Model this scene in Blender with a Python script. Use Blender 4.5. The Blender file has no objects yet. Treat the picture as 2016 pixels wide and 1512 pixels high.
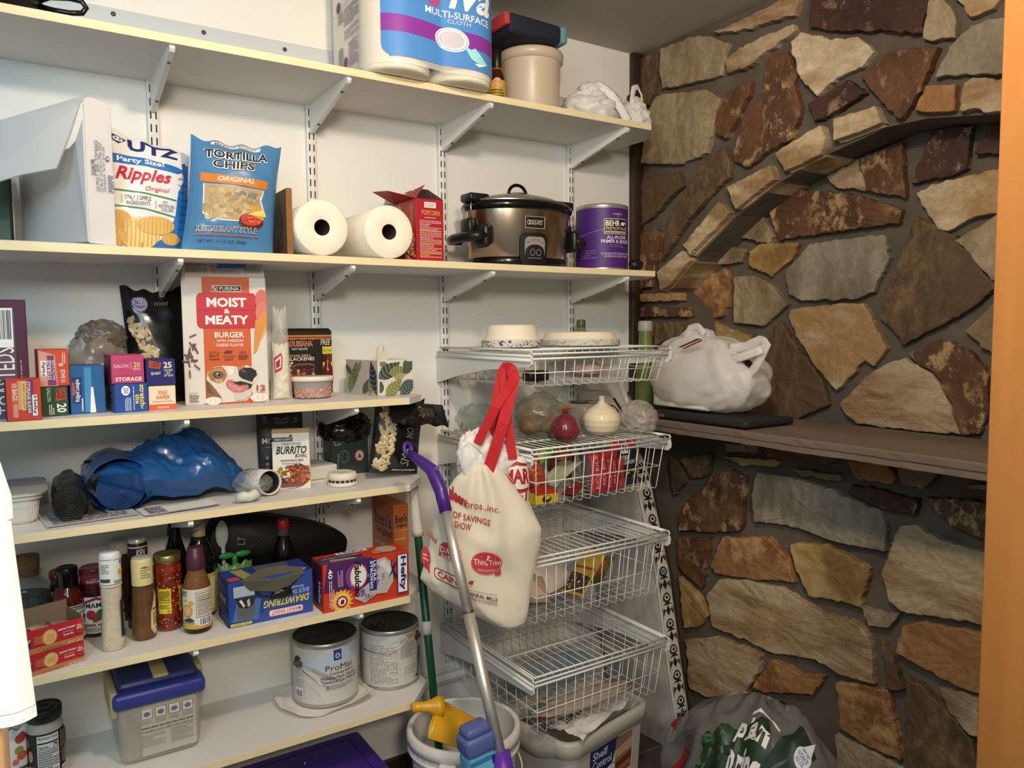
import bpy, bmesh, math, random
import numpy as np
from mathutils import Vector, Matrix, noise
sin, cos, pi, sqrt = math.sin, math.cos, math.pi, math.sqrt
S = bpy.context.scene
COL = S.collection
# ---------------------------------------------------------------- camera
YAW, PIT, ROL, FPX = .577279168, .0726018857, .00814715746, 1502.96
CAMP = np.array([0., -2.13, 1.43])
_f = np.array([sin(YAW)*cos(PIT), cos(YAW)*cos(PIT), -sin(PIT)])
_r = np.array([cos(YAW), -sin(YAW), 0.])
_d = np.cross(_f, _r)
_r2 = _r*cos(ROL)+_d*sin(ROL); _d2 = -_r*sin(ROL)+_d*cos(ROL)
cam = bpy.data.cameras.new('camera'); camo = bpy.data.objects.new('camera', cam); COL.objects.link(camo)
camo.matrix_world = Matrix(((_r2[0], -_d2[0], -_f[0], CAMP[0]), (_r2[1], -_d2[1], -_f[1], CAMP[1]),
                            (_r2[2], -_d2[2], -_f[2], CAMP[2]), (0, 0, 0, 1)))
cam.sensor_width = 36; cam.lens = 36*FPX/2016; cam.clip_start = .02
S.camera = camo
# ---------------------------------------------------------------- world, lights, exposure
S.view_settings.view_transform = 'Standard'; S.view_settings.look = 'None'
S.view_settings.gamma = 1; S.view_settings.use_curve_mapping = False
S.view_settings.exposure = 0.14
w = bpy.data.worlds.new('world'); S.world = w; w.use_nodes = True
w.node_tree.nodes['Background'].inputs[0].default_value = (.86, .98, .93, 1)
w.node_tree.nodes['Background'].inputs[1].default_value = .22
def lamp(name, kind, loc, energy, color, size=.1, target=None, sy=None):
    l = bpy.data.lights.new(name, kind); l.energy = energy; l.color = color
    if kind == 'AREA':
        l.size = size
        if sy: l.shape = 'RECTANGLE'; l.size_y = sy
    else: l.shadow_soft_size = size
    o = bpy.data.objects.new(name, l); COL.objects.link(o); o.location = loc
    if target: o.rotation_euler = (Vector(target)-Vector(loc)).to_track_quat('-Z', 'Y').to_euler()
    return o
lamp('ceiling_lamp_light', 'POINT', (.56, -1.57, 2.31), 42, (1, .79, .58), .055)
lamp('front_fill_light', 'POINT', (-.15, -3.15, 2.12), 105, (1, .84, .67), .16)  # unseen warm fill, added behind the camera to brighten fronts and lower shelves
lamp('window_daylight', 'AREA', (-.55, -2.0, 2.2), 22, (.50, .80, 1), .8, (.05, 0, 1.9), .8)
# ---------------------------------------------------------------- pixel measuring (true ray / plane intersections)
def ray(x, y): return _r2*((x-1008)/FPX)+_d2*((y-756)/FPX)+_f
def on(ax, val, x, y):
    v = ray(x, y); return CAMP+v*((val-CAMP[ax])/v[ax])
def G(x, y, z): return on(2, z, x, y)
def Fy(x, y, yy): return on(1, yy, x, y)
def Sx(x, y, xx): return on(0, xx, x, y)
# ---------------------------------------------------------------- materials
def lin(c): return c/12.92 if c <= .04045 else ((c+.055)/1.055)**2.4
def rgb(h):
    h = h.lstrip('#')
    if len(h) == 3: h = ''.join(c*2 for c in h)
    return tuple(lin(int(h[i:i+2], 16)/255) for i in (0, 2, 4))+(1,)
MC = {}
def M(hexc, rough=.5, metal=0., trans=0., bump=None, var=None, alpha=1., ior=1.45, coat=0., sss=0., trl=0., spec=.5):
    """bump=(scale,strength); var=(scale,hex2,contrast[,zstretch])"""
    k = (hexc, rough, metal, trans, bump, var, alpha, ior, coat, sss, trl, spec)
    if k in MC: return MC[k]
    m = bpy.data.materials.new('mat_'+hexc.strip('#')); m.use_nodes = True
    nt = m.node_tree; N = nt.nodes; L = nt.links
    b = N['Principled BSDF']
    b.inputs['Base Color'].default_value = rgb(hexc)
    b.inputs['Roughness'].default_value = rough; b.inputs['Metallic'].default_value = metal
    b.inputs['Transmission Weight'].default_value = trans; b.inputs['IOR'].default_value = ior
    b.inputs['Alpha'].default_value = alpha; b.inputs['Coat Weight'].default_value = coat
    b.inputs['Specular IOR Level'].default_value = spec
    tc = None
    if bump or var:
        tc = N.new('ShaderNodeTexCoord')
    if var:
        n = N.new('ShaderNodeTexNoise'); n.inputs['Scale'].default_value = var[0]; n.inputs['Detail'].default_value = 6
        if len(var) > 3:
            mp = N.new('ShaderNodeMapping'); mp.inputs['Scale'].default_value = var[3]
            L.new(tc.outputs['Object'], mp.inputs[0]); L.new(mp.outputs[0], n.inputs['Vector'])
        else: L.new(tc.outputs['Object'], n.inputs['Vector'])
        r = N.new('ShaderNodeValToRGB'); c = var[2]
        r.color_ramp.elements[0].position = .5-c; r.color_ramp.elements[1].position = .5+c
        r.color_ramp.elements[0].color = rgb(hexc); r.color_ramp.elements[1].color = rgb(var[1])
        L.new(n.outputs['Fac'], r.inputs[0]); L.new(r.outputs[0], b.inputs['Base Color'])
    if bump:
        n = N.new('ShaderNodeTexNoise'); n.inputs['Scale'].default_value = bump[0]; n.inputs['Detail'].default_value = 5
        L.new(tc.outputs['Object'], n.inputs['Vector'])
        bp = N.new('ShaderNodeBump'); bp.inputs['Strength'].default_value = bump[1]; bp.inputs['Distance'].default_value = .004
        L.new(n.outputs['Fac'], bp.inputs['Height']); L.new(bp.outputs[0], b.inputs['Normal'])
    if trl:   # thin translucent sheet
        t = N.new('ShaderNodeBsdfTransparent'); t.inputs[0].default_value = (1, 1, 1, 1)
        mx = N.new('ShaderNodeMixShader'); mx.inputs[0].default_value = trl
        L.new(b.outputs[0], mx.inputs[1]); L.new(t.outputs[0], mx.inputs[2])
        L.new(mx.outputs[0], N['Material Output'].inputs[0])
    MC[k] = m
    return m
def ink(c): return M(c, .5) if isinstance(c, str) else c
# ---------------------------------------------------------------- things and tags
def tag(o, label, cat, group=None, kind=None):
    if label: o['label'] = label
    if cat: o['category'] = cat
    if group: o['group'] = group
    if kind: o['kind'] = kind
    return o
def T(name, label, cat, loc=(0, 0, 0), rz=0., group=None):
    o = bpy.data.objects.new(name, None); COL.objects.link(o); o.empty_display_size = .05
    o.location = loc; o.rotation_euler = (0, 0, rz)
    return tag(o, label, cat, group)
# ---------------------------------------------------------------- text outlines
TX = {}
def textmesh(s, bold=0, ital=0):
    k = (s, bold, ital)
    if k in TX: return TX[k]
    c = bpy.data.curves.new('t', 'FONT'); c.body = s; c.resolution_u = 2; c.offset = .012*bold; c.shear = .3*ital
    o = bpy.data.objects.new('t', c)
    me = o.to_mesh()
    v = [(p.co.x, p.co.y) for p in me.vertices]; f = [tuple(p.vertices) for p in me.polygons]
    o.to_mesh_clear(); bpy.data.objects.remove(o); bpy.data.curves.remove(c)
    if not v: TX[k] = ([], []); return TX[k]
    x0 = min(p[0] for p in v); x1 = max(p[0] for p in v); y0 = min(p[1] for p in v); y1 = max(p[1] for p in v)
    v = [((p[0]-x0)/(x1-x0+1e-9), (p[1]-y0)/(y1-y0+1e-9)) for p in v]
    TX[k] = (v, f); return TX[k]
def tess(v, f, L):
    """2D mesh -> finer 2D mesh with edges shorter than L"""
    bm = bmesh.new(); vs = [bm.verts.new((p[0], p[1], 0)) for p in v]
    for q in f:
        try: bm.faces.new([vs[i] for i in q])
        except ValueError: pass
    bm.normal_update()
    for _ in range(7):
        bmesh.ops.triangulate(bm, faces=[x for x in bm.faces if len(x.verts) > 3])
        e = [x for x in bm.edges if x.calc_length() > L]
        if not e: break
        bmesh.ops.subdivide_edges(bm, edges=e, cuts=1)
    bmesh.ops.triangulate(bm, faces=[x for x in bm.faces if len(x.verts) > 3])
    bm.verts.index_update()
    r = ([(x.co.x, x.co.y) for x in bm.verts], [tuple(y.index for y in x.verts) for x in bm.faces]); bm.free()
    return r
# ---------------------------------------------------------------- mesh builder
class MB:
    def __init__(s): s.v = []; s.f = []; s.mi = []; s.sm = []; s.mats = []
    def m(s, mat):
        mat = ink(mat)
        if mat not in s.mats: s.mats.append(mat)
        return s.mats.index(mat)
    def add(s, v, f, mat, smooth=False, tf=None):
        o = len(s.v); i = s.m(mat)
        s.v += [tf(*p) for p in v] if tf else [tuple(p) for p in v]
        for q in f: s.f.append(tuple(a+o for a in q)); s.mi.append(i); s.sm.append(smooth)
        return s
    def box(s, x0, y0, z0, x1, y1, z1, mat, tf=None):
        v = [(x0, y0, z0), (x1, y0, z0), (x1, y1, z0), (x0, y1, z0), (x0, y0, z1), (x1, y0, z1), (x1, y1, z1), (x0, y1, z1)]
        return s.add(v, [(0, 3, 2, 1), (4, 5, 6, 7), (0, 1, 5, 4), (1, 2, 6, 5), (2, 3, 7, 6), (3, 0, 4, 7)], mat, tf=tf)
    def rbox(s, x0, y0, z0, x1, y1, z1, mat, r=.003, seg=2, tf=None, smooth=True):
        bm = bmesh.new(); bmesh.ops.create_cube(bm, size=1)
        for q in bm.verts: q.co = ((x0+x1)/2+q.co.x*(x1-x0), (y0+y1)/2+q.co.y*(y1-y0), (z0+z1)/2+q.co.z*(z1-z0))
        bmesh.ops.bevel(bm, geom=bm.edges[:], offset=r, segments=seg, affect='EDGES', profile=.5)
        bm.verts.index_update()
        s.add([tuple(q.co) for q in bm.verts], [tuple(q.index for q in f.verts) for f in bm.faces], mat, smooth, tf); bm.free(); return s
    def lathe(s, prof, mat, n=32, c=(0, 0, 0), sx=1., sy=1., smooth=True, tf=None, cap0=False, cap1=False):
        v = []; f = []
        for r, z in prof:
            for i in range(n): a = 2*pi*i/n; v.append((c[0]+r*cos(a)*sx, c[1]+r*sin(a)*sy, c[2]+z))
        for j in range(len(prof)-1):
            for i in range(n): k = (i+1) % n; f.append((j*n+i, j*n+k, (j+1)*n+k, (j+1)*n+i))
        if cap0: f.append(tuple(range(n-1, -1, -1)))
        if cap1: f.append(tuple((len(prof)-1)*n+i for i in range(n)))
        return s.add(v, f, mat, smooth, tf)
    def tube(s, pts, r, mat, n=6, closed=False, tf=None, caps=True, smooth=True, flat=None):
        """flat=(w,h) sweeps a ribbon-like ellipse"""
        P = [Vector(p) for p in pts]; N = len(P); v = []; f = []; up = None
        for i, p in enumerate(P):
            if closed: t = P[(i+1) % N]-P[i-1]
            else: t = P[min(i+1, N-1)]-P[max(i-1, 0)]
            t.normalize()
            if up is None: up = Vector((0, 0, 1)) if abs(t.z) < .9 else Vector((1, 0, 0))
            a = t.cross(up)
            if a.length < 1e-6: a = t.orthogonal()
            a.normalize(); b = a.cross(t); b.normalize(); up = b
            rr = r[i] if isinstance(r, (list, tuple)) else r
            ra, rb = (flat if flat else (rr, rr))
            for k in range(n):
                an = 2*pi*k/n; v.append(tuple(p+a*(ra*cos(an))+b*(rb*sin(an))))
        for j in range(N if closed else N-1):
            for k in range(n): q = (k+1) % n; jj = (j+1) % N; f.append((j*n+k, j*n+q, jj*n+q, jj*n+k))
        if caps and not closed: f.append(tuple(range(n-1, -1, -1))); f.append(tuple((N-1)*n+k for k in range(n)))
        return s.add(v, f, mat, smooth, tf)
    def grid(s, fn, nu, nv, mat, wrap=False, smooth=True, flip=False):
        v = [fn(i/nu, j/nv) for j in range(nv+1) for i in range(nu+(0 if wrap else 1))]
        W = nu if wrap else nu+1; f = []
        for j in range(nv):
            for i in range(nu):
                k = (i+1) % W if wrap else i+1
                q = (j*W+i, j*W+k, (j+1)*W+k, (j+1)*W+i); f.append(q[::-1] if flip else q)
        return s.add(v, f, mat, smooth)
    def prism(s, poly, h0, h1, mat, tf=None, smooth=False):
        n = len(poly); v = [(p[0], p[1], h0) for p in poly]+[(p[0], p[1], h1) for p in poly]
        f = [tuple(range(n-1, -1, -1)), tuple(range(n, 2*n))]+[(i, (i+1) % n, n+(i+1) % n, n+i) for i in range(n)]
        return s.add(v, f, mat, smooth, tf)
    def sphere(s, c, r, mat, nu=16, nv=10, tf=None, nz=0., nf=8., seed=0):
        def fn(u, v):
            a = 2*pi*u; b = pi*v-pi/2; d = Vector((cos(a)*cos(b), sin(a)*cos(b), sin(b)))
            k = 1+nz*noise.noise(d*nf+Vector((seed, seed*2, 0))) if nz else 1
            rx, ry, rz_ = r if isinstance(r, (tuple, list)) else (r, r, r)
            p = (c[0]+d.x*rx*k, c[1]+d.y*ry*k, c[2]+d.z*rz_*k)
            return tf(*p) if tf else p
        return s.grid(fn, nu, nv, mat, wrap=True)
    def deco(s, fn, ops, L=None, off=.0005, step=.00018):
        """print graphics onto a surface; fn(u,v,offset)->xyz, u,v in 0..1"""
        h = off
        for op in ops:
            k = op[0]
            if k == 'R': u0, v0, u1, v1, c = op[1:6]; poly = [(u0, v0), (u1, v0), (u1, v1), (u0, v1)]
            elif k == 'E':
                cu, cv, ru, rv, c = op[1:6]; n = 28; poly = [(cu+ru*cos(2*pi*i/n), cv+rv*sin(2*pi*i/n)) for i in range(n)]
            elif k == 'O':   # rounded rectangle
                u0, v0, u1, v1, ru, rv, c = op[1:8]; poly = []
                for (cx, cy, a0) in ((u1-ru, v0+rv, -pi/2), (u1-ru, v1-rv, 0), (u0+ru, v1-rv, pi/2), (u0+ru, v0+rv, pi)):
                    poly += [(cx+ru*cos(a0+i*pi/10), cy+rv*sin(a0+i*pi/10)) for i in range(6)]
            elif k == 'P': poly, c = op[1], op[2]
            elif k == 'T':   # text, box, colour, rot(quarter turns), bold, italic
                t, u0, v0, u1, v1, c = op[1:7]; rot = op[7] if len(op) > 7 else 0
                bold = op[8] if len(op) > 8 else 0; ital = op[9] if len(op) > 9 else 0
                tv, tfc = textmesh(t, bold, ital); pv = []
                for a, b in tv:
                    if rot == 1: a, b = 1-b, a
                    elif rot == 2: a, b = 1-a, 1-b
                    elif rot == 3: a, b = b, 1-a
                    pv.append((u0+a*(u1-u0), v0+b*(v1-v0)))
                if L: pv, tfc = tess(pv, tfc, L*2)
                s.add([fn(a, b, h) for a, b in pv], tfc, c); h += step; continue
            elif k == 'F':   # rows of fine print
                u0, v0, u1, v1, n, c = op[1:7]; seed = op[7] if len(op) > 7 else 1; rot = op[8] if len(op) > 8 else 0
                rnd = random.Random(seed)
                for i in range(n):
                    t0 = (i+.2)/n; t1 = (i+.72)/n; p = 0.
                    e = 1. if rnd.random() < .75 else rnd.uniform(.4, .9)
                    while p < e:
                        q = min(e, p+rnd.uniform(.06, .17))
                        if rot: b = [(u0+t0*(u1-u0), v0+p*(v1-v0)), (u0+t1*(u1-u0), v0+p*(v1-v0)), (u0+t1*(u1-u0), v0+q*(v1-v0)), (u0+t0*(u1-u0), v0+q*(v1-v0))]
                        else: b = [(u0+p*(u1-u0), v1-t1*(v1-v0)), (u0+q*(u1-u0), v1-t1*(v1-v0)), (u0+q*(u1-u0), v1-t0*(v1-v0)), (u0+p*(u1-u0), v1-t0*(v1-v0))]
                        s.add([fn(x, y, h) for x, y in b], [(0, 1, 2, 3)], c); p = q+.02
                h += step; continue
            elif k == 'B':   # barcode
                u0, v0, u1, v1 = op[1:5]; rot = op[5] if len(op) > 5 else 0; rnd = random.Random(3)
                s.deco(fn, [('R', u0, v0, u1, v1, 'f4f2ee')], L, h, step); h += step; p = .06
                while p < .92:
                    q = p+rnd.choice((.015, .025, .04))
                    b = (u0+p*(u1-u0), v0+.1*(v1-v0), u0+q*(u1-u0), v1-.06*(v1-v0)) if not rot else (u0+.08*(u1-u0), v0+p*(v1-v0), u1-.1*(u1-u0), v0+q*(v1-v0))
                    x0, y0, x1, y1 = b
                    s.add([fn(x0, y0, h), fn(x1, y0, h), fn(x1, y1, h), fn(x0, y1, h)], [(0, 1, 2, 3)], '1a1a1c'); p = q+rnd.choice((.015, .025, .035))
                h += step; continue
            elif k == 'S':   # scattered blobs: region, n, size, colours
                u0, v0, u1, v1, n, ru, rv, cs = op[1:9]; rnd = random.Random(op[9] if len(op) > 9 else 5)
                for i in range(n):
                    a = rnd.uniform(u0, u1); b = rnd.uniform(v0, v1); g = rnd.uniform(.5, 1); th = rnd.uniform(0, pi)
                    pl = []
                    for q in range(8):
                        e = 2*pi*q/8; x = ru*g*cos(e); y = rv*g*.6*sin(e)
                        pl.append((a+x*cos(th)-y*sin(th)*ru/rv, b+x*sin(th)*rv/ru+y*cos(th)))
                    s.add([fn(min(max(x, 0), 1), min(max(y, 0), 1), h+i*2e-6) for x, y in pl], [tuple(range(8))], rnd.choice(cs))
                h += step; continue
            if L: pv, pf = tess(poly, [tuple(range(len(poly)))], L)
            else: pv, pf = poly, [tuple(range(len(poly)))]
            s.add([fn(a, b, h) for a, b in pv], pf, c, bool(L)); h += step
        return s
    def build(s, name, parent=None, loc=None, rz=None, label=None):
        me = bpy.data.meshes.new(name); me.from_pydata(s.v, [], s.f)
        for m in s.mats: me.materials.append(m)
        me.polygons.foreach_set('material_index', s.mi); me.polygons.foreach_set('use_smooth', s.sm); me.update()
        o = bpy.data.objects.new(name, me); COL.objects.link(o)
        if parent: o.parent = parent
        if loc is not None: o.location = loc
        if rz is not None: o.rotation_euler = (0, 0, rz)
        if label: o['label'] = label
        return o
def copytree(o, parent=None, **kw):
    c = o.copy(); COL.objects.link(c)
    if parent: c.parent = parent
    for ch in list(o.children): copytree(ch, c)
    for k, v in kw.items():
        if k == 'loc': c.location = v
        elif k == 'rz': c.rotation_euler = (0, 0, v)
        else: c[k] = v
    return c
def nz(x, y, z=0., s=1.): return noise.noise(Vector((x*s, y*s, z*s)))
def arc(cx, cy, r, a0, a1, n): return [(cx+r*cos(a0+(a1-a0)*i/n), cy+r*sin(a0+(a1-a0)*i/n)) for i in range(n+1)]
# ---------------------------------------------------------------- carton helper (origin: front left bottom corner)
def carton(name, label, cat, x, y, z, w, d, h, rz=0., body='e8e4dc', front=(), left=(), top=(), right=(), group=None, r=.0012, bmat=None, off=.0005):
    b = MB(); b.rbox(0, 0, 0, w, d, h, bmat or M(body, .45), r, 1, smooth=False)
    c_ = lambda q: min(max(q, 0), 1)
    if front: b.deco(lambda u, v, o: (c_(u)*w, -o, c_(v)*h), front, off=off)
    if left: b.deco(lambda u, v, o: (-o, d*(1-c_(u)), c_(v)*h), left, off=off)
    if top: b.deco(lambda u, v, o: (c_(u)*w, c_(v)*d, h+o), top, off=off)
    if right: b.deco(lambda u, v, o: (w+o, d*c_(u), c_(v)*h), right, off=off)
    o = b.build(name, loc=(x, y, z), rz=rz)
    return tag(o, label, cat, group)
def fit(pl, pr, pt, y, z):
    """pixel columns / top row measured at depth y -> x, width, height above z"""
    a = Fy(pl[0], pl[1], y); b = Fy(pr[0], pr[1], y); t = Fy(pt[0], pt[1], y)
    return a[0], b[0]-a[0], t[2]-z
def cyl(r, th, ph0, ph1, z0, z1, sx=1., sy=1.):
    """label map on a cylinder; th faces the viewer (0 = -y), spans ph0..ph1 radians around it"""
    def fn(u, v, o):
        a = th+ph0+(ph1-ph0)*u
        return ((r+o)*sin(a)*sx, -(r+o)*cos(a)*sy, z0+(z1-z0)*v)
    return fn
def sticker(b, fn, mat, nu=24, nv=2, off=.0003):
    b.grid(lambda u, v: fn(u, v, off), nu, nv, mat); return b
# ================================================================ THE SETTING
from mathutils.geometry import tessellate_polygon
CEIL = 2.412
def struct(o): o['kind'] = 'structure'; return o
m_wall = M('e6e6e0', .55, bump=(60, .05))
MB().box(-1.4, 0, 0, 1.96, .1, CEIL, m_wall).build('wall_back')
struct(bpy.data.objects['wall_back'])
struct(MB().box(-1.4, -1.75, CEIL, 2.3, .1, CEIL+.1, M('b6b0a6', .7, bump=(14, .12))).build('ceiling'))
# floor: dark slate tiles
def tilemat():
    m = bpy.data.materials.new('slate_tile'); m.use_nodes = True; N = m.node_tree.nodes; L = m.node_tree.links; b = N['Principled BSDF']
    tc = N.new('ShaderNodeTexCoord'); mp = N.new('ShaderNodeMapping'); mp.inputs['Location'].default_value = (.13, .06, 0)
    mp.inputs['Rotation'].default_value = (0, 0, 0)
    br = N.new('ShaderNodeTexBrick'); br.offset = .5; br.inputs['Scale'].default_value = 1; br.inputs['Mortar Size'].default_value = .003
    br.inputs['Brick Width'].default_value = .46; br.inputs['Row Height'].default_value = .23
    br.inputs['Color1'].default_value = rgb('4a423f'); br.inputs['Color2'].default_value = rgb('423b39'); br.inputs['Mortar'].default_value = rgb('6e645d')
    L.new(tc.outputs['Object'], mp.inputs[0]); L.new(mp.outputs[0], br.inputs[0]); L.new(br.outputs[0], b.inputs['Base Color'])
    b.inputs['Roughness'].default_value = .45
    return m
struct(MB().box(-1.4, -2.6, -.1, 2.3, .1, 0, tilemat()).build('floor'))
struct(MB().box(-1.4, -.014, 0, 1.9, 0, .098, M('3a2a22', .5)).build('baseboard_back'))
b = MB(); m_tr = M('dcdcd8', .5)
b.prism([(0, .29), (-.022, .296), (-.026, .31), (-.014, .322), (-.018, .335), (0, .345)], .60, 1.9, m_tr, tf=lambda p, q, h: (h, p, q))
struct(b.build('trim_1'))
struct(MB().rbox(1.903, -.022, 0, 1.955, .01, CEIL, M('33241b', .55, bump=(40, .3)), .004, 1).build('trim_2'))
# wooden door jambs either side of the opening the photograph is taken through
def woodmat(a, c, sc=(9, 9, .5), rough=.42):
    return M(a, rough, var=(2.2, c, .28, sc), bump=(30, .06))
b = MB(); m_or = woodmat('98622c', 'ae783e')
b.rbox(1.25, -1.72, 0, 1.31, -1.552, CEIL, m_or, .003, 2)
b.rbox(1.237, -1.80, 0, 1.34, -1.70, CEIL, m_or, .004, 2)
struct(b.build('trim_3'))
struct(MB().box(1.335, -1.79, 0, 2.3, -1.64, CEIL, m_wall).build('wall_front'))
xl = Fy(20, 1500, -1.34)[0]
struct(MB().rbox(xl-.12, -1.46, 0, xl, -1.33, CEIL, woodmat('d9ab7c', 'e2bb92'), .004, 2).build('trim_4'))  # left jamb in paler wood: the light on it is put into the colour

# ---------------------------------------------------------------- stone wall with the relieving arch
XO = 1.965            # mortar of the main face
XI = XO+.14          # mortar of the recessed panel inside the arch
def pA(u, v): return 1220+u/2.52, v/2.52
def pB(u, v): return 1220+u/2.533, 560+v/2.533
def pC(u, v): return 1220+u/2.533, 960+v/2.533
def stonemat(name, c0, c1, c2, sc, lo, hi, stretch=(1, 1, 1), rot=0., bs=.5):
    m = bpy.data.materials.new('stone_'+name); m.use_nodes = True; N = m.node_tree.nodes; L = m.node_tree.links; b = N['Principled BSDF']
    tc = N.new('ShaderNodeTexCoord'); mp = N.new('ShaderNodeMapping'); mp.inputs['Scale'].default_value = stretch; mp.inputs['Rotation'].default_value = (rot, 0, 0)
    L.new(tc.outputs['Object'], mp.inputs[0])
    n1 = N.new('ShaderNodeTexNoise'); n1.inputs['Scale'].default_value = sc; n1.inputs['Detail'].default_value = 9; n1.inputs['Roughness'].default_value = .68
    n2 = N.new('ShaderNodeTexNoise'); n2.inputs['Scale'].default_value = sc*.35; n2.inputs['Detail'].default_value = 4
    n3 = N.new('ShaderNodeTexNoise'); n3.inputs['Scale'].default_value = 60; n3.inputs['Detail'].default_value = 9; n3.inputs['Roughness'].default_value = .7
    for n in (n1, n2): L.new(mp.outputs[0], n.inputs['Vector'])
    L.new(tc.outputs['Object'], n3.inputs['Vector'])
    r1 = N.new('ShaderNodeValToRGB'); r1.color_ramp.elements[0].position = lo; r1.color_ramp.elements[1].position = hi
    r1.color_ramp.elements[0].color = rgb(c0); r1.color_ramp.elements[1].color = rgb(c1)
    mx = N.new('ShaderNodeMix'); mx.data_type = 'RGBA'
    r2 = N.new('ShaderNodeValToRGB'); r2.color_ramp.elements[0].position = .46; r2.color_ramp.elements[1].position = .6
    L.new(n1.outputs['Fac'], r1.inputs[0]); L.new(n2.outputs['Fac'], r2.inputs[0])
    L.new(r2.outputs[0], mx.inputs[0]); L.new(r1.outputs[0], mx.inputs[6]); mx.inputs[7].default_value = rgb(c2)
    m3 = N.new('ShaderNodeMix'); m3.data_type = 'RGBA'; m3.blend_type = 'MULTIPLY'; m3.inputs[0].default_value = .6
    L.new(mx.outputs[2], m3.inputs[6]); L.new(n3.outputs['Fac'], m3.inputs[7])
    hs = N.new('ShaderNodeHueSaturation'); hs.inputs['Value'].default_value = 1.32; hs.inputs['Saturation'].default_value = .95
    L.new(m3.outputs[2], hs.inputs['Color']); L.new(hs.outputs[0], b.inputs['Base Color']); b.inputs['Roughness'].default_value = .72
    bp = N.new('ShaderNodeBump'); bp.inputs['Strength'].default_value = bs; bp.inputs['Distance'].default_value = .012
    ad = N.new('ShaderNodeMath'); ad.operation = 'MULTIPLY_ADD'; ad.inputs[1].default_value = .4
    L.new(n3.outputs['Fac'], ad.inputs[0]); L.new(n1.outputs['Fac'], ad.inputs[2])
    L.new(ad.outputs[0], bp.inputs['Height']); L.new(bp.outputs[0], b.inputs['Normal'])
    return m
ST = {'T': stonemat('tan', '8f7a5a', 'b09a76', '7d6648', 8, .38, .62, (1, 2, 1), .6),
      'P': stonemat('pale', 'c4ac86', 'd8c6a6', 'a8824f', 9, .4, .62, (1, 1, 2), -.5),
      'R': stonemat('rust', '573519', 'b08c5c', '6a4220', 20, .50, .60, (1, 1.3, 1), .4),
      'M': stonemat('maroon', '42241a', '9a7a60', '4c2c20', 22, .54, .64),
      'O': stonemat('ochre', '845024', 'b88e56', '9a6a34', 14, .46, .60),
      'G': stonemat('grey', '8c7e68', 'a0927a', '7c6e58', 8, .4, .6, (1, 3, 1), .9),
      'B': stonemat('brown', '4e3c26', '80623a', '5c4226', 11, .42, .62, (1, 2, 1), -.6),
      'Y': stonemat('yellow', 'bc9c5c', 'a8854a', '8a642e', 15, .42, .58),
      'S': stonemat('streak', 'ac8e66', '8f6a42', 'b8a07c', 7, .4, .6, (1, 1.2, 5), .7),
      'V': stonemat('voussoir', 'b89c70', 'd0ba92', '94744a', 12, .4, .6, (1, 1, 3), .7)}
m_mort = M('64594c', .9, bump=(45, .5), var=(9, '52483e', .2))
def wpoly(pts, fn, x): return [tuple(Sx(*fn(u, v), x)[1:]) for u, v in pts]
def dens(P, L, jit, seed):
    out = []; n = len(P)
    for i in range(n):
        a = P[i]; c = P[(i+1) % n]; d = math.dist(a, c); k = max(1, int(d/L))
        for j in range(k):
            t = j/k; y = a[0]+(c[0]-a[0])*t; z = a[1]+(c[1]-a[1])*t
            out.append((y+jit*nz(y, z, seed, 38)+jit*.6*nz(z, y, seed+9, 110), z+jit*nz(y, z, seed+4, 38)+jit*.6*nz(z, y, seed+6, 110)))
    return out
def stone(mb, P, mat, x, pro, seed, jit=.006, tilt=None):
    P = dens(P, .009, jit, seed); n = len(P)
    cy = sum(p[0] for p in P)/n; cz = sum(p[1] for p in P)/n
    R = []
    for (k, h) in ((1.0, -.012), (1.012, pro*.5), (1.004, pro*.92), (.97, pro), (.75, pro), (.5, pro), (.25, pro)):
        ring = []
        for (y, z) in P:
            dd = math.dist((y, z), (cy, cz))+1e-6; q = 1-(1-k)*min(1, .12/dd) if k > .9 else k
            yy = cy+(y-cy)*q; zz = cz+(z-cz)*q
            hh = h+((.007*nz(yy, zz, seed, 9)+.0035*nz(yy, zz, seed, 40)) if h > pro*.5 else 0)
            ring.append((x-hh, yy, zz))
        R.append(ring)
    v = [p for r in R for p in r]+[(x-pro-.007*nz(cy, cz, seed, 9), cy, cz)]; f = []
    for j in range(len(R)-1):
        for i in range(n): k = (i+1) % n; f.append((j*n+i, j*n+k, (j+1)*n+k, (j+1)*n+i))
    c = len(v)-1; j = (len(R)-1)*n
    for i in range(n): f.append((j+i, j+(i+1) % n, c))
    a = sum(P[i][0]*P[(i+1) % n][1]-P[(i+1) % n][0]*P[i][1] for i in range(n))
    if a > 0: f = [q[::-1] for q in f]
    mb.add(v, f, ST[mat], False)
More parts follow.
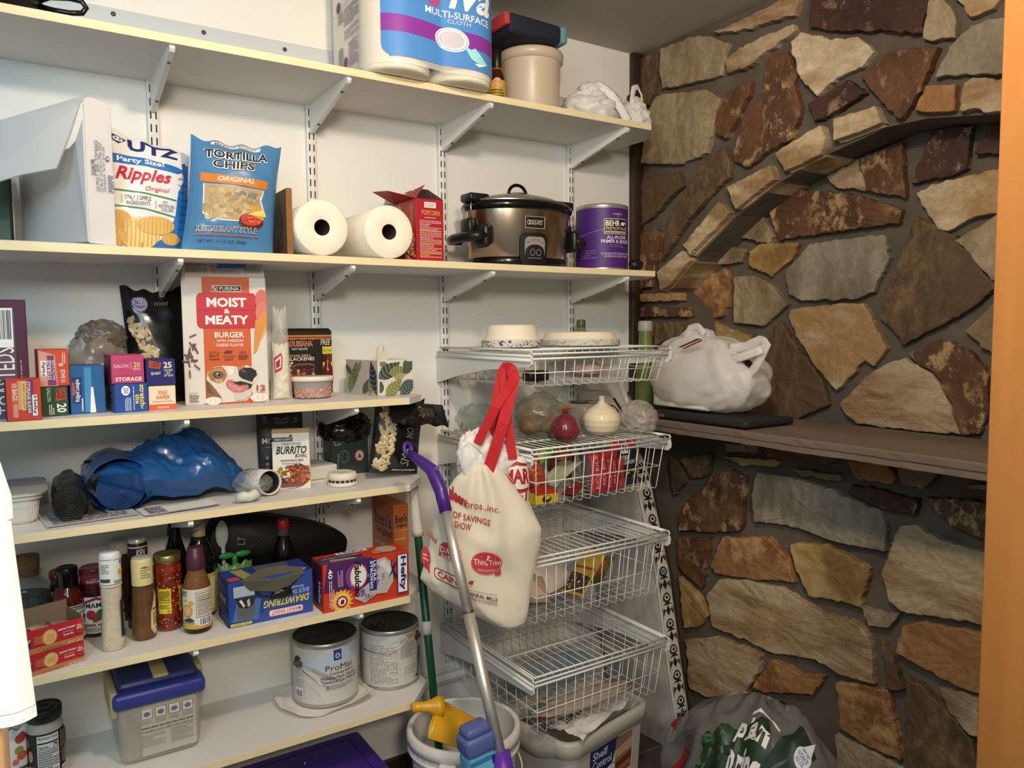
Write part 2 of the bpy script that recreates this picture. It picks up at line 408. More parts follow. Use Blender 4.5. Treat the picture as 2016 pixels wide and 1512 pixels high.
OUT = [('T', pA, [(205,240),(380,180),(430,178),(530,215),(500,375),(350,415),(210,440),(200,350)]),
 ('S', pA, [(530,300),(600,240),(860,120),(875,150),(730,260),(650,330),(535,365)]),
 ('S', pA, [(460,165),(700,55),(820,0),(900,-40),(870,70),(640,145)]),
 ('M', pA, [(950,-20),(1530,-20),(1500,165),(1300,150),(1100,155),(945,135)]),
 ('T', pA, [(1535,-20),(1610,0),(1670,80),(1670,190),(1580,200),(1505,190),(1510,100)]),
 ('P', pA, [(1660,-20),(1910,-20),(1850,40),(1740,85)]),
 ('G', pA, [(1565,380),(1640,230),(1750,130),(1900,85),(2060,100),(2060,355),(1700,370)]),
 ('P', pA, [(850,210),(890,160),(1060,195),(1180,185),(1265,255),(1200,340),(1085,375),(990,470),(900,400)]),
 ('R', pA, [(1200,375),(1340,255),(1580,235),(1500,430),(1400,590),(1290,500)]),
 ('M', pA, [(935,520),(1130,400),(1220,460),(1100,540),(970,605)]),
 ('R', pA, [(740,290),(800,250),(850,280),(885,500),(900,545),(850,690),(740,745),(640,830),(570,800),(570,740),(610,610),(720,430)]),
 ('R', pA, [(540,460),(650,400),(640,470),(570,620),(520,690),(480,650),(470,590)]),
 ('T', pA, [(130,570),(190,470),(420,445),(500,490),(470,600),(430,760),(300,815),(110,810),(120,680)]),
 ('B', pA, [(103,290),(185,265),(190,330),(155,520),(108,530)]),
 ('B', pA, [(520,730),(545,800),(540,880),(430,990),(330,1110),(210,1290),(240,1100),(330,950),(430,790)]),
 ('B', pA, [(110,890),(290,850),(310,920),(200,1040),(105,1120)]),
 ('R', pA, [(105,1160),(180,1140),(205,1170),(170,1350),(150,1420),(100,1430)]),
 ('O', pA, [(1470,545),(1520,430),(1670,420),(1660,545),(1540,560)]),
 ('S', pA, [(1690,545),(1705,410),(1760,390),(2060,395),(2060,560)]),
 ('P', pB, [(95,50),(200,45),(295,40),(300,80),(95,85)]), ('R', pB, [(90,115),(330,118),(340,160),(90,163)]),
 ('O', pB, [(95,190),(150,188),(150,260),(95,262)]), ('B', pB, [(175,190),(290,190),(320,220),(300,260),(180,300)]),
 ('P', pA, [(-300,300),(60,260),(80,560),(-250,500)])][:23]
VOU = [[(1060,590),(1260,530),(1300,610),(1060,700)], [(765,760),(990,625),(1020,690),(1000,760),(820,850)],
 [(530,930),(740,820),(765,890),(575,1035)], [(315,1220),(490,1000),(550,1055),(350,1260)], [(185,1350),(310,1245),(345,1290),(240,1420),(200,1440)]]
INN = [('S', pA, [(1020,880),(1180,790),(1220,940),(1080,935)]), ('R', pA, [(1190,785),(1400,700),(1415,980),(1230,945)]),
 ('M', pA, [(1450,910),(1540,650),(1740,625),(1720,840),(1600,880)]), ('M', pA, [(1760,770),(1830,620),(2060,600),(2060,740)]),
 ('R', pA, [(740,1045),(900,940),(1170,965),(1395,1035),(1385,1105),(1200,1130),(790,1190)]),
 ('P', pA, [(1470,960),(1600,900),(2060,800),(2060,1010),(1750,1080),(1620,1150),(1580,1130)]),
 ('T', pA, [(600,1180),(710,1080),(765,1170),(740,1210)]), ('Y', pA, [(640,1250),(700,1215),(890,1200),(850,1290),(750,1370),(640,1320)]),
 ('T', pA, [(470,1320),(560,1225),(635,1235),(600,1300)]),
 ('G', pA, [(820,1350),(940,1210),(1050,1195),(1310,1165),(1335,1280),(1260,1450),(1160,1480),(900,1490),(840,1460)]),
 ('B', pB, [(1480,-340),(1670,-230),(1870,0),(1850,40),(1740,130),(1420,300),(1300,165),(1330,30),(1420,-190)]),
 ('T', pA, [(1670,1190),(1870,1070),(2060,1020),(2060,1400),(1850,1390)]),
 ('O', pB, [(330,100),(340,170),(510,160),(540,110),(550,0),(520,-80),(420,-30),(370,20)]),
 ('T', pB, [(570,-40),(690,-40),(760,10),(835,100),(720,205),(570,190)]),
 ('Y', pB, [(350,230),(370,200),(450,175),(560,230),(660,255),(640,290),(480,260)]),
 ('P', pB, [(845,160),(860,120),(1100,100),(1210,95),(1250,160),(1330,320),(1270,405),(1220,370),(1170,440),(1080,525),(970,400),(880,260)]),
 ('B', pB, [(680,290),(800,190),(870,290),(950,400),(1010,490),(1040,600),(890,670),(640,640),(560,600),(700,450)]),
 ('S', pB, [(1095,600),(1230,460),(1350,390),(1420,370),(1560,450),(1640,600),(1690,745),(1500,735),(1180,690)]),
 ('R', pB, [(1440,350),(1580,280),(1660,290),(1760,350),(1840,460),(1840,620),(1790,750),(1700,745),(1660,600),(1570,440)]),
 ('T', pB, [(1725,230),(1860,100),(2060,60),(2060,360),(1850,345)])]
LOW = [('R', pB, [(290,1170),(340,1080),(430,1010),(450,960),(560,925),(630,960),(615,1060),(610,1200),(590,1230),(460,1235),(300,1225)]),
 ('G', pB, [(655,1050),(680,940),(880,965),(1020,1010),(1300,1130),(1325,1200),(1320,1330),(1100,1290),(870,1210),(670,1180)]),
 ('M', pB, [(1140,1040),(1160,1000),(1490,1070),(1475,1150),(1300,1120)]), ('O', pB, [(1140,880),(1330,890),(1380,960),(1370,995),(1180,970)]),
 ('T', pB, [(1390,915),(1610,935),(1560,980),(1500,1020),(1400,980)]), ('T', pB, [(870,920),(1100,950),(1110,985),(900,950)]),
 ('B', pB, [(700,810),(1040,850),(1085,875),(1030,905),(740,865)]), ('Y', pB, [(515,855),(640,865),(800,880),(780,910),(600,900)]),
 ('G', pB, [(525,790),(690,800),(690,835),(540,835)]), ('B', pB, [(300,870),(460,845),(440,950),(370,970)]),
 ('B', pB, [(250,860),(290,880),(320,990),(270,1050)]), ('R', pB, [(1535,1060),(1830,1085),(2060,1100),(2060,1320),(1800,1265),(1660,1200),(1560,1110)]),
 ('T', pB, [(1735,1000),(2060,980),(2060,1030),(1750,1015)]), ('R', pC, [(290,255),(445,250),(440,350),(410,500),(300,400)]),
 ('O', pC, [(450,400),(510,250),(745,250),(790,310),(830,330),(870,470),(700,460),(480,430)]),
 ('Y', pC, [(850,285),(1030,285),(1250,400),(1200,590),(1050,560),(940,540),(880,400)]),
 ('S', pC, [(1310,440),(1400,185),(1480,190),(1600,260),(2060,400),(2060,730),(1600,645),(1400,620),(1340,560)]),
 ('T', pC, [(1205,590),(1300,630),(1400,625),(1340,700),(1240,690)]),
 ('S', pC, [(430,540),(500,460),(620,460),(800,500),(900,560),(1000,620),(1190,680),(1250,760),(1270,975),(1120,940),(980,860),(750,820),(470,690)]),
 ('O', pC, [(1375,820),(1420,690),(1520,670),(2060,780),(2060,1100),(1700,1000),(1560,920)]),
 ('Y', pC, [(300,450),(390,540),(440,640),(400,690),(320,700)]),
 ('S', pC, [(330,760),(480,745),(600,790),(700,830),(690,910),(620,1030),(430,1045),(350,1000)]),
 ('O', pC, [(665,990),(760,855),(900,930),(1020,945),(960,1030),(700,1020)]),
 ('O', pC, [(1085,970),(1340,1010),(1370,1150),(1400,1355),(1240,1290),(1100,1200)]),
 ('B', pC, [(1430,950),(1500,980),(1600,1080),(1760,1260),(1800,1500),(1440,1500),(1420,1150)]),
 ('T', pC, [(1590,1000),(2060,1110),(2060,1330),(1750,1230),(1650,1130)]),
 ('T', pC, [(1080,1240),(1290,1330),(1400,1400),(1400,1500),(1080,1500)]), ('B', pC, [(1310,760),(1360,850),(1420,1010),(1330,1010)])]
b = MB()
# mortar: outer face with the arch opening cut out, its soffit, and the recessed panel
ARCH = [(215,1440),(262,1400),(355,1275),(555,1065),(775,892),(1010,755),(1300,622),(1500,578),(1800,560),(2100,560)]
arch = wpoly(ARCH, pA, XO-.03)
arch = [(y, z) for y, z in arch]
ye = arch[-1][0]
left = wpoly([(246,30),(352,130),(366,340),(372,700)], pB, XO)
hole = [(-1.95, 1.10), (-1.95, arch[-1][1])]+arch[::-1]+[(left[1][0], left[1][1]), (left[2][0], left[2][1]), (left[3][0], 1.10)]
outer = [(.02, 0), (-2.1, 0), (-2.1, CEIL), (.02, CEIL)]
tri = tessellate_polygon([[Vector((p[0], p[1], 0)) for p in outer], [Vector((p[0], p[1], 0)) for p in hole]])
allp = outer+hole
b.add([(XO, p[0], p[1]) for p in allp], [tuple(t) for t in tri], m_mort)
n = len(hole)
b.add([(XO, *p) for p in hole]+[(XI+.02, *p) for p in hole], [(i, (i+1) % n, n+(i+1) % n, n+i) for i in range(n)], m_mort)
b.add([(XI, .02, 1.0), (XI, -2.1, 1.0), (XI, -2.1, CEIL), (XI, .02, CEIL)], [(0, 1, 2, 3)], m_mort)
sd = 1
for t, fn, P in OUT: stone(b, wpoly(P, fn, XO-.022), t, XO, .026, sd); sd += 1
for t, fn, P in LOW: stone(b, wpoly(P, fn, XO-.022), t, XO, .026, sd); sd += 1
for t, fn, P in INN: stone(b, wpoly(P, fn, XI-.022), t, XI, .024, sd); sd += 1
for P in VOU:      # arch stones run right through the thickness of the arch
    W = wpoly(P, pA, XO-.034); stone(b, W, 'V', XO, .036, sd, .004)
    cy = sum(p[0] for p in W)/len(W); cz = sum(p[1] for p in W)/len(W)
    W2 = dens([(y*.97+cy*.03, z*.97+cz*.03-.006) for y, z in W], .02, .003, sd); n = len(W2)
    b.add([(XO-.01, *p) for p in W2]+[(XI-.002, *p) for p in W2], [(i, (i+1) % n, n+(i+1) % n, n+i) for i in range(n)]+[tuple(range(n)), tuple(range(n, 2*n))], ST['V']); sd += 1
struct(b.build('wall_right'))
# mantel ledge of weathered stone
b = MB(); xf = 1.707
def led(u, v):
    a = 2*pi*v
    return None
zt = 1.137; th = .036
prof = [(XO+.1, zt), (xf+.004, zt), (xf, zt-.004), (xf-.001, zt-.018), (xf+.002, zt-.022), (xf, zt-th), (XO+.1, zt-th)]
ys = [-.19-(1.75)*i/60 for i in range(61)]
v = []
for y in ys:
    for i, (x, z) in enumerate(prof):
        k = .004*nz(y, z, 3, 6)+.0025*nz(y, z*3, 8, 30)
        v.append((x+(k if 0 < i < 6 else 0), y, z+(k*.4 if i > 3 else .001*nz(y, x, 1, 20))))
n = len(prof); f = [(j*n+i, j*n+(i+1) % n, (j+1)*n+(i+1) % n, (j+1)*n+i) for j in range(60) for i in range(n)]+[tuple(range(n)), tuple(60*n+i for i in range(n))]
b.add(v, f, M('786757', .75, var=(5, '5d4f43', .25, (1, .25, 3)), bump=(30, .35)))
struct(b.build('trim_5'))
# ================================================================ SHELVING
m_white = M('e4e4e0', .35); m_sheet = M('d8dad6', .4); m_slot = M('2a2c2c', .7); m_edge = M('efe0b8', .45, var=(14, 'e6d3a2', .25, (1, 4, 4)))
m_shelf = M('dedbd6', .5, bump=(120, .03))
TOP = dict(S1=2.07, S2=1.611, S3=1.251, S4=1.020, S5=.718, S6=.423)
TH = .018
UX = [.318, .720, 1.131, 1.628]
UL = ['white slotted wall upright behind the dog food box, leftmost of four', 'white slotted wall upright above the black spice pouch, second from the left',
      'white slotted wall upright at the left ends of the wire drawers', 'white slotted wall upright behind the slow cooker, nearest the stone wall']
for i, x in enumerate(UX):
    b = MB(); z0 = .36; z1 = 2.115
    b.rbox(x-.0135, -.014, z0, x+.0135, 0, z1, m_white, .0015, 1)
    z = z0+.03
    while z < z1-.03:
        for dx in (-.006, .006): b.add([(x+dx-.0018, -.0142, z), (x+dx+.0018, -.0142, z), (x+dx+.0018, -.0142, z+.019), (x+dx-.0018, -.0142, z+.019)], [(0, 1, 2, 3)], m_slot)
        z += .032
    for z in (.75, 1.07, 1.62): b.add([(x+.003*cos(a*pi/5), -.0147, z+.006+.003*sin(a*pi/5)) for a in range(10)], [tuple(range(10))], m_slot)
    tag(b.build('wall_upright'), UL[i], 'shelf upright', 'slotted uprights on the back wall')
# hang track above the top shelf
zt0 = TOP['S1']; zt1 = Fy(560, 84, 0)[2]
t = T('hang_track', 'pale metal hang track with screws along wall above the top shelf', 'wall track', (0, 0, zt0))
MB().rbox(-.9, -.006, .002, 1.86, 0, zt1-zt0, M('ccd4d8', .35), .001, 1).build('rail', t)
for px, py in ((223, 27.5), (401, 64), (560.5, 97.5)):
    p = Fy(px, py, -.006); b = MB(); b.lathe([(.0001, .003), (.003, .0035), (.0055, .002), (.0058, 0)], M('4a4a4a', .4, .6), 14, tf=lambda x, y, z, p=p: (p[0]+x, -.006-z, p[2]-zt0+y))
    b.build('screw', t)
# shelves
def shelf(key, x0, x1, xc, yc, label, d=.305, blunt=False):
    z1 = TOP[key]; z0 = z1-TH
    t = T('wall_shelf', label, 'shelf', ((x0+x1)/2, -.15, z0), group='white board shelves')
    cx = (x0+x1)/2; P = [(x0-cx, .15), (x0-cx, -d+.15), (x1-cx, -d+.15), (xc-cx, yc+.15), (xc-cx, .15)]
    b = MB(); b.prism(P, 0, TH, m_shelf); b.build('board', t)
    MB().box(x0-cx, -d+.1488, .0003, x1-cx-(.012 if blunt else 0), -d+.15, TH-.0003, m_edge).build('edge_band', t, label='cream wood edge band')
    return t
shelf('S1', -.75, 1.722, 1.80, -.20, 'topmost white shelf carrying the big paper towel pack')
shelf('S2', -.75, 1.742, 1.81, -.20, 'second white shelf from the top, under the slow cooker and chip bags')
shelf('S3', -.75, .866, .935, -.235, 'white shelf under the dog food box and the zip bag boxes', blunt=True)
shelf('S4', -.75, .863, .935, -.225, 'white shelf under the blue bag roll and the smoke detector', blunt=True)
shelf('S5', -.75, .857, .945, -.21, 'white shelf under the sauce bottles and trash bag boxes')
shelf('S6', -.75, .864, .950, -.21, 'lowest white shelf, under the two metal paint cans')
def bracket(x, key, label):
    b = MB(); P = [(0, 0), (-.280, 0), (-.288, -.004), (-.290, -.010), (-.284, -.016), (-.262, -.021), (-.03, -.072), (-.012, -.078), (0, -.078)]
    b.prism(P, -.0055, .0055, m_white, tf=lambda p, q, h: (h, p, q))
    for q in (-.24, -.06):
        zz = -.021-(q+.262)*(.051/-.232)*-1 if False else -.021+(-.262-q)*.22
        b.box(-.003, q-.003, zz-.0025, .003, q+.003, zz, m_slot)
    tag(b.build('shelf_bracket', loc=(x, -.0145, TOP[key]-TH)), label, 'shelf bracket', 'white shelf brackets')
BW = ['leftmost', 'second', 'third', 'rightmost']
for i, x in enumerate(UX):
    bracket(x, 'S1', 'white metal bracket, %s of four under the topmost shelf' % BW[i])
    bracket(x, 'S2', 'white metal bracket, %s of four under the slow cooker shelf' % BW[i])
for k, n in (('S3', 'under the dog food box shelf'), ('S4', 'under the blue bag roll shelf'), ('S5', 'under the sauce bottle shelf')):
    for i in (0, 1): bracket(UX[i], k, 'white metal bracket %s, %s of the pair' % (n, ('left', 'right')[i]))

# ================================================================ WIRE DRAWERS
m_wire = M('e2e0da', .35)
DX0, DX1, DYF = 1.108, 1.600, -.515
def drawer(zt, hb, label, fy=-.512, by=-.495):
    t = T('wire_drawer', label, 'wire drawer', ((DX0+DX1)/2, -.26, zt), group='white wire drawers')
    def L(x, y, z): return (x-(DX0+DX1)/2, y+.26, z)
    b = MB()   # open rack on top
    x = DX0+.02
    while x < DX1-.01:
        b.tube([L(x, -.02, 0), L(x, DYF+.006, 0), L(x, DYF+.001, -.008)], .0011, m_wire, 5); x += .0255
    for y in (-.02, -.19, -.36): b.tube([L(DX0+.01, y, -.003), L(DX1-.01, y, -.003)], .0022, m_wire, 6)
    b.tube([L(DX0+.004, DYF, .002), L(DX1-.004, DYF, .002)], .0028, m_wire, 6)
    b.tube([L(DX0+.004, DYF-.004, -.009), L(DX1-.004, DYF-.004, -.009)], .0028, m_wire, 6)
    for x in (DX0, DX0+.009, DX1, DX1-.009): b.tube([L(x, -.02, .001), L(x, DYF-.002, .001)], .0026, m_wire, 6)
    for x in (DX0, DX1):
        b.tube([L(x, DYF-.002, .001), L(x, DYF-.007, -.004), L(x, DYF-.002, -.010), L(x, DYF+.02, -.010)], .0026, m_wire, 6)
    b.build('top_rack', t)
    for x, s in ((DX0, 1), (DX1, -1)):
        b = MB()
        P = [(-.002, -.012), (DYF-.004, -.012), (DYF-.008, -.018), (DYF-.008, -.036), (DYF, -.044), (DYF+.03, -.044), (-.30, -.058), (-.12, -.085), (-.016, -.108), (-.002, -.108)]
        b.prism(P, x-.003, x+.003, m_sheet, tf=lambda p, q, h: L(h, p, q))
        b.tube([L(x-.003*s, -.01, -.014), L(x-.003*s, DYF-.004, -.014)], .0032, m_sheet, 8)
        b.tube([L(x-.004*s, -.01, -.026), L(x-.004*s, DYF-.006, -.026)], .0045, m_sheet, 8)
        b.build('side_rail', t)
    b = MB(); x0, x1 = DX0+.018, DX1-.018; zr = -.022; zb = zr-hb; q0, q1 = x0+.012, x1-.012; yb0 = by; yk = -.05
    b.tube([L(DX0+.006, fy-.004, zr), L(DX1-.006, fy-.004, zr)], .003, m_wire, 6)
    b.tube([L(x0, fy, zr), L(x1, fy, zr), L(x1, -.03, zr), L(x0, -.03, zr)], .0022, m_wire, 6, closed=True)
    nx = 14
    for i in range(nx+1):
        u = i/nx; xa = x0+(x1-x0)*u; xb = q0+(q1-q0)*u
        b.tube([L(xa, fy, zr), L(xb, yb0, zb+.006), L(xb, yb0+.005, zb), L(xb, yk-.005, zb), L(xb, yk, zb+.006), L(xa, -.03, zr)], .00125, m_wire, 5)
    ny = 9
    for i in range(1, ny):
        u = i/ny; ya = fy+(-.03-fy)*u; yb = yb0+(yk-yb0)*u
        b.tube([L(x0, ya, zr), L(q0, yb, zb+.005), L(q0+.004, yb, zb), L(q1-.004, yb, zb), L(q1, yb, zb+.005), L(x1, ya, zr)], .0010, m_wire, 5)
    rows = (.5,) if hb < .14 else (.55,)
    for k in rows:
        z = zr-(hb)*k; e = k; y0 = fy+(yb0-fy)*e; y1 = -.03+(yk+.03)*e; a = x0+(q0-x0)*e; c = x1+(q1-x1)*e
        b.tube([L(a, y0, z), L(c, y0, z), L(c, y1, z), L(a, y1, z)], .0016, m_wire, 6, closed=True)
    b.build('basket', t)
    return t
DZ = (1.373, 1.113, .826, .503)
drawer(DZ[0], .075, 'shallow white wire drawer, topmost, under the paper bowls')
drawer(DZ[1], .135, 'deep white wire drawer, second from top, holding red and green food packets')
drawer(DZ[2], .165, 'deep white wire drawer, third from top, holding white and yellow packets')
drawer(DZ[3], .150, 'deep white wire drawer, lowest, just above the grey storage bin')
# ================================================================ helpers for soft goods
def dep(p): return float(np.dot(_f, np.asarray(p)-CAMP))
def cfit(pl, pr, py, y):
    """centre x and radius of an upright cylinder seen between two pixel columns at depth y"""
    p = Fy((pl+pr)/2, py, y); return float(p[0]), (pr-pl)/2*dep(p)/FPX*.985
def zat(px, py, y): return float(Fy(px, py, y)[2])
def bagmap(w, h, t, wr=.004, seed=0, side=1, lean=0., neck=.05, pw=.5, shear=0., top=1., fr=9., slant=0.):
    def fn(u, v, o=0.):
        a = max(0, sin(pi*min(max(u, 0), 1)))**pw*max(0, sin(pi*min(max(v*.97+.015, 0), 1)))**.45
        wd = w*(1+(top-1)*v)*(1-neck*sin(pi*v))
        x = (u-.5)*wd+shear*v; z = v*h+.05*h*((2*u-1)**2-.35)*max(0, v)**5+.004*sin(u*23+seed)*max(0, v)**8-slant*u*max(0, v)**4
        e = wr*nz(x, z, seed, fr)+wr*.6*nz(x*1.5+z, z, seed+5, fr*2.6)
        return (x, side*(-(t/2)*a-e*min(1, a*2)-o)+lean*v, z)
    return fn
def baggrid(b, mat, n=36, **k):
    b.grid(bagmap(**k), n, n, mat); k2 = dict(k); k2['side'] = -1
    b.grid(bagmap(**k2), n, n, mat, flip=True); return bagmap(**k)
def crumple(b, c, r, mat, seed=0, amt=.22, f=2.2, nu=48, nv=32, flat=None, fine=.05, cut=None):
    """crumpled sheet blob: folded ridges on an ellipsoid; flat = floor z in local coordinates"""
    def fn(u, v):
        a = 2*pi*u; e = pi*v-pi/2; d = Vector((cos(a)*cos(e), sin(a)*cos(e), sin(e)))
        q = d*f+Vector((seed*3.1, seed*1.7, 0)); k = 1+amt*(1-2.2*abs(noise.noise(q)))*.8+fine*(1-2.5*abs(noise.noise(q*3.3)))
        p = [c[i]+d[i]*r[i]*k for i in range(3)]
        if flat is not None and p[2] < flat: p[2] = flat+.004*(1+nz(p[0], p[1], seed, 30))*.5
        return tuple(p)
    return b.grid(fn, nu, nv, mat, wrap=True)
m_film = M('f4f2ee', .22, trl=.78, spec=.8, bump=(30, .5)); m_film2 = M('e8e6e2', .25, trl=.62, spec=.8, bump=(24, .6))
m_bagw = M('efece6', .42, trl=.22, bump=(22, .35)); m_glass = M('6f7c74', .05, trl=.76, spec=1.)
m_black = M('141414', .4); m_blackg = M('0c0c0d', .16); m_steel = M('c8c6c2', .28, 1.); m_tow = M('f6efdc', .85, bump=(140, .35), sss=0)
# ================================================================ TOP SHELF
z1 = TOP['S1']
p = Fy(60, 12, -.27)
t = T('pan', 'black pan with a hooked loop handle lying at the left end of topmost shelf', 'pan', (-.02, -.21, z1))
b = MB(); b.lathe([(.0, .002), (.085, .002), (.098, .008), (.105, .045), (.103, .047), (.096, .012), (0, .008)], m_black, 40); b.build('pan_body', t)
b = MB(); b.tube([(.095, -.03, .03), (.12, -.045, .022), (.15, -.052, .020), (.172, -.054, .024), (.18, -.054, .036), (.172, -.054, .048), (.15, -.052, .050), (.115, -.044, .047), (.095, -.03, .04)], .0058, m_blackg, 8); b.build('loop_handle', t)
# big pack of paper towels
xL = float(G(733, 129, z1)[0]); xR = float(G(979, 179, z1)[0]); yF = -.374
W = xR-xL; rr = W/4; hh = .285
t = T('paper_towel_pack', 'large wrapped pack of white paper towels with blue and purple label on topmost shelf', 'paper towel pack', ((xL+xR)/2, yF+rr*2, z1))
for j in range(2):
    for i in range(2):
        b = MB(); cx = (i-.5)*2*rr; cy = -rr+2*rr*j
        b.lathe([(.021, .004), (.024, .0015), (rr-.012, .0015), (rr-.004, .006), (rr-.002, .014), (rr-.002, hh-.014), (rr-.004, hh-.006), (rr-.012, hh-.002), (.021, hh-.002)], m_tow, 40, c=(cx, cy, 0))
        b.lathe([(.021, hh-.003), (.021, .004)], M('8d7d68', .9), 20, c=(cx, cy, 0)); b.build('paper_towel_roll', t)
def stad(u, o=0.):   # wrapped outline: u runs left side -> front -> right side
    R = rr; L1 = 2*rr; tot = L1+pi*R/2+2*R+pi*R/2+L1; d = u*tot; x0 = -W/2; y0 = -2*rr
    q = R+o
    if d < L1: return (x0-o, y0+R+L1-d)
    d -= L1
    if d < pi*R/2: a = pi+d/R; return (x0+R+q*cos(a), y0+R+q*sin(a))
    d -= pi*R/2
    if d < 2*R: return (x0+R+d, y0-o+.012*(1-abs(d-R)/R)**2)
    d -= 2*R
    if d < pi*R/2: a = 1.5*pi+d/R; return (x0+3*R+q*cos(a), y0+R+q*sin(a))
    d -= pi*R/2
    return (x0+W+o, y0+R+d)
tot = 2*rr*2+pi*rr+2*rr; uA = (2*rr+.25*pi*rr)/tot; uB = (2*rr+pi*rr+2*rr)/tot-.02
wf = lambda u, v, o: (*stad(u, o+.001), v*hh)
wfm = lambda u, v, o: wf(uA+(uB-uA)*u, v, o)
b = MB(); b.grid(lambda u, v: wf(u, .045+.95*v, .0008+.0012*nz(u*6, v*4, 2, 5)), 90, 20, M('f6f4f0', .2, trl=.55, spec=.8, bump=(40, .35)))
bl = '4f8fd6'
b.deco(wfm, [('O', .0, .10, 1., 1.1, .10, .10, bl), ('R', .05, .10, 1., .3, bl), ('P', [(.0, .31), (.5, .285), (1, .265), (1, .40), (.5, .425), (.0, .455)], '8b35a0')], L=.04, off=.002)
b.deco(wfm, [('T', 'Viva', .34, .60, .82, .90, 'f4f6fa', 0, 2, 1), ('E', .37, .66, .05, .07, 'c04a86'), ('T', 'MULTI-SURFACE', .30, .515, .80, .575, 'f4f6fa', 0, 1), ('T', 'CLOTH', .47, .47, .64, .505, 'dfe8f6'),
   ('E', .50, .33, .125, .105, 'eef2f8'), ('E', .50, .33, .112, .094, bl), ('E', .50, .33, .108, .09, 'f0f2f6'), ('E', .50, .33, .09, .075, 'cdc9d6'),
   ('P', [(.58, .30), (.64, .27), (.67, .29), (.74, .21), (.78, .17), (.70, .155), (.64, .19)], '9fe6ea'), ('P', [(.66, .155), (.77, .165), (.70, .13)], 'f4f6fa')], L=.05, off=.0028)
wl = lambda u, v, o: wf(.02+(uA-.06)*u, v, o)
b.deco(wl, [('E', .12, .72, .07, .05, '5b3a78'), ('E', .32, .75, .07, .05, 'e8e2ea'), ('P', [(.25, .76), (.32, .80), (.39, .74), (.33, .77)], '4a2a66'), ('E', .52, .77, .07, .05, '5b3a78'), ('E', .72, .79, .06, .05, '5b3a78'),
   ('F', .10, .56, .3, .66, 4, '6b6078', 2), ('F', .32, .5, .8, .66, 8, '7a6a88', 3), ('F', .32, .38, .8, .47, 6, '9a6aa8', 4), ('F', .45, .12, .75, .34, 12, '8a5a98', 5), ('R', .12, .12, .26, .34, '9a9a9a'), ('E', .36, .18, .06, .05, '6b2a58')], L=.06, off=.0024)
b.build('wrapper', t)
# sauce bottle behind the pack
x, r = cfit(961, 995, 150, -.20)
t = T('sauce_bottle', 'dark sauce bottle with black cap and gold label beside the paper towel pack', 'bottle', (x, -.20, z1))
MB().lathe([(0, 0), (r*.95, 0), (r, .004), (r, .085), (r*.8, .10), (r*.45, .115), (r*.45, .13)], M('3a1d10', .12), 24).build('glass_body', t)
b = MB(); b.lathe([(r*.55, .112), (r*.6, .115), (r*.6, .165), (r*.5, .168), (0, .168)], m_black, 20); b.lathe([(r*.62, .105), (r*.62, .112)], 'b8322a', 20); b.build('cap', t)
b = MB(); fn = cyl(r, -.5, -1.5, 1.5, .012, .075); sticker(b, fn, ink('c8a030')); b.deco(fn, [('E', .5, .8, .2, .3, 'd8a088'), ('F', .2, .1, .8, .6, 4, '4a3a10', 2)], L=.2, off=.0006); b.build('label', t)
# round translucent tub, cooler bag on it
x, r = cfit(986, 1104, 150, -.155)
t = T('round_tub', 'round translucent plastic tub with a thick rim on topmost shelf', 'food tub', (x, -.155, z1))
hz = zat(1052, 112, -.155)-z1; m_tub = M('c6b6a0', .35, bump=(60, .05))
b = MB(); b.lathe([(0, .001), (r*.93, .001), (r*.955, .006), (r*1.0, hz-.03)], m_tub, 56); b.build('tub_body', t)
b = MB(); b.lathe([(r*1.0, hz-.03), (r*1.09, hz-.026), (r*1.11, hz-.006), (r*1.08, hz), (r*.98, hz-.004), (0, hz-.008)], m_tub, 56); b.build('rim', t)
t2 = T('cooler_bag', 'folded navy fabric cooler bag with red and teal edges lying on round tub', 'bag', (x, -.155, z1+hz))
xa = float(Fy(992, 70, -.25)[0])-x; xb = float(Fy(1104, 80, -.25)[0])-x; ht = .058
def cb(px_, py_, pz_): return (px_+.004*nz(py_, pz_, 4, 20), py_+.006*nz(px_, pz_, 1, 14), pz_*(1-.10*(px_-xa)/(xb-xa))+.004*nz(px_, py_, 7, 14))
b = MB(); b.rbox(xa, -.125, .001, xb-.018, .10, ht, M('161d2e', .8, bump=(160, .3)), .012, 3, tf=cb); b.build('fabric_body', t2)
b = MB(); b.rbox(xb-.02, -.127, .002, xb+.004, .10, ht*.99, M('64898f', .75), .008, 3, tf=cb); b.build('teal_edge', t2, label='teal edge')
b = MB(); b.rbox(xa-.016, -.126, .022, xa+.003, .09, ht*1.0, M('b23a3c', .75), .006, 2, tf=cb); b.build('red_edge', t2, label='red edge')
# plastic bags at the right end
def loop(b, pts, mat, w=.012, seed=0):
    n = len(pts); out = []
    for i in range(n*4-3):
        k = i//4; f_ = (i % 4)/4; a = Vector(pts[k]); c = Vector(pts[min(k+1, n-1)]); out.append(tuple(a.lerp(c, f_)+Vector((.003*nz(i, seed, 0, .7), .003*nz(i, seed+3, 0, .7), .002*nz(i, seed+6, 0, .7)))))
    b.tube(out, .01, mat, 8, flat=(w*.35, w))
p0 = Fy(1160, 215, -.16)
t = T('plastic_bag', 'knotted white plastic bag slumped on topmost shelf beside the round tub', 'plastic bag', (float(p0[0])-.008, -.17, z1), group='white plastic bags on the topmost shelf')
b = MB(); crumple(b, (0, 0, .045), (.082, .08, .062), m_bagw, 3, .25, 2.3, flat=.002); crumple(b, (.0, -.01, .10), (.045, .04, .03), m_bagw, 5, .4, 2.5, 30, 20); b.build('bag_body', t)
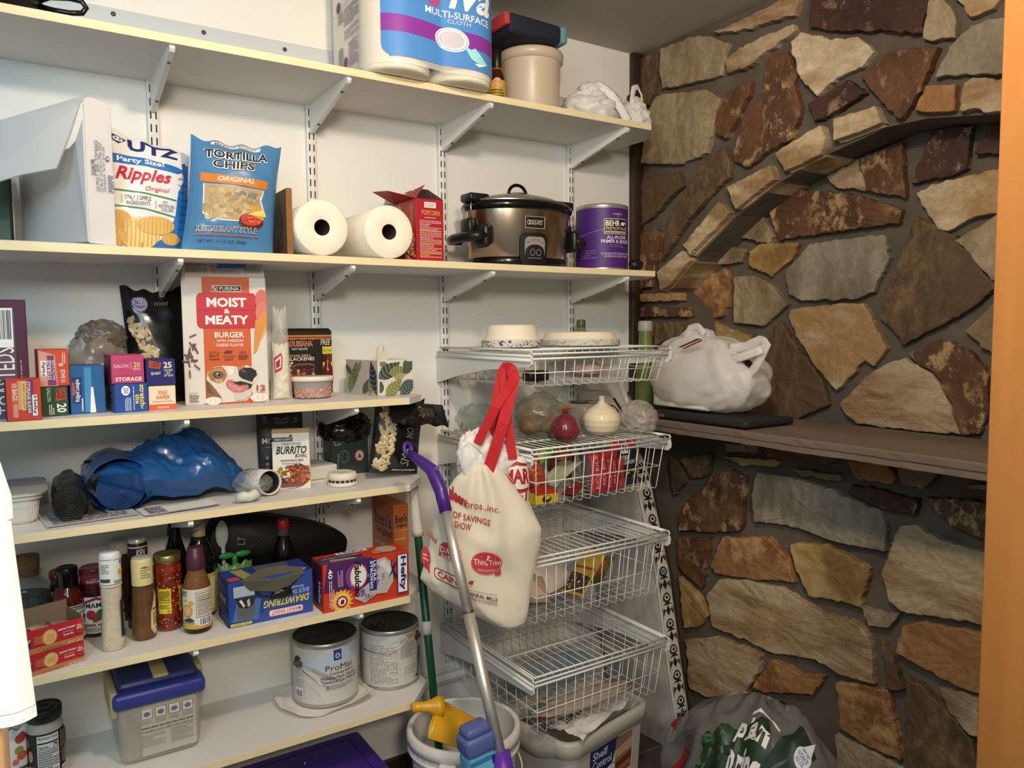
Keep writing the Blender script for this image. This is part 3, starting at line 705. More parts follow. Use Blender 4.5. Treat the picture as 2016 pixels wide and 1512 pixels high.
b = MB(); loop(b, [(-.02, -.02, .115), (.0, -.05, .12), (.03, -.075, .09), (.06, -.088, .045), (.085, -.09, .012)], m_bagw, .014, 2); loop(b, [(0, -.02, .11), (.05, -.03, .112), (.075, -.045, .085), (.06, -.05, .06)], m_bagw, .018, 7); b.build('knotted_handle', t)
p0 = Fy(1240, 215, -.16)
t = T('plastic_bag', 'small white plastic bag with upright loop handles beside stone wall on topmost shelf', 'plastic bag', (float(p0[0])+.004, -.17, z1), group='white plastic bags on the topmost shelf')
b = MB(); crumple(b, (0, 0, .045), (.052, .055, .058), m_bagw, 9, .28, 2.4, flat=.002); b.build('bag_body', t)
b = MB()
loop(b, [(-.025, -.02, .06), (-.022, -.02, .11), (-.012, -.018, .148), (.012, -.012, .158), (.028, -.01, .135), (.034, -.012, .10), (.042, -.016, .05)], m_bagw, .010, 4)
loop(b, [(-.022, -.022, .10), (0, -.02, .112), (.03, -.016, .105)], m_bagw, .012, 6); b.build('loop_handle', t)
b = MB(); b.rbox(-.014, -.012, .06, .026, .02, .135, m_black, .008, 2, tf=lambda x, y, z: (x, y, z)); b.build('dark_item', t)
# ================================================================ SECOND SHELF
z2 = TOP['S2']
# torn white carton
A = np.array((.142, -.302)); C_ = np.array((.030, -.035)); B_ = np.array((.193, -.272))
t = T('carton', 'torn open white cardboard carton with printed side panel at left of the chip bags', 'box', (A[0], A[1], z2))
m_cb = M('dcdcdc', .7, bump=(40, .05)); m_cb_shade = M('c6c6c4', .7)  # second card is a greyer copy, shade put into the colour
def sheet(b, P, mat, th=.003, n=None):
    P = [Vector(p) for p in P]; nn = (P[1]-P[0]).cross(P[-1]-P[0]).normalized()*th
    v = [tuple(p) for p in P]+[tuple(p+nn) for p in P]; k = len(P)
    b.add(v, [tuple(range(k)), tuple(range(2*k-1, k-1, -1))]+[(i, k+i, k+(i+1) % k, (i+1) % k) for i in range(k)], mat)
a2 = B_-A; c2 = C_-A; hA = .305
b = MB(); sheet(b, [(0, 0, .004), (a2[0], a2[1], .004), (a2[0], a2[1], hA-.014), (a2[0]*.8, a2[1]*.8, hA-.004), (a2[0]*.25, a2[1]*.25, hA-.001), (0, 0, hA-.008)], m_cb, .003)
pf = lambda u, v, o: (a2[0]*u+o*.49, a2[1]*u-o*.87, .004+v*hA)
b.deco(pf, [('T', 'LD POLY SEAL-TOP BAGS', .28, .36, .42, .70, '5a6070', 1), ('T', '13 IN X 15.5 IN 2.7MIL FRZ', .44, .36, .55, .69, '5a6070', 1), ('T', '100 BAGS  N.W. 4.4 LBS', .57, .36, .66, .67, '6a7080', 1), ('T', '2GALFR', .12, .46, .27, .57, '3a4254', 1, 1),
   ('E', .76, .59, .07, .018, '3a4a78'), ('E', .76, .59, .045, .011, 'dcdcdc'), ('F', .74, .36, .95, .48, 9, '4a5f9a', 3, 0)], off=.0072)
b.build('printed_panel', t)
b = MB(); sheet(b, [(0, 0, .006), (0, 0, hA-.05), (-.012, .02, hA-.09), (c2[0]*.2, c2[1]*.2, hA-.10), (c2[0], c2[1], hA-.10), (c2[0], c2[1], .02)], m_cb_shade, .003)
b.build('side_panel', t)
b = MB(); sheet(b, [(a2[0], a2[1], .006), (a2[0]+c2[0]*.2, a2[1]+c2[1]*.2, .006), (a2[0]+c2[0]*.2, a2[1]+c2[1]*.2, hA-.03), (a2[0], a2[1], hA-.012)], m_cb_shade, .003); b.build('back_panel', t)
b = MB()
FL = [Fy(x, y, yy) for x, y, yy in ((170, 189, -.298), (0, 239, -.24), (-60, 258, -.22), (-60, 375, -.26), (0, 358, -.275), (45, 345, -.285), (112, 333, -.30), (140, 265, -.305), (158, 205, -.303))]
sheet(b, [(p[0]-A[0], p[1]-A[1], p[2]-z2) for p in FL], M('b6b8ba', .7), .003); b.build('torn_flap', t)  # flap greyer again, its shade put into the colour
b = MB(); sheet(b, [(.052, -.004, .002), (-.31, .004, .002), (-.31, .25, .012), (-.09, .22, .004), (-.02, .03, .006)][::-1], m_cb_shade, .003); b.build('bottom_flap', t)
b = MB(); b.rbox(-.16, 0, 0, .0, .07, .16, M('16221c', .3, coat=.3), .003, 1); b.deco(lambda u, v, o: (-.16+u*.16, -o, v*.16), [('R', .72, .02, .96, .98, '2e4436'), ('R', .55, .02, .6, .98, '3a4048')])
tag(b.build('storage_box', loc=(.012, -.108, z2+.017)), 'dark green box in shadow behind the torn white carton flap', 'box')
# ripple chip bag
x0, w, h = fit((200, 480), (372, 488), (240, 228), -.285, z2)
o_ = dict(w=.205, h=h*1.03, t=.07, wr=.006, seed=3, neck=.03, shear=.015, lean=.03, pw=.6, slant=.05)
b = MB(); f0 = baggrid(b, M('e9e9ea', .25, coat=.3), **o_)
bb = '1f6fb8'; nv = '1c2a6a'; rd = 'c0283c'; gn = '2f8f4a'
wave = lambda u0, s=1: [(u0+.012*sin(i*1.1+s), i/24) for i in range(25)]
b.deco(f0, [('P', [(.13, .0), (.98, .0), (.98, .78), (.90, .80), (.93, .62), (.86, .50), (.83, .30), (.74, .13), (.60, .07), (.36, .03), (.13, .05)], bb),
  ('P', [(.0, .70), (.0, .78), (.5, .775), (.86, .745), (.93, .72), (.86, .675), (.5, .70)], bb),
  ('T', 'Party Size!', .22, .705, .70, .765, 'f4f4f4', 0, 2), ('T', 'UTZ', .33, .83, .86, .96, nv, 0, 3), ('E', .93, .795, .012, .009, nv),
  ('P', [(.16, .945), (.32, .93), (.24, .87), (.16, .90)], nv), ('E', .235, .91, .05, .02, 'e9e9ea'), ('E', .215, .912, .012, .008, nv), ('E', .255, .912, .012, .008, nv),
  ('T', 'Ripples', .20, .535, .78, .675, rd, 0, 2, 1), ('T', 'Original', .50, .475, .76, .525, rd, 0, 0, 1),
  ('P', [(.15, .485), (.5, .47), (.84, .435), (.84, .425), (.5, .46), (.15, .475)], gn), ('P', [(.15, .36), (.5, .345), (.84, .295), (.84, .285), (.5, .335), (.15, .35)], gn),
  ('T', 'ONLY 3 SIMPLE', .29, .405, .56, .44, '2a2a34'), ('T', 'INGREDIENTS', .31, .365, .55, .395, '2a2a34'), ('T', 'NO', .69, .395, .74, .415, '2a2a34'), ('T', 'ARTIFICIAL', .64, .36, .82, .385, '2a2a34'), ('T', 'COLORS', .67, .33, .80, .355, '2a2a34'),
  ('R', .26, .375, .264, .44, '2a2a34'), ('R', .61, .345, .614, .41, '2a2a34')], L=.06, off=.0012)
ch = ['e0bd74', 'd6ad5e', 'e8cb8a', 'dab468']
for (cu, cv, ru, rv, k) in ((.24, .23, .13, .09, 1), (.62, .21, .20, .075, 3), (.22, .11, .11, .08, 0), (.78, .11, .10, .05, 1), (.45, .14, .21, .13, 2)):
    b.deco(f0, [('E', cu, cv, ru, rv, 'b88a3e'), ('E', cu, cv+.002, ru*.97, rv*.97, ch[k])]+[('P', [(cu+ru*q-.006, cv-rv*.85*sqrt(1-q*q)), (cu+ru*q+.006, cv-rv*.85*sqrt(1-q*q)), (cu+ru*q+.006, cv+rv*.85*sqrt(1-q*q)), (cu+ru*q-.006, cv+rv*.85*sqrt(1-q*q))], 'cfa352') for q in (-.8, -.6, -.4, -.2, 0, .2, .4, .6, .8)], L=.07, off=.0022+.0004*k)
for k in range(11):
    v0 = .07+k*.062; b.deco(f0, [('P', [(.86+.01*i, v0+.008*sin(i*1.3+k)) for i in range(12)]+[(.86+.01*i, v0+.007+.008*sin(i*1.3+k)) for i in range(11, -1, -1)], '164f8e')], L=.05, off=.0026)
tag(b.build('chip_bag', loc=(x0+.092, -.186, z2), rz=.02), 'white and blue ripple potato chip bag between the torn carton and tortilla chips', 'chip bag')
# tortilla chip bag
x0, w, h = fit((362, 490), (532, 492), (560, 285), -.275, z2)
o_ = dict(w=.205, h=h-.005, t=.085, wr=.007, seed=8, neck=.05, lean=.02, top=1.0, pw=.6, shear=.034)
b = MB(); f0 = baggrid(b, M('4a7fae', .3, coat=.25), **o_)
b.deco(f0, [('P', [(.2, .985), (.75, .985), (.74, .95), (.2, .96)], 'e6e2e0'), ('T', 'MARKET BASKET', .24, .958, .70, .98, '9a3a3a', 0, 1),
  ('P', [(.10, .70), (.86, .66), (.86, .585), (.6, .60), (.3, .61), (.10, .62)], 'cf7a2a'), ('T', 'ORIGINAL', .28, .63, .70, .675, 'f0e6d8', 0, 1, 1),
  ('P', [(.13, .60), (.83, .575), (.80, .48), (.84, .40), (.84, .31), (.62, .275), (.35, .275), (.15, .33)], 'e8e4da'), ('P', [(.145, .598), (.815, .573), (.785, .48), (.82, .40), (.82, .32), (.62, .285), (.35, .285), (.16, .34)], 'b39a70'),
  ('S', .2, .31, .72, .56, 46, .09, .055, ['b8a076', 'a89068', 'c6b086', '9c8660'], 4), ('S', .45, .5, .75, .57, 8, .05, .03, ['6f7a80', '7d8080'], 9),
  ('E', .70, .285, .15, .075, '5e2320'), ('E', .70, .30, .13, .055, 'c0442e'), ('S', .6, .27, .8, .33, 24, .025, .014, ['d2573a', 'a83424', 'e07a5a'], 6), ('P', [(.66, .43), (.80, .42), (.86, .32), (.84, .30), (.70, .34)], 'caa24a'), ('P', [(.64, .345), (.84, .40), (.88, .335)], 'f0d67c')], L=.05, off=.0012)
for dv, c in ((-.003, 'efece6'),):
    for du in (-.008, .008): b.deco(f0, [('T', 'TORTILLA', .13+du, .835+dv, .83+du, .92+dv, c, 0, 3), ('T', 'CHIPS', .22+du, .745+dv, .68+du, .825+dv, c, 0, 3)], L=.06, off=.003)
b.deco(f0, [('T', 'TORTILLA', .13, .84, .83, .915, '15151a', 0, 2), ('T', 'CHIPS', .22, .75, .68, .82, '15151a', 0, 2), ('T', 'RESTAURANT STYLE', .1, .175, .77, .225, 'f2eee6', 0, 3), ('T', 'RESTAURANT STYLE', .1, .18, .77, .222, '2a2428'),
  ('F', .1, .135, .8, .155, 1, 'c0603a', 5), ('T', 'NET WT. 12 1/2 OZ. (354g)', .13, .075, .66, .105, '1c2834')], L=.06, off=.0036)
tag(b.build('chip_bag', loc=(x0+.099, -.259, z2), rz=-.03), 'blue tortilla chip bag with a salsa bowl picture beside the wooden block', 'chip bag')
# wooden block sign
b = MB(); m_dw = M('5b4128', .6, var=(6, '3f2c1a', .3, (1, 4, 1))); b.rbox(0, 0, 0, .0145, .19, .158, m_dw, .002, 1)
b.deco(lambda u, v, o: (-o, .19*(1-u), v*.158), [('E', .62, .5, .20, .30, '2e2015'), ('E', .62, .5, .16, .25, '4c3622'), ('T', 'BILLY', .5, .06, .8, .16, '2a1c10', 0, 1), ('P', [(.56, .4), (.62, .68), (.68, .4), (.62, .5)], '2e2015')])
b.deco(lambda u, v, o: (.0145*u, -o, v*.158), [('R', 0, 0, 1, 1, M('8a5c30', .55, var=(8, '74491f', .3, (6, 6, .5))))])
tag(b.build('block_sign', loc=(.560, -.288, z2)), 'square dark wooden block sign standing edge on beside the paper towel rolls', 'sign')
# two paper towel rolls lying towards the viewer
for (cx, cz, r, lab) in ((.6435, 1.680, .0675, 'unwrapped white paper towel roll lying next to the wooden block sign'), (.8205, 1.680, .0675, 'unwrapped white paper towel roll lying next to the red popcorn box')):
    t = T('paper_towel_roll', lab, 'paper towel roll', (cx, -.30, z2), group='loose paper towel rolls on the second shelf')
    b = MB(); Lr = .275; tf = lambda x, y, z, r=r: (x, z, y+r+.001)
    prof = [(.0195, .002), (.022, 0), (r-.004, 0), (r, .004), (r, Lr-.004), (r-.004, Lr), (.0195, Lr)]
    b.lathe(prof, M('f6efdc', .85, bump=(140, .5)), 56, tf=tf); 
    for q in range(8):
        ra = .026+q*.0052; b.lathe([(ra, -.0002), (ra+.0006, -.0002)], 'e2d8c0', 48, tf=tf)
    b.build('paper', t)
    MB().lathe([(.0198, .001), (.0198, Lr-.001)], M('4a3a2c', .9), 28, tf=tf).build('cardboard_core', t)
# popcorn box
w = .082; h = .166
def ptx(): pass
red = 'a81c2c'
o = carton('popcorn_box', 'open red microwave popcorn box leaning beside the slow cooker', 'box', .909, -.275, z2, w, .145, h, 0, body=red, r=.001,
  front=[('R', .3, .86, .72, .95, 'f0ece6'), ('T', 'MARKET', .34, .908, .68, .935, '2a2a3a'), ('T', 'BASKET', .34, .875, .68, .902, '2a2a3a'), ('T', 'POPCORN', .2, .74, .85, .82, 'd8a040', 0, 1), ('F', .3, .69, .7, .71, 1, 'e6d8c8', 1),
         ('F', .12, .06, .9, .66, 22, 'd8a8a0', 4), ('R', .12, .48, .9, .5, 'c89040'), ('R', .12, .28, .9, .3, 'c89040'), ('R', .12, .12, .9, .14, 'c89040')],
  left=[('T', '6-Pack', .72, .1, .9, .42, 'f2e6d8', 1, 1), ('T', 'Microwavable', .72, .5, .88, .95, 'c8a038', 1), ('S', .5, .02, .95, .45, 26, .07, .05, ['e2c070', 'd2a850', 'f0dc9a'], 7), ('S', .1, .5, .6, .95, 18, .08, .06, ['d8b860', 'caa040', 'b8604a'], 8)])
b = MB(); fl = M('a02a3a', .6); fw = M('8f8878', .7)
sheet(b, [(0, .0, h), (w*.05, .14, h), (w*.1-.075, .13, h+.028), (-.07, .02, h+.014)], fl, .0012); sheet(b, [(0, 0, h), (w*.4, .01, h+.038), (w*.5, .13, h+.035), (.002, .14, h)], fl, .0012)
sheet(b, [(w, .0, h), (w, .14, h), (w*.7, .13, h+.03), (w*.55, .1, h+.042), (w*.62, .03, h+.03)], fw, .0012); b.build('lid_flaps', o)
t = T('clip_jar', 'glass jar with a wire clip lid standing behind the red popcorn box', 'jar', (.975, -.055, z2))
MB().lathe([(0, .002), (.048, .002), (.052, .008), (.052, .15), (.045, .165), (.045, .18)], m_glass, 32).build('glass_body', t)
b = MB(); b.lathe([(.048, .180), (.052, .184), (.052, .20), (.045, .207), (0, .21)], M('9aa09c', .15, trl=.3), 32); b.build('lid', t)
b = MB(); b.tube([(-.03, -.05, .185), (-.02, -.056, .205), (.0, -.056, .214), (.02, -.055, .206), (.03, -.05, .185)], .0025, m_steel, 6); b.rbox(.02, -.056, .20, .05, -.02, .225, m_black, .006, 2); b.build('clip', t)
# slow cooker
cx = 1.305; cy = -.165; ax = .172; ay = .128; H = .165
t = T('slow_cooker', 'oval stainless steel slow cooker with black handles and glass lid on second shelf', 'slow cooker', (cx, cy, z2))
s_ = M('b9a58c', .24, 1., bump=(3, .02)); b = MB(); b.lathe([(.90, .024), (.93, .03), (1.0, H)], s_, 72, sx=ax, sy=ay); b.build('steel_body', t)
b = MB(); b.lathe([(.0, .002), (.9, .002), (.93, .008), (.925, .026), (.90, .028)], m_blackg, 64, sx=ax, sy=ay); b.build('base', t)
b = MB(); b.lathe([(1.0, H-.002), (1.045, H+.002), (1.06, H+.010), (1.05, H+.018), (1.0, H+.024), (.94, H+.026)], m_blackg, 72, sx=ax, sy=ay); b.build('rim', t)
b = MB(); b.lathe([(.95, H+.024), (.93, H+.029), (.75, H+.042), (.45, H+.053), (.15, H+.058), (0, H+.058)], M('8d8678', .08, trl=.25, spec=1.), 64, sx=ax, sy=ay); b.lathe([(.955, H+.023), (.965, H+.028), (.95, H+.030)], m_steel, 64, sx=ax, sy=ay)
lid = b.build('glass_lid', t)
b = MB(); b.tube([(.032*cos(a), 0, H+.058+.030*sin(a)) for a in [pi*i/14 for i in range(15)]], .0052, m_blackg, 8); b.lathe([(.04, H+.055), (.036, H+.06), (0, H+.062)], m_blackg, 24); b.build('lid_handle', lid)
for s in (-1, 1):
    b = MB()
    for q in range(1): b.tube([(s*(ax*.93), -.075, .085), (s*(ax+.022), -.07, .083), (s*(ax+.034), -.03, .082), (s*(ax+.036), .0, .082), (s*(ax+.034), .03, .082), (s*(ax+.022), .07, .083), (s*ax*.93, .075, .085)], .0145, m_black, 10)
    b.rbox(s*ax*.93-.012, -.088, .052, s*ax*.93+.012, -.03, .118, m_black, .01, 2); b.build('side_handle', t)
    b = MB(); b.rbox(s*(ax+.005)-.012, -.03, .09, s*(ax+.005)+.010, .02, .14, m_black, .004, 1); b.rbox(s*(ax*.9)-.035*1, -.04, H+.022, s*(ax*.9)+.032, .02, H+.046, m_black, .006, 2)
    for y in (-.026, .015): b.tube([(s*(ax+.008), y, .13), (s*(ax+.006), y, H+.04)], .0016, m_steel, 6)
    b.build('lid_latch', t)
fr = lambda u0, u1, z0, zz: (lambda u, v, o: ((ax*(.93+.07*(z0+(zz-z0)*v)/H)+o)*sin(u0+(u1-u0)*u), -(ay*(.93+.07*(z0+(zz-z0)*v)/H)+o)*cos(u0+(u1-u0)*u), z0+(zz-z0)*v))
b = MB(); f1 = fr(-.42, .12, .012, .094)
b.deco(f1, [('O', 0, -.1, 1, 1, .2, .25, '0e0e0f')], L=.08, off=.004); b.deco(f1, [('O', .16, .12, .9, .88, .16, .2, '8f8a80'), ('P', [(.18, .14), (.88, .14), (.88, .35)]+[(.53+.35*cos(a), .35+.26*sin(a)) for a in [pi*i/10 for i in range(11)]]+[(.18, .35)], '141416'), ('E', .44, .33, .09, .12, '9a948a'), ('E', .44, .33, .075, .10, '141416'), ('E', .66, .33, .09, .12, '9a948a'), ('E', .66, .33, .075, .10, '141416'), ('T', 'WARM', .22, .66, .32, .70, '2a2a2a'), ('T', 'LOW', .4, .74, .5, .78, '2a2a2a'), ('T', 'HIGH', .58, .74, .68, .78, '2a2a2a'), ('T', 'OFF', .74, .66, .84, .7, '2a2a2a')], L=.1, off=.005)
b.build('control_panel', t)
b = MB(); f2 = fr(-.32, .06, .108, .142); b.deco(f2, [('R', 0, 0, 1, 1, 'c8c0b4'), ('R', .02, .04, .97, .97, '1a1412'), ('T', 'CROCK-POT', .1, .3, .88, .7, 'cfc6b8', 0, 1)], L=.12, off=.002); b.build('name_plate', t)
# purple primer can
x, r = cfit(1127, 1232, 470, -.175); h = zat(1180, 408, -.175)-z2
def can(t, r, h, th, lab, lidc='8a8a88', body='b8b6b0'):
    b = MB(); b.lathe([(0, .003), (r*.985, .003), (r*.99, 0), (r, .002), (r, .006), (r*.985, .009), (r*.985, h-.012), (r, h-.008), (r, h-.002), (r*.97, h)], M(body, .35, .7), 48); b.build('can_body', t)
    b = MB(); b.lathe([(r*.97, h), (r*.94, h+.001), (r*.92, h-.004), (r*.88, h-.005), (r*.86, h+.001), (r*.84, h-.003), (0, h-.003)], M(lidc, .35, .8), 48); l = b.build('lid', t)
    if lab:
        b = MB(); fn = cyl(r*.985, th, -1.75, 1.75, .010, h-.013); b.grid(lambda u, v: fn(u, v, .0004), 40, 3, ink(lab[0])); b.deco(fn, lab[1], L=.05, off=.001); b.build('label', t)
    return l
x += .012
t = T('paint_can', 'purple primer can on second shelf between slow cooker and stone wall', 'paint can', (x, -.175, z2))
C0 = -.62
can(t, r, h, C0, ('4a2072', [('P', [(.12, .5), (.5, .64), (.5, .645), (.12, .505)], 'b8a8c0'), ('O', .50, .56, .79, .82, .014, .02, 'd8cdb8'), ('O', .507, .57, .783, .81, .01, .016, '17131a'), ('T', 'BEHR', .518, .695, .685, .79, 'efe6dc', 0, 2), ('E', .725, .735, .03, .03, 'efe6dc'), ('E', .75, .75, .016, .018, 'efe6dc'), ('T', 'PREMIUM PLUS', .518, .628, .772, .68, 'd8cdb8'), ('R', .512, .58, .778, .612, 'c0a878'),
  ('T', 'INTERIOR', .60, .88, .71, .91, 'd8cde0'), ('T', '75', .645, .845, .665, .868, 'd8cde0'), ('T', 'ALL-IN-ONE', .53, .48, .77, .535, 'e8e0ea', 0, 1), ('T', 'PRIMER & SEALER', .47, .41, .82, .468, 'e8e0ea', 0, 1), ('F', .56, .33, .74, .39, 2, '7a5a98', 2), ('T', 'EXCELLENT FOR STAIN BLOCKING', .47, .215, .83, .248, 'd8cde0'), ('T', 'ADHESION & COLOR CHANGE', .50, .17, .80, .203, 'd8cde0'), ('F', .22, .14, .42, .3, 4, '7a5a98', 3)]), '5a5560')
b = MB(); b.sphere((.052, -.082, .02), (.028, .02, .02), m_black, 14, 8, nz=.15); 
tag(b.build('rubber_stopper', loc=(x+.012, -.187, z2)), 'small black lump at foot of the purple primer can', 'stopper')
# ================================================================ THIRD SHELF
z3 = TOP['S3']; GZ = 'zip bag and wrap boxes on the third shelf'
wh = 'f2eee6'
carton('snack_box', 'tall dark plum snack box with a barcode behind the lower red bag box', 'box', -.125, -.232, z3, .149, .06, .247, -.02, body='4a1a34',
  front=[('R', .0, .0, .86, .93, '5b4a54'), ('T', 'TOASTEDS', .62, .04, .84, .60, wh, 1), ('F', .90, .12, .93, .5, 1, 'b09060', 3, 1), ('B', .55, .64, .84, .93), ('R', .55, .60, .84, .64, wh)])
hr = 'c4392c'
hx = dict(front=[('P', [(.22, 0), (1, 0), (1, 1), (.22, 1)], hr), ('P', [(.40, .25), (.78, .25), (.78, 1), (.40, 1)], 'e6b09a'), ('P', [(.60, .25), (.86, .25), (.86, 1), (.66, 1)], '7a4068')])
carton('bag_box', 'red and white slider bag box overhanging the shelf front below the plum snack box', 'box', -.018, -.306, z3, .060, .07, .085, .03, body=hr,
  front=[('R', .02, .02, .98, .98, 'c8402e'), ('R', .16, .1, .34, .9, 'd4614a'), ('P', [(.34, .28), (.62, .28), (.66, .96), (.34, .96)], 'dc9a7c'), ('R', .44, .26, .56, .94, 'dfc85a'), ('P', [(.56, .2), (.78, .2), (.78, .98), (.60, .98)], '6e3560'),
         ('R', .74, .12, .88, .62, 'f0ece6'), ('T', 'Hefty', .755, .15, .865, .59, '1d2a6a', 3, 2), ('T', 'STORAGE SLIDER', .6, .18, .70, .94, wh, 3, 1), ('T', 'JUMBO 2.5 GALLON', .46, .3, .54, .9, 'b04a2a', 3), ('T', '10 BAGS', .18, .5, .32, .9, wh, 3, 1), ('F', .2, .1, .32, .42, 3, 'f0d0c4', 2, 1)],
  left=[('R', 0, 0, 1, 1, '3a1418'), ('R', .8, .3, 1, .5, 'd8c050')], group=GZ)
carton('bag_box', 'dark green bag box at the bottom, beneath the upright red slider bag box', 'box', .043, -.240, z3, .050, .11, .064, .02, body='1f4a30',
  front=[('T', '20', .56, .12, .92, .42, wh, 3, 2), ('P', [(.52, .5), (.94, .56), (.9, .95), (.56, .9)], 'b0402c'), ('T', 'LOCK', .58, .58, .88, .88, '2a1a14', 3, 1), ('T', 'GALLON', .22, .5, .36, .96, wh, 3), ('F', .26, .06, .48, .4, 3, 'd8dcd0', 3, 1)], group=GZ)
carton('bag_box', 'red and white slider bag box stacked on the dark green bag box', 'box', .040, -.241, z3+.0645, .057, .11, .078, .02, body=hr,
  front=[('R', .02, .02, .98, .98, 'cc4a2c'), ('P', [(.04, .0), (.62, .0), (.56, .85), (.04, .98)], 'd49a88'), ('P', [(.3, .02), (.58, .02), (.52, .84), (.3, .84)], '7a3a66'), ('R', .09, .28, .28, .70, 'f0ece6'), ('T', 'Hefty', .12, .30, .26, .68, '1d2a6a', 1, 2), ('T', 'STORAGE', .31, .18, .43, .72, wh, 1, 1), ('T', 'GALLON SLIDER', .46, .16, .54, .72, wh, 1), ('T', '15 BAGS', .72, .1, .86, .45, wh, 1, 1), ('E', .74, .58, .08, .05, 'e8b09a'), ('F', .78, .62, .9, .9, 2, 'f0d0c4', 4, 1)],
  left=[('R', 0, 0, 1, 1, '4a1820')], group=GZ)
carton('pasta_box', 'blue lasagna pasta box standing between green bag box and cling wrap boxes', 'box', .097, -.226, z3, .068, .10, .106, .04, body='1f5a94',
  front=[('R', .42, .04, .62, .96, '3f8cc0'), ('P', [(.55, .02), (.72, .02), (.66, .55), (.60, .55)], wh), ('R', .08, .22, .34, .76, '16306a'), ('T', 'Ridged Lasagna', .14, .26, .30, .72, wh, 1, 1), ('O', .06, .38, .14, .66, .02, .02, 'c04a4a'), ('F', .3, .06, .38, .36, 1, 'd8e0ea', 2, 1)])
carton('wrap_box', 'blue cling wrap box with yellow name, under the pink storage bag box', 'box', .180, -.252, z3, .067, .115, .064, .04, body='1e4a96',
  front=[('T', 'stretch-', .76, .10, .92, .95, 'e6d24a', 3, 2), ('T', 'tite', .62, .28, .75, .62, 'e6d24a', 3, 2), ('E', .34, .76, .13, .17, wh), ('T', '250', .28, .66, .42, .86, '2a3a7a', 3, 1), ('F', .3, .06, .5, .52, 4, 'c8d4ea', 2, 1), ('F', .55, .08, .6, .9, 1, 'c8d4ea', 4, 1)],
  left=[('R', 0, 0, 1, 1, '5f6a80'), ('F', .2, .25, .8, .7, 4, '2e3340', 5)], group=GZ)
carton('bag_box', 'pink gallon storage bag box stacked on the blue cling wrap box', 'box', .176, -.250, z3+.0645, .066, .11, .063, .03, body='b8406e',
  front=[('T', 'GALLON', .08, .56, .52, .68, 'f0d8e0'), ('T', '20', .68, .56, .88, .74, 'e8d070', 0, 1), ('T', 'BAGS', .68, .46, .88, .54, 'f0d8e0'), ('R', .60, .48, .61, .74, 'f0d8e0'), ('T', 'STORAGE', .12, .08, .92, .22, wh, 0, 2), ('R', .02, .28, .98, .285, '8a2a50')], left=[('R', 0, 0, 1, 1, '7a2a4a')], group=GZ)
carton('wrap_box', 'cream and orange wax paper box beneath the navy quart bag box', 'box', .250, -.241, z3, .057, .12, .055, .02, body='ecdcc0',
  front=[('R', 0, 0, 1, .24, 'd8603a'), ('T', 'WAX', .34, .62, .70, .82, 'cf5a34', 0, 1), ('T', 'PAPER', .28, .44, .78, .60, 'cf5a34', 0, 1), ('F', .12, .3, .9, .4, 1, 'c8a888', 3), ('F', .3, .06, .74, .16, 2, 'f0d8c8', 3)], group=GZ)
carton('bag_box', 'navy blue quart bag box stacked on the cream wax paper box', 'box', .246, -.242, z3+.0555, .062, .115, .061, .02, body='1b2366',
  front=[('P', [(.1, .68), (.48, .62), (.54, .86), (.12, .96)], 'b0402c'), ('T', 'LOCK', .2, .72, .46, .88, '2a1a14', 0, 1), ('T', '25', .60, .66, .88, .88, wh, 0, 2), ('T', 'QUART', .16, .40, .50, .52, wh, 0, 1), ('T', 'DOUBLE', .62, .54, .90, .62, wh), ('T', 'SEAL', .68, .44, .84, .52, wh), ('T', 'ZIP BAGS', .60, .34, .92, .42, wh)], group=GZ)
# clear bag with brown snacks behind
t = T('snack_bag', 'clear plastic bag of brown snacks behind the blue pasta box', 'snack bag', (.165, -.062, z3))
b = MB(); crumple(b, (0, 0, .085), (.058, .042, .09), M('a09488', .2, trl=.5, spec=.9, bump=(24, .6)), 4, .3, 2.0, flat=.002); crumple(b, (.012, 0, .165), (.045, .028, .035), M('6f6258', .25, trl=.4, bump=(24, .6)), 7, .35, 2.4); b.build('clear_bag', t)
b = MB()
for i in range(14): b.sphere((.09*(random.Random(i).random()-.5), .04*(random.Random(i+50).random()-.5), .02+.07*random.Random(i+90).random()), .018, 'a86a48', 10, 6)
tag(b.build('snacks', t), None, None, kind='stuff')
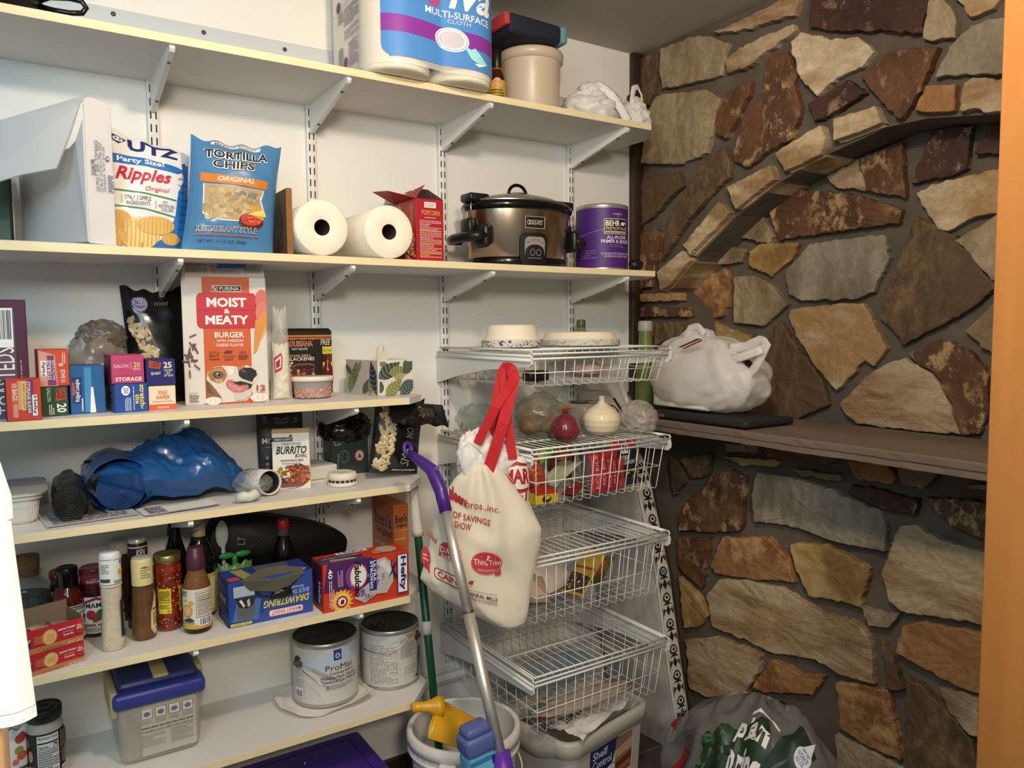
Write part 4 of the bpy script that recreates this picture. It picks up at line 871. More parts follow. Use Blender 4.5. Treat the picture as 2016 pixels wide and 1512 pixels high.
# pistachio bags
def pistachios(b, fn, poly, n, seed, s=.05):
    rnd = random.Random(seed); k = 0; us = [p[0] for p in poly]; vs = [p[1] for p in poly]
    b.deco(fn, [('P', poly, '3a2f24')], L=.07, off=.0012)
    while k < n:
        u = rnd.uniform(min(us), max(us)); v = rnd.uniform(min(vs), max(vs)); c = False; j = len(poly)-1
        for i in range(len(poly)):
            if (poly[i][1] > v) != (poly[j][1] > v) and u < (poly[j][0]-poly[i][0])*(v-poly[i][1])/(poly[j][1]-poly[i][1])+poly[i][0]: c = not c
            j = i
        if not c: continue
        th = rnd.uniform(0, pi); col = rnd.choice(('cdb58c', 'd8c4a0', 'bfa476', 'e0cfae'))
        a = Vector(fn(u, v, .001)); e1 = Vector(fn(min(u+.01, 1), v, .001))-a; e2 = Vector(fn(u, min(v+.01, 1), .001))-a
        if e1.length < 1e-6 or e2.length < 1e-6: k += 1; continue
        e1.normalize(); e2.normalize(); nn = e1.cross(e2).normalized()
        A_ = e1*cos(th)+e2*sin(th); B2 = -e1*sin(th)+e2*cos(th); R = s*rnd.uniform(.8, 1.15)
        vv = []; ff = []
        for q in range(8):
            an = 2*pi*q/8; vv.append(tuple(a+A_*R*cos(an)+B2*R*.58*sin(an)))
        for q in range(8):
            an = 2*pi*q/8; vv.append(tuple(a+nn*R*.35+A_*R*.6*cos(an)+B2*R*.33*sin(an)))
        ff = [(q, (q+1) % 8, 8+(q+1) % 8, 8+q) for q in range(8)]+[tuple(range(8, 16))]
        b.add(vv, ff, col, True)
        b.add([tuple(a+nn*R*.37+A_*R*.6*cx_+B2*R*.07*cy_) for cx_, cy_ in ((-1, 0), (0, -1), (1, 0), (0, 1))], [(0, 1, 2, 3)], '7d7a3a'); k += 1
m_pb = M('121212', .22, coat=.4)
o_ = dict(w=.150, h=.285, t=.052, wr=.006, seed=12, neck=.04, lean=.03, shear=-.012, pw=.6)
b = MB(); f0 = baggrid(b, m_pb, **o_)
pistachios(b, f0, [(.04, .72), (.16, .76), (.34, .64), (.46, .45), (.44, .25), (.26, .10), (.14, .2), (.2, .45)], 64, 3, .0092)
st = [( .26+(.13 if i % 2 else .105)*cos(2*pi*i/40), .87+(.072 if i % 2 else .058)*sin(2*pi*i/40)) for i in range(40)]
b.deco(f0, [('P', st, 'b9b0d4'), ('T', 'Salt &', .18, .875, .34, .91, '2a2440', 0, 1), ('T', 'Pepper', .17, .83, .35, .865, '2a2440', 0, 1), ('T', 'Wond', .48, .86, .70, .90, '8a8a86', 0, 0, 1)], L=.08, off=.003)
tag(b.build('nut_bag', loc=(.312, -.040, z3), rz=.0), 'black pistachio bag with lilac star sticker standing behind the dog food box', 'nut bag')
# dog food box
bw = .193; bh = .309
o = carton('dog_food_box', 'large white and orange dog food box with a licking dog picture', 'box', .340, -.164, z3, bw, .085, bh, -.22, body='ddd6cc', r=.002,
  front=[('P', [(.24, .0), (.80, .0), (.80, 1), (.24, 1)], 'cc5a22'), ('O', .35, .885, .70, .935, .004, .004, 'efe6dc'), ('R', .42, .89, .695, .93, '1c1614'), ('T', 'PURINA', .445, .896, .675, .924, 'f4eee6', 0, 1), ('R', .355, .89, .415, .93, 'c02a30'), ('R', .365, .91, .385, .925, 'f4eee6'), ('R', .385, .895, .405, .91, 'f4eee6'),
   ('O', .17, .60, .88, .875, .05, .05, 'b01a28'), ('O', .18, .605, .87, .87, .05, .05, 'c42434'), ('T', 'MOIST', .29, .765, .76, .84, 'f6f0ea', 0, 3), ('T', '&', .49, .715, .56, .752, 'f6f0ea', 0, 2), ('T', 'MEATY', .27, .63, .78, .70, 'f6f0ea', 0, 3), ('R', .2, .74, .46, .742, 'a01624'), ('R', .59, .74, .84, .742, 'a01624'),
   ('T', 'BURGER', .37, .525, .72, .57, 'f8ece0', 0, 2), ('T', 'WITH CHEDDAR', .39, .49, .71, .512, 'f8ece0', 0, 1), ('T', 'CHEESE FLAVOR', .38, .455, .71, .478, 'f8ece0', 0, 1), ('T', 'SOFT &', .30, .40, .42, .418, '5e2812'), ('T', 'MEATY', .30, .375, .42, .393, '5e2812', 0, 1), ('F', .3, .35, .42, .365, 1, '5e2812'), ('T', 'WITH REAL', .46, .37, .60, .388, '5e2812'), ('T', 'BEEF', .48, .345, .58, .363, '5e2812'), ('P', [(.47, .405), (.56, .405), (.58, .42), (.5, .425)], '5e2812'), ('T', '100%', .66, .40, .74, .418, '5e2812'), ('F', .64, .35, .76, .39, 3, '5e2812'),
   ('E', .945, .82, .08, .085, 'cf6a60'), ('E', .955, .72, .09, .09, 'd8786c'), ('P', [(.86, .66), (1., .75), (1., .60), (.92, .52), (.87, .42), (.83, .40)], 'd8903a'), ('P', [(.90, .48), (.98, .62), (.98, .58)], 'e8b060'),
   ('T', '12', .85, .10, .96, .145, 'b03a22', 0, 2), ('F', .86, .08, .95, .09, 1, 'b03a22'), ('T', 'NET WT', .05, .085, .15, .10, '4a4440'), ('F', .05, .02, .16, .08, 4, '4a4440')]
  +[('P', [(.03+.12*random.Random(i).random(), .2+.3*random.Random(i+40).random()) for _ in (0,)]+[], '6b4a40') for i in ()])
def kib(i):
    r_ = random.Random(i+7); u = .10+.07*r_.gauss(0, .6); v = .36+.12*r_.gauss(0, .6); th = r_.uniform(0, pi); a, c = .042*cos(th), .03*sin(th); p, q = -.010*sin(th), .007*cos(th)
    return ('P', [(u-a-p, v-c-q), (u+a-p, v+c-q), (u+a+p, v+c+q), (u-a+p, v-c+q)], r_.choice(('6f4a40', '5e3c34', '805850')))
b = MB(); fm = lambda u, v, o: (u*bw, -o, v*bh)
b.deco(fm, [kib(i) for i in range(16)], off=.0025)
fw_, fb_, fd_ = 'dcd2c4', 'a56c3c', '6e4628'
b.deco(fm, [('P', [(.25, .03), (.27, .12), (.25, .18), (.27, .25), (.34, .295), (.46, .305), (.56, .30), (.64, .295), (.74, .305), (.84, .28), (.87, .23), (.85, .18), (.80, .15), (.80, .10), (.77, .05), (.72, .02), (.34, .01)], fw_),
   ('P', [(.25, .03), (.26, .16), (.25, .20), (.30, .17), (.36, .12), (.42, .06), (.44, .02)], '8a5f3c'), ('P', [(.26, .10), (.25, .20), (.29, .15), (.33, .08)], fd_),
   ('P', [(.27, .24), (.33, .29), (.44, .30), (.48, .27), (.50, .225), (.46, .18), (.39, .165), (.31, .19)], fb_), ('P', [(.29, .25), (.36, .285), (.45, .285), (.47, .25), (.44, .26), (.36, .265)], 'c08a56'), ('P', [(.34, .20), (.46, .20), (.44, .175), (.38, .17)], 'c89a6a'),
   ('P', [(.62, .296), (.72, .30), (.70, .26), (.64, .255)], 'b98456'), ('P', [(.50, .30), (.58, .30), (.58, .24), (.53, .22)], 'ece4d8'),
   ('E', .395, .235, .055, .026, '3a2418'), ('E', .40, .235, .040, .020, '6f7f86'), ('E', .405, .235, .022, .014, '171110'), ('E', .39, .242, .009, .005, 'f4eee6'),
   ('P', [(.64, .26), (.70, .285), (.79, .285), (.85, .26), (.86, .225), (.82, .20), (.80, .17), (.74, .185), (.68, .20), (.64, .225)], '1b1514'), ('E', .70, .258, .030, .010, '575050'), ('E', .76, .235, .018, .012, '070606'), ('E', .815, .25, .014, .010, '070606'),
   ('P', [(.52, .19), (.60, .175), (.66, .18), (.74, .165), (.80, .15), (.78, .12), (.68, .105), (.58, .12), (.52, .15)], '2e1c1a'), ('P', [(.50, .19), (.56, .195), (.58, .165), (.64, .145), (.74, .15), (.76, .125), (.68, .095), (.58, .095), (.51, .125), (.48, .16)], 'c8706e'), ('P', [(.52, .17), (.56, .15), (.64, .125), (.70, .12), (.64, .105), (.57, .11), (.52, .14)], 'dc9490'), ('P', [(.53, .165), (.555, .135), (.62, .112), (.62, .108), (.55, .128)], 'b05a5c'),
   ('P', [(.58, .085), (.68, .085), (.78, .11), (.78, .07), (.70, .03), (.60, .03)], 'cfc3b4'), ('E', .33, .03, .10, .032, 'e6ddd0'), ('E', .88, .045, .11, .036, 'e6ddd0'), ('R', .29, .015, .294, .05, 'a89a8a'), ('R', .35, .015, .354, .05, 'a89a8a'), ('R', .86, .02, .864, .07, 'a89a8a'), ('R', .92, .02, .924, .07, 'a89a8a')], off=.0032)
b.build('dog_picture', o)
b = MB(); sheet(b, [(.002, .001, bh), (bw-.002, .001, bh), (bw-.006, .018, bh+.036), (.004, .018, bh+.036)], M('c9c4be', .5), .001)
pm = lambda u, v, o: (.004+u*(bw-.01), .001+.017*v-o, bh+.036*v)
b.deco(pm, [('F', .04, .3, .3, .9, 7, '8a8680', 3), ('F', .34, .2, .72, .85, 8, '9a9690', 4), ('F', .76, .3, .98, .8, 6, '8a8680', 5), ('R', .33, .05, .335, .9, 'f0ece6'), ('R', .74, .05, .745, .9, 'f0ece6'), ('P', [(.42, .62), (.78, .62), (.80, 1.02), (.44, 1.02)], '3f7ab8')], off=.0015)
b.build('top_flap', o)
# clear bag of coconut
b = MB(); f1 = baggrid(b, M('eeeae0', .25, trl=.7, spec=.9, bump=(30, .5)), w=.058, h=.235, t=.05, wr=.004, seed=31, neck=.02, lean=-.0, top=.6, pw=.6)
t = tag(b.build('shredded_coconut_bag', loc=(.575, -.155, z3), rz=.0), 'clear bag of white shredded coconut leaning at the right of the dog food box', 'food bag')
b = MB(); b.grid(lambda u, v: (lambda q: (q[0]*.93, q[1]*.9, q[2]*.6+.004))(bagmap(.046, .235, .048, .008, 33, 1, fr=40)(u, v)), 22, 30, M('efe6d0', .9, bump=(120, 1.)))
b.grid(lambda u, v: (lambda q: (q[0]*.93, q[1]*.9, q[2]*.6+.004))(bagmap(.046, .235, .048, .008, 33, -1, fr=40)(u, v)), 22, 30, M('efe6d0', .9, bump=(120, 1.)), flip=True); tag(b.build('coconut', t), None, None, kind='stuff')
b = MB(); b.deco(f1, [('P', [(.06, .46), (.36, .52), (.44, .47), (.40, .34), (.12, .30)], 'b8303c'), ('P', [(.10, .44), (.34, .49), (.38, .46), (.35, .36), (.14, .33)], 'e8dcd8'), ('P', [(.14, .42), (.32, .46), (.30, .37), (.16, .35)], 'b8303c')], L=.08, off=.002); b.build('label', t)
# blackened seasoning box
w = .140; h = .184
o = carton('seasoning_box', 'black hot sauce gift box with an orange grass border behind sprinkle tub', 'box', .594, -.102, z3, w, .06, h, 0, body='17130f', r=.008,
  front=[('R', .02, .84, .98, .90, 'c87a34'), ('P', [(.02+.96*i/60, .84+(.035 if i % 2 else -.025)) for i in range(61)]+[(.98, .86), (.02, .86)], 'd88a3c'), ('P', [(.02+.96*i/50, .82+(.045 if i % 2 else -.01)) for i in range(51)]+[(.98, .80), (.02, .80)], '1c1712'),
   ('P', [(.05, .62), (.16, .82), (.10, .5)], '2e5a38'), ('T', 'LOUISIANA', .10, .735, .60, .815, 'd8c8b8', 0, 3), ('T', 'LOUISIANA', .10, .74, .60, .81, 'b82a20', 0, 1), ('T', 'HOT SAUCE', .19, .685, .49, .715, 'e8e0d4', 0, 1), ('T', 'FREE', .75, .755, .95, .83, 'e8e4d8', 0, 0, 1),
   ('T', 'CHAR-GRILL', .14, .585, .56, .62, 'd8c49a'), ('T', 'BLACKENED', .10, .53, .66, .58, 'e8dcc0', 0, 1), ('P', [(.08, .2), (.66, .2), (.68, .50), (.1, .5)], '3a2018'), ('E', .42, .44, .24, .05, '7a4a34'), ('E', .42, .43, .2, .035, '241410'), ('S', .12, .22, .66, .40, 40, .05, .03, ['7a2a2a', '9a3a30', '5a2020', 'b86a3a', 'd8a05a'], 4), ('S', .08, .35, .2, .52, 14, .04, .02, ['d8d0c4', '2a2420'], 6), ('E', .17, .22, .11, .09, 'b84a4a'), ('E', .18, .22, .07, .06, 'e0a060'),
   ('R', .62, .2, .76, .66, '100d0b'), ('R', .78, .62, .97, .73, 'c8b83a'), ('T', 'Fiery Foods', .79, .65, .96, .69, '2a4a2a', 0, 1), ('R', .80, .50, .96, .62, '5a1a14'), ('R', .78, .30, .98, .50, 'c8a030'), ('T', 'LOUISIANA', .785, .455, .975, .49, 'f4ece0', 0, 1), ('R', .78, .45, .98, .452, 'b82a20'), ('T', 'HOT SAUCE', .80, .36, .96, .39, '6a2a1a', 0, 1), ('T', 'Blackened', .80, .405, .96, .43, '4a2a1a')])
b = MB(); b.lathe([(.010, .03), (.013, .034), (.013, .075), (.008, .088), (.008, .11)], M('6a1e10', .1), 18, c=(.122, -.008, 0)); b.build('mini_bottle', o)
# sprinkle tub
xs = .657; rs = .046
t = T('sprinkle_tub', 'round clear tub of colourful sprinkles with a white lid', 'food tub', (xs, -.155, z3))
MB().lathe([(0, .002), (rs*.88, .002), (rs*.92, .006), (rs*1.0, .048)], M('e8e4dc', .12, trl=.62, spec=1.), 40, sx=1.12).build('clear_cup', t)
b = MB(); b.lathe([(rs*1.0, .046), (rs*1.07, .046), (rs*1.08, .055), (rs*1.02, .058), (0, .057)], M('eae2d4', .4), 44, sx=1.12); b.build('lid', t)
b = MB(); b.lathe([(0, .003), (rs*.86, .004), (rs*.92, .024), (0, .027)], M('a85030', .8), 32, sx=1.12)
rnd = random.Random(4)
for i in range(420):
    a = rnd.uniform(0, 2*pi); zz = rnd.uniform(.004, .027); q = rs*(.89+.07*zz/.03)
    p = Vector((q*cos(a)*1.12, q*sin(a), zz)); d_ = Vector((rnd.uniform(-1, 1)*-sin(a), rnd.uniform(-1, 1)*cos(a), rnd.uniform(-.7, .7))).normalized()*.0028
    b.tube([tuple(p-d_), tuple(p+d_)], .0009, rnd.choice(('c83a2a', 'e07a2a', 'f0e6d8', 'd8602a', 'b02a3a', 'e8b040')), 4)
tag(b.build('sprinkles', t), None, None, kind='stuff')
# leaf patterned napkin box with a scoop in it
w, d, h = .116, .15, .097; th = .004
t = T('napkin_box', 'white open box printed with green palm leaves at right end of its shelf', 'napkin box', (.806, -.240, z3), .21)
def leaf(u, v, L_, th_, col, c2, wd=.28):
    P = []; n = 14
    for i in range(n+1): q = i/n; P.append((q*L_, wd*L_*sin(pi*q**.8)*(1-.12*(i % 2))))
    P += [(x, -y) for x, y in P[::-1]]
    R_ = [(u+x*cos(th_)-y*sin(th_), v+x*sin(th_)+y*cos(th_)) for x, y in P]
    R_ = [(min(max(a, .02), .98), min(max(c, .02), .98)) for a, c in R_]
    ops = [('P', R_, col)]
    for q in (.15, .3, .45, .6, .75, .88):
        for s in (-1, 1):
            x0_, y0_ = q*L_-.08*L_, 0; x1_, y1_ = q*L_, s*wd*L_*sin(pi*q**.8)*.9
            pp = [(x0_, y0_), (x1_, y1_), (x1_+.03*L_, y1_*.9), (x0_+.035*L_, 0)]
            ops.append(('P', [(min(max(u+x*cos(th_)-y*sin(th_), .02), .98), min(max(v+x*sin(th_)+y*cos(th_), .02), .98)) for x, y in pp], c2))
    return ops
m_nb = M('e6e2d6', .4)
b = MB(); b.box(0, 0, 0, w, d, .004, m_nb); b.box(0, 0, 0, w, th, h, m_nb); b.box(0, d-th, 0, w, d, h, m_nb); b.box(0, th, 0, th, d-th, h, m_nb); b.box(w-th, th, 0, w, d-th, h, m_nb)
G1, G2, G3, G4 = '3c4c44', '7d8450', '8f9a6a', '222c30'
ff_ = []
for a in ((.05, .95, .35, -.6, G2, G3), (.02, .5, .75, .62, G1, '7e8c88'), (.3, .62, .55, .25, G2, 'b0ae74'), (.98, .95, .5, -2.2, G1, '7c8a90'), (.75, .98, .4, -1.2, G1, G3), (.45, .5, .35, .3, 'b9ae6a', '7d8450')): ff_ += leaf(*a)
ff_ += [('R', .03, .425, .97, .432, 'c8c0ae')]
for a in ((.2, .02, .62, .75, G2, 'b6b070'), (.04, .1, .34, 1.5, G1, '7e8c88'), (.6, .04, .55, .6, G1, '8fa0a0'), (.98, .4, .5, -2.6, G1, '8fa0a0')): ff_ += [o_ for o_ in leaf(*a)]
b.deco(lambda u, v, o: (u*w, -o, v*h), ff_, off=.0004, step=.00004)
ll_ = []
for a in ((.1, .05, .8, 1.35, G2, G3, .16), (.35, .95, .7, -1.7, '6a6a48', G3, .14), (.55, .05, .55, 1.1, G1, '7a8478', .2), (.75, .02, .75, 1.4, G2, '9aa070', .13), (.98, .05, .95, 1.75, G4, '6a747a', .14), (.5, .98, .5, -1.9, '7d7a58', G3, .12), (.2, .6, .35, 2.2, G1, G3, .2)): ll_ += leaf(*a)
b.deco(lambda u, v, o: (-o, d*(1-u), v*h), [('R', .0, 0, 1, 1, 'b9b2a4')]+ll_, off=.0004, step=.00004)  # darker ground on this side face: its shade put into the colour
b.build('box_body', t)
t = T('measuring_scoop', 'white measuring spoon handle sticking up out of the leaf printed box', 'scoop', (.842, -.19, z3+.006))
b = MB(); P = [(-.013, .0), (.013, 0), (.0145, .10)]+[(.014*cos(a), .118+.014*sin(a)) for a in [pi*i/12 for i in range(13)]]+[(-.0145, .10)]
ho = [(.0045*cos(a), .119+.008*sin(a)) for a in [2*pi*i/16 for i in range(16)]]
tr_ = tessellate_polygon([[Vector((*p_, 0)) for p_ in P], [Vector((*p_, 0)) for p_ in ho]]); al = P+ho
for yy in (0, .005): b.add([(p_[0], yy, p_[1]) for p_ in al], [tuple(q) for q in tr_], M('d8d2c2', .4))
n = len(P); b.add([(p_[0], 0, p_[1]) for p_ in P]+[(p_[0], .005, p_[1]) for p_ in P], [(i, (i+1) % n, n+(i+1) % n, n+i) for i in range(n)], M('d8d2c2', .4))
n = len(ho); b.add([(p_[0], 0, p_[1]) for p_ in ho]+[(p_[0], .005, p_[1]) for p_ in ho], [(i, (i+1) % n, n+(i+1) % n, n+i) for i in range(n)], M('c8c2b2', .4))
b.build('handle', t)
b = MB(); b.lathe([(0, .001), (.018, .003), (.022, .012), (.023, .03)], M('d8d2c2', .4), 24, c=(0, .02, 0)); b.build('bowl', t)
# ================================================================ FOURTH SHELF
z4 = TOP['S4']
# ribbed white food tray
t = T('food_tray', 'white ribbed plastic food tray with paper lid at the left end of its shelf', 'food tray', (-.083, -.205, z4))
def rrect(w0, d0, r, n=8):
    P = []
    for (cx, cy, a0) in ((w0/2-r, -d0+r, -pi/2), (w0/2-r, -r, 0), (-w0/2+r, -r, pi/2), (-w0/2+r, -d0+r, pi)):
        P += [(cx+r*cos(a0+i*pi/2/n), cy+r*sin(a0+i*pi/2/n)) for i in range(n+1)]
    return P
b = MB(); Rg = []
D_ = .15
for z, s, rib in ((.0, .0, 0), (.003, .004, 0), (.008, .006, 1), (.034, .010, 1), (.038, .012, 0), (.052, .014, 0), (.054, .019, 0), (.062, .020, 0), (.064, .026, 0), (.068, .026, 0)):
    P = rrect(.205+2*s, D_+2*s, .022+s*.5, 10)
    P = [(x, y+s+D_) for x, y in P]
    out = []
    for i, (x, y) in enumerate(P): out.append((x, y, z))
    Rg.append((out, rib))
v = []; dn = 4
for ring, rib in Rg:
    n = len(ring)
    for i in range(n):
        a = Vector(ring[i]); c = Vector(ring[(i+1) % n]); k = 24 if (c-a).length > .05 else 2
        nn = (c-a).cross(Vector((0, 0, 1))).normalized()
        for j in range(k): p = a.lerp(c, j/k); v.append(tuple(p+nn*(.0012 if rib and j % 2 else 0)))
n = len(v)//len(Rg)
b.add(v, [(j*n+i, j*n+(i+1) % n, (j+1)*n+(i+1) % n, (j+1)*n+i) for j in range(len(Rg)-1) for i in range(n)], M('d6d0c4', .45)); b.build('ribbed_tray', t)
b = MB(); P = [(x, y+.027+D_) for x, y in rrect(.262, D_+.054, .035, 10)]
b.prism(P, .0685, .0705, M('a8a098', .6, bump=(60, .3)), tf=lambda x, y, z: (x, y, z+.006*max(0, x)*8*max(0, .05+y-.05)+.003*nz(x, y, 2, 14))); b.build('paper_lid', t)
# black bag roll
t = T('bag_roll', 'small roll of black trash bags between the white tray and the blue roll', 'bag roll', (.086, -.248, z4), -.03)
b = MB()
def br(u, v):
    a = 2*pi*u; r = .032*(1+.22*nz(cos(a)*1.2, sin(a)*1.2, v*2, 1.6)); y = v*.19
    return (r*1.0*cos(a), y+.006*nz(u*6, 3, 1, 2), max(.001, .036+r*(1.15 if sin(a) > 0 else 1)*sin(a)+(.012 if sin(a) > .3 else 0)))
b.grid(br, 40, 16, M('1b1c1b', .35, bump=(26, .6)), wrap=True)
b.add([br(i/40, 0) for i in range(40)], [tuple(range(39, -1, -1))], M('0a0a0a', .6))
for q in range(5): b.tube([(.03*(1-.17*q)*cos(a), -.0015, .036+.03*(1-.17*q)*sin(a)) for a in [2*pi*i/24 for i in range(24)]], .0014, m_black, 5, closed=True)
b.build('rolled_bags', t)
# blue bag roll with loose end
m_blue = M('1f528c', .28, coat=.2, bump=(16, .5))
t = T('bag_roll', 'big roll of shiny blue plastic bags with its loose end heaped behind', 'bag roll', (.190, -.205, z4))
b = MB(); R0 = .047
sp = []
for i in range(330):
    a = i*.2; r = .004+(R0-.004)*i/330; sp.append((r*cos(a)*1.12, .0, .050+r*sin(a)))
def ribbon(sp_, y0, y1, mat, jit=.0015):
    v = []; n = len(sp_)
    for k, y in enumerate((y0, y1)):
        for i, p in enumerate(sp_): v.append((p[0], y+(jit*nz(i*.31, k, 0, 1.7) if k == 0 else 0), p[2]))
    b.add(v, [(i, i+1, n+i+1, n+i) for i in range(n-1)], mat, True)
ribbon(sp, 0, .16, m_blue, .004)
b.lathe([(.0, .0), (R0*.97, 0)], M('173f7c', .5), 40, sx=1.12, tf=lambda x, y, z: (x, .006, .050+y))
b.build('rolled_bags', t)
b = MB()
def wrapf(u, v):
    a = -2.5+2*pi*1.02*u; r = (.062+.016*max(0, sin(a-.5)))*(1+.10*nz(cos(a)*2, sin(a)*2, v*3, 1.3)); y = -.03+.018*nz(u*5, 0, 3, 2)+.2*v
    return (r*cos(a)*.98, y+.03*abs(cos(a*.5)), max(.001+.001*v, .052+r*.92*sin(a)))
b.grid(wrapf, 60, 14, m_blue); b.build('outer_wrap', t)
b = MB()
def drape(u, v):   # heap of loose sheet running right and back from the roll
    A = float(np.interp(u, [0, .12, .28, .45, .6, .75, .88, 1], [.106, .112, .118, .130, .142, .138, .104, .050]))
    Bv = float(np.interp(v, [0, .12, .3, .55, .8, 1], [.42+.34*max(0, 1-u*2.4), .60+.26*max(0, 1-u*2.4), .74+.2*max(0, 1-u*2), 1, .93, .35]))
    x = -.045+.345*u-.02*v; y = -.012+.195*v-.035*sin(pi*min(1, u*1.1))*(1-v)+.03*u*(1-v)
    q = Vector((x*7+2*y, y*9, 1.3)); fold = .020*(1-2.6*abs(noise.noise(q)))+.010*(1-2.6*abs(noise.noise(q*2.3)))+.005*(1-2.6*abs(noise.noise(q*5.1)))
    z = A*Bv+fold*min(1, .35+u*1.4)*(1-.5*abs(2*v-1)**4)
    return (x+.010*nz(u*5, v*5, 1, 1.5), y+.012*nz(u*5, v*5, 9, 1.5), max(.024 if u > .25 else .09, z))
b.grid(drape, 96, 64, m_blue); b.grid(lambda u, v: tuple(Vector(drape(u, 0)).lerp(Vector((drape(u, 0)[0]+.012, drape(u, 0)[1]+.035, max(.012, drape(u, 0)[2]-.045))), v)), 96, 6, m_blue)
b.build('loose_sheet', t)
# papers
rnd = random.Random(2); m_pap = M('dcd6d2', .7); m_pap2 = M('c9c0bc', .7)
PL = [('thin folded printed sheet', 'lying nearest the shelf front below the blue bag roll', .04, -.283, .002, .18, .14, .10, m_pap2), ('stapled printed letter', 'spread under the loose end of the blue bags', .225, -.295, .0032, .165, .085, .10, m_pap), ('white envelope', 'with a curled corner beside the cardboard tube', .275, -.294, .0052, .11, .07, .12, M('eae6e0', .6))]
for a_, b_, x, y, dz, w, d, rz, mt in PL:
    b = MB(); b.grid(lambda u, v: (w*u, d*v, .0006+.012*max(0, u-.6)**2*(1 if 'letter' in a_ or 'env' in a_ else 0)+.001*nz(u*3, v*3, x*9, 1)), 14, 8, mt)
    b.grid(lambda u, v: (w*u, d*v, .012*max(0, u-.6)**2*(1 if 'letter' in a_ or 'env' in a_ else 0)+.001*nz(u*3, v*3, x*9, 1)), 14, 8, mt, flip=True)
    if 'env' not in a_: b.deco(lambda u, v, o: (w*u, d*v, .001+.012*max(0, u-.6)**2*(1 if 'letter' in a_ else 0)+.001*nz(u*3, v*3, x*9, 1)+o), [('F', .08, .1, .9, .9, 12, '8a8690', 5)], L=.2)
    tag(b.build('paper_sheet', loc=(x, y, z4+dz), rz=rz), a_+' '+b_, 'paper')
# cardboard tube in clear wrap
t = T('wrap_tube', 'open white cardboard tube in clear plastic wrap poking out beside spice box', 'tube', (.514, -.242, z4+.036))
e1 = Vector((.20, -.97, .10)).normalized(); e2 = e1.cross(Vector((0, 0, 1))).normalized(); e3 = e2.cross(e1)
tf = lambda x, y, z: tuple(e2*x+e3*y+e1*z)
b = MB(); b.lathe([(.027, -.11), (.0315, -.11), (.0315, 0), (.0285, .0005), (.0275, -.002), (.0275, -.11)], M('d2ccc4', .7), 36, tf=tf); b.build('cardboard_tube', t)
b = MB(); b.lathe([(.026, -.109), (.026, -.004)], M('2a2826', .8), 30, tf=tf); b.build('inner_wall', t)
b = MB(); crumple(b, (-.03, .05, -.004), (.042, .055, .026), M('c8ccc8', .12, trl=.72, spec=1., bump=(28, .7)), 5, .25, 2.4, flat=-.0325); b.rbox(-.06, -.02, -.0325, .02, -.018, -.031, M('d8d8d4', .3, trl=.4), .0004, 1); b.build('clear_wrap', t)
b = MB(); b.tube([(-.085, -.03, -.022), (-.072, -.042, -.018), (-.06, -.038, -.022), (-.048, -.04, -.016), (-.04, -.03, -.02)], .012, M('d0d2c4', .5), 10); b.build('foam_end', t, label='pale foam end')
# black mole pouch
b = MB(); f0 = baggrid(b, M('2c2c2f', .4), w=.125, h=.188, t=.035, wr=.002, seed=5, neck=.0, lean=.015, pw=.7)
b.deco(f0, [('R', .03, .78, .97, .79, '4a4a4e'), ('R', .3, .79, .305, .98, '5a5a5e'), ('R', .7, .79, .705, .98, '5a5a5e'), ('T', '15', .12, .88, .19, .92, 'c8c8c8'), ('T', 'READY IN', .09, .93, .24, .945, 'a8a8a8'), ('F', .1, .85, .22, .865, 1, 'a8a8a8'), ('T', 'URBAN ACCENTS', .34, .90, .66, .925, 'b8b8b8'), ('T', 'CULINARY', .34, .84, .67, .885, '8f8f92', 0, 1), ('T', '1lb', .78, .88, .86, .915, 'c8c8c8'), ('F', .74, .84, .92, .86, 1, 'a8a8a8'), ('T', 'MOLE', .08, .56, .46, .64, 'e0e0e0', 0, 1), ('F', .14, .50, .3, .52, 1, 'a8a8a8'), ('E', .16, .36, .035, .025, '8a8a8c'), ('E', .16, .27, .035, .025, '8a8a8c'), ('F', .13, .2, .2, .23, 2, '8a8a8c')], L=.1, off=.0015)
tag(b.build('spice_pouch', loc=(.600, -.055, z4)), 'charcoal spice pouch standing behind the white burrito seasoning box', 'food pouch')
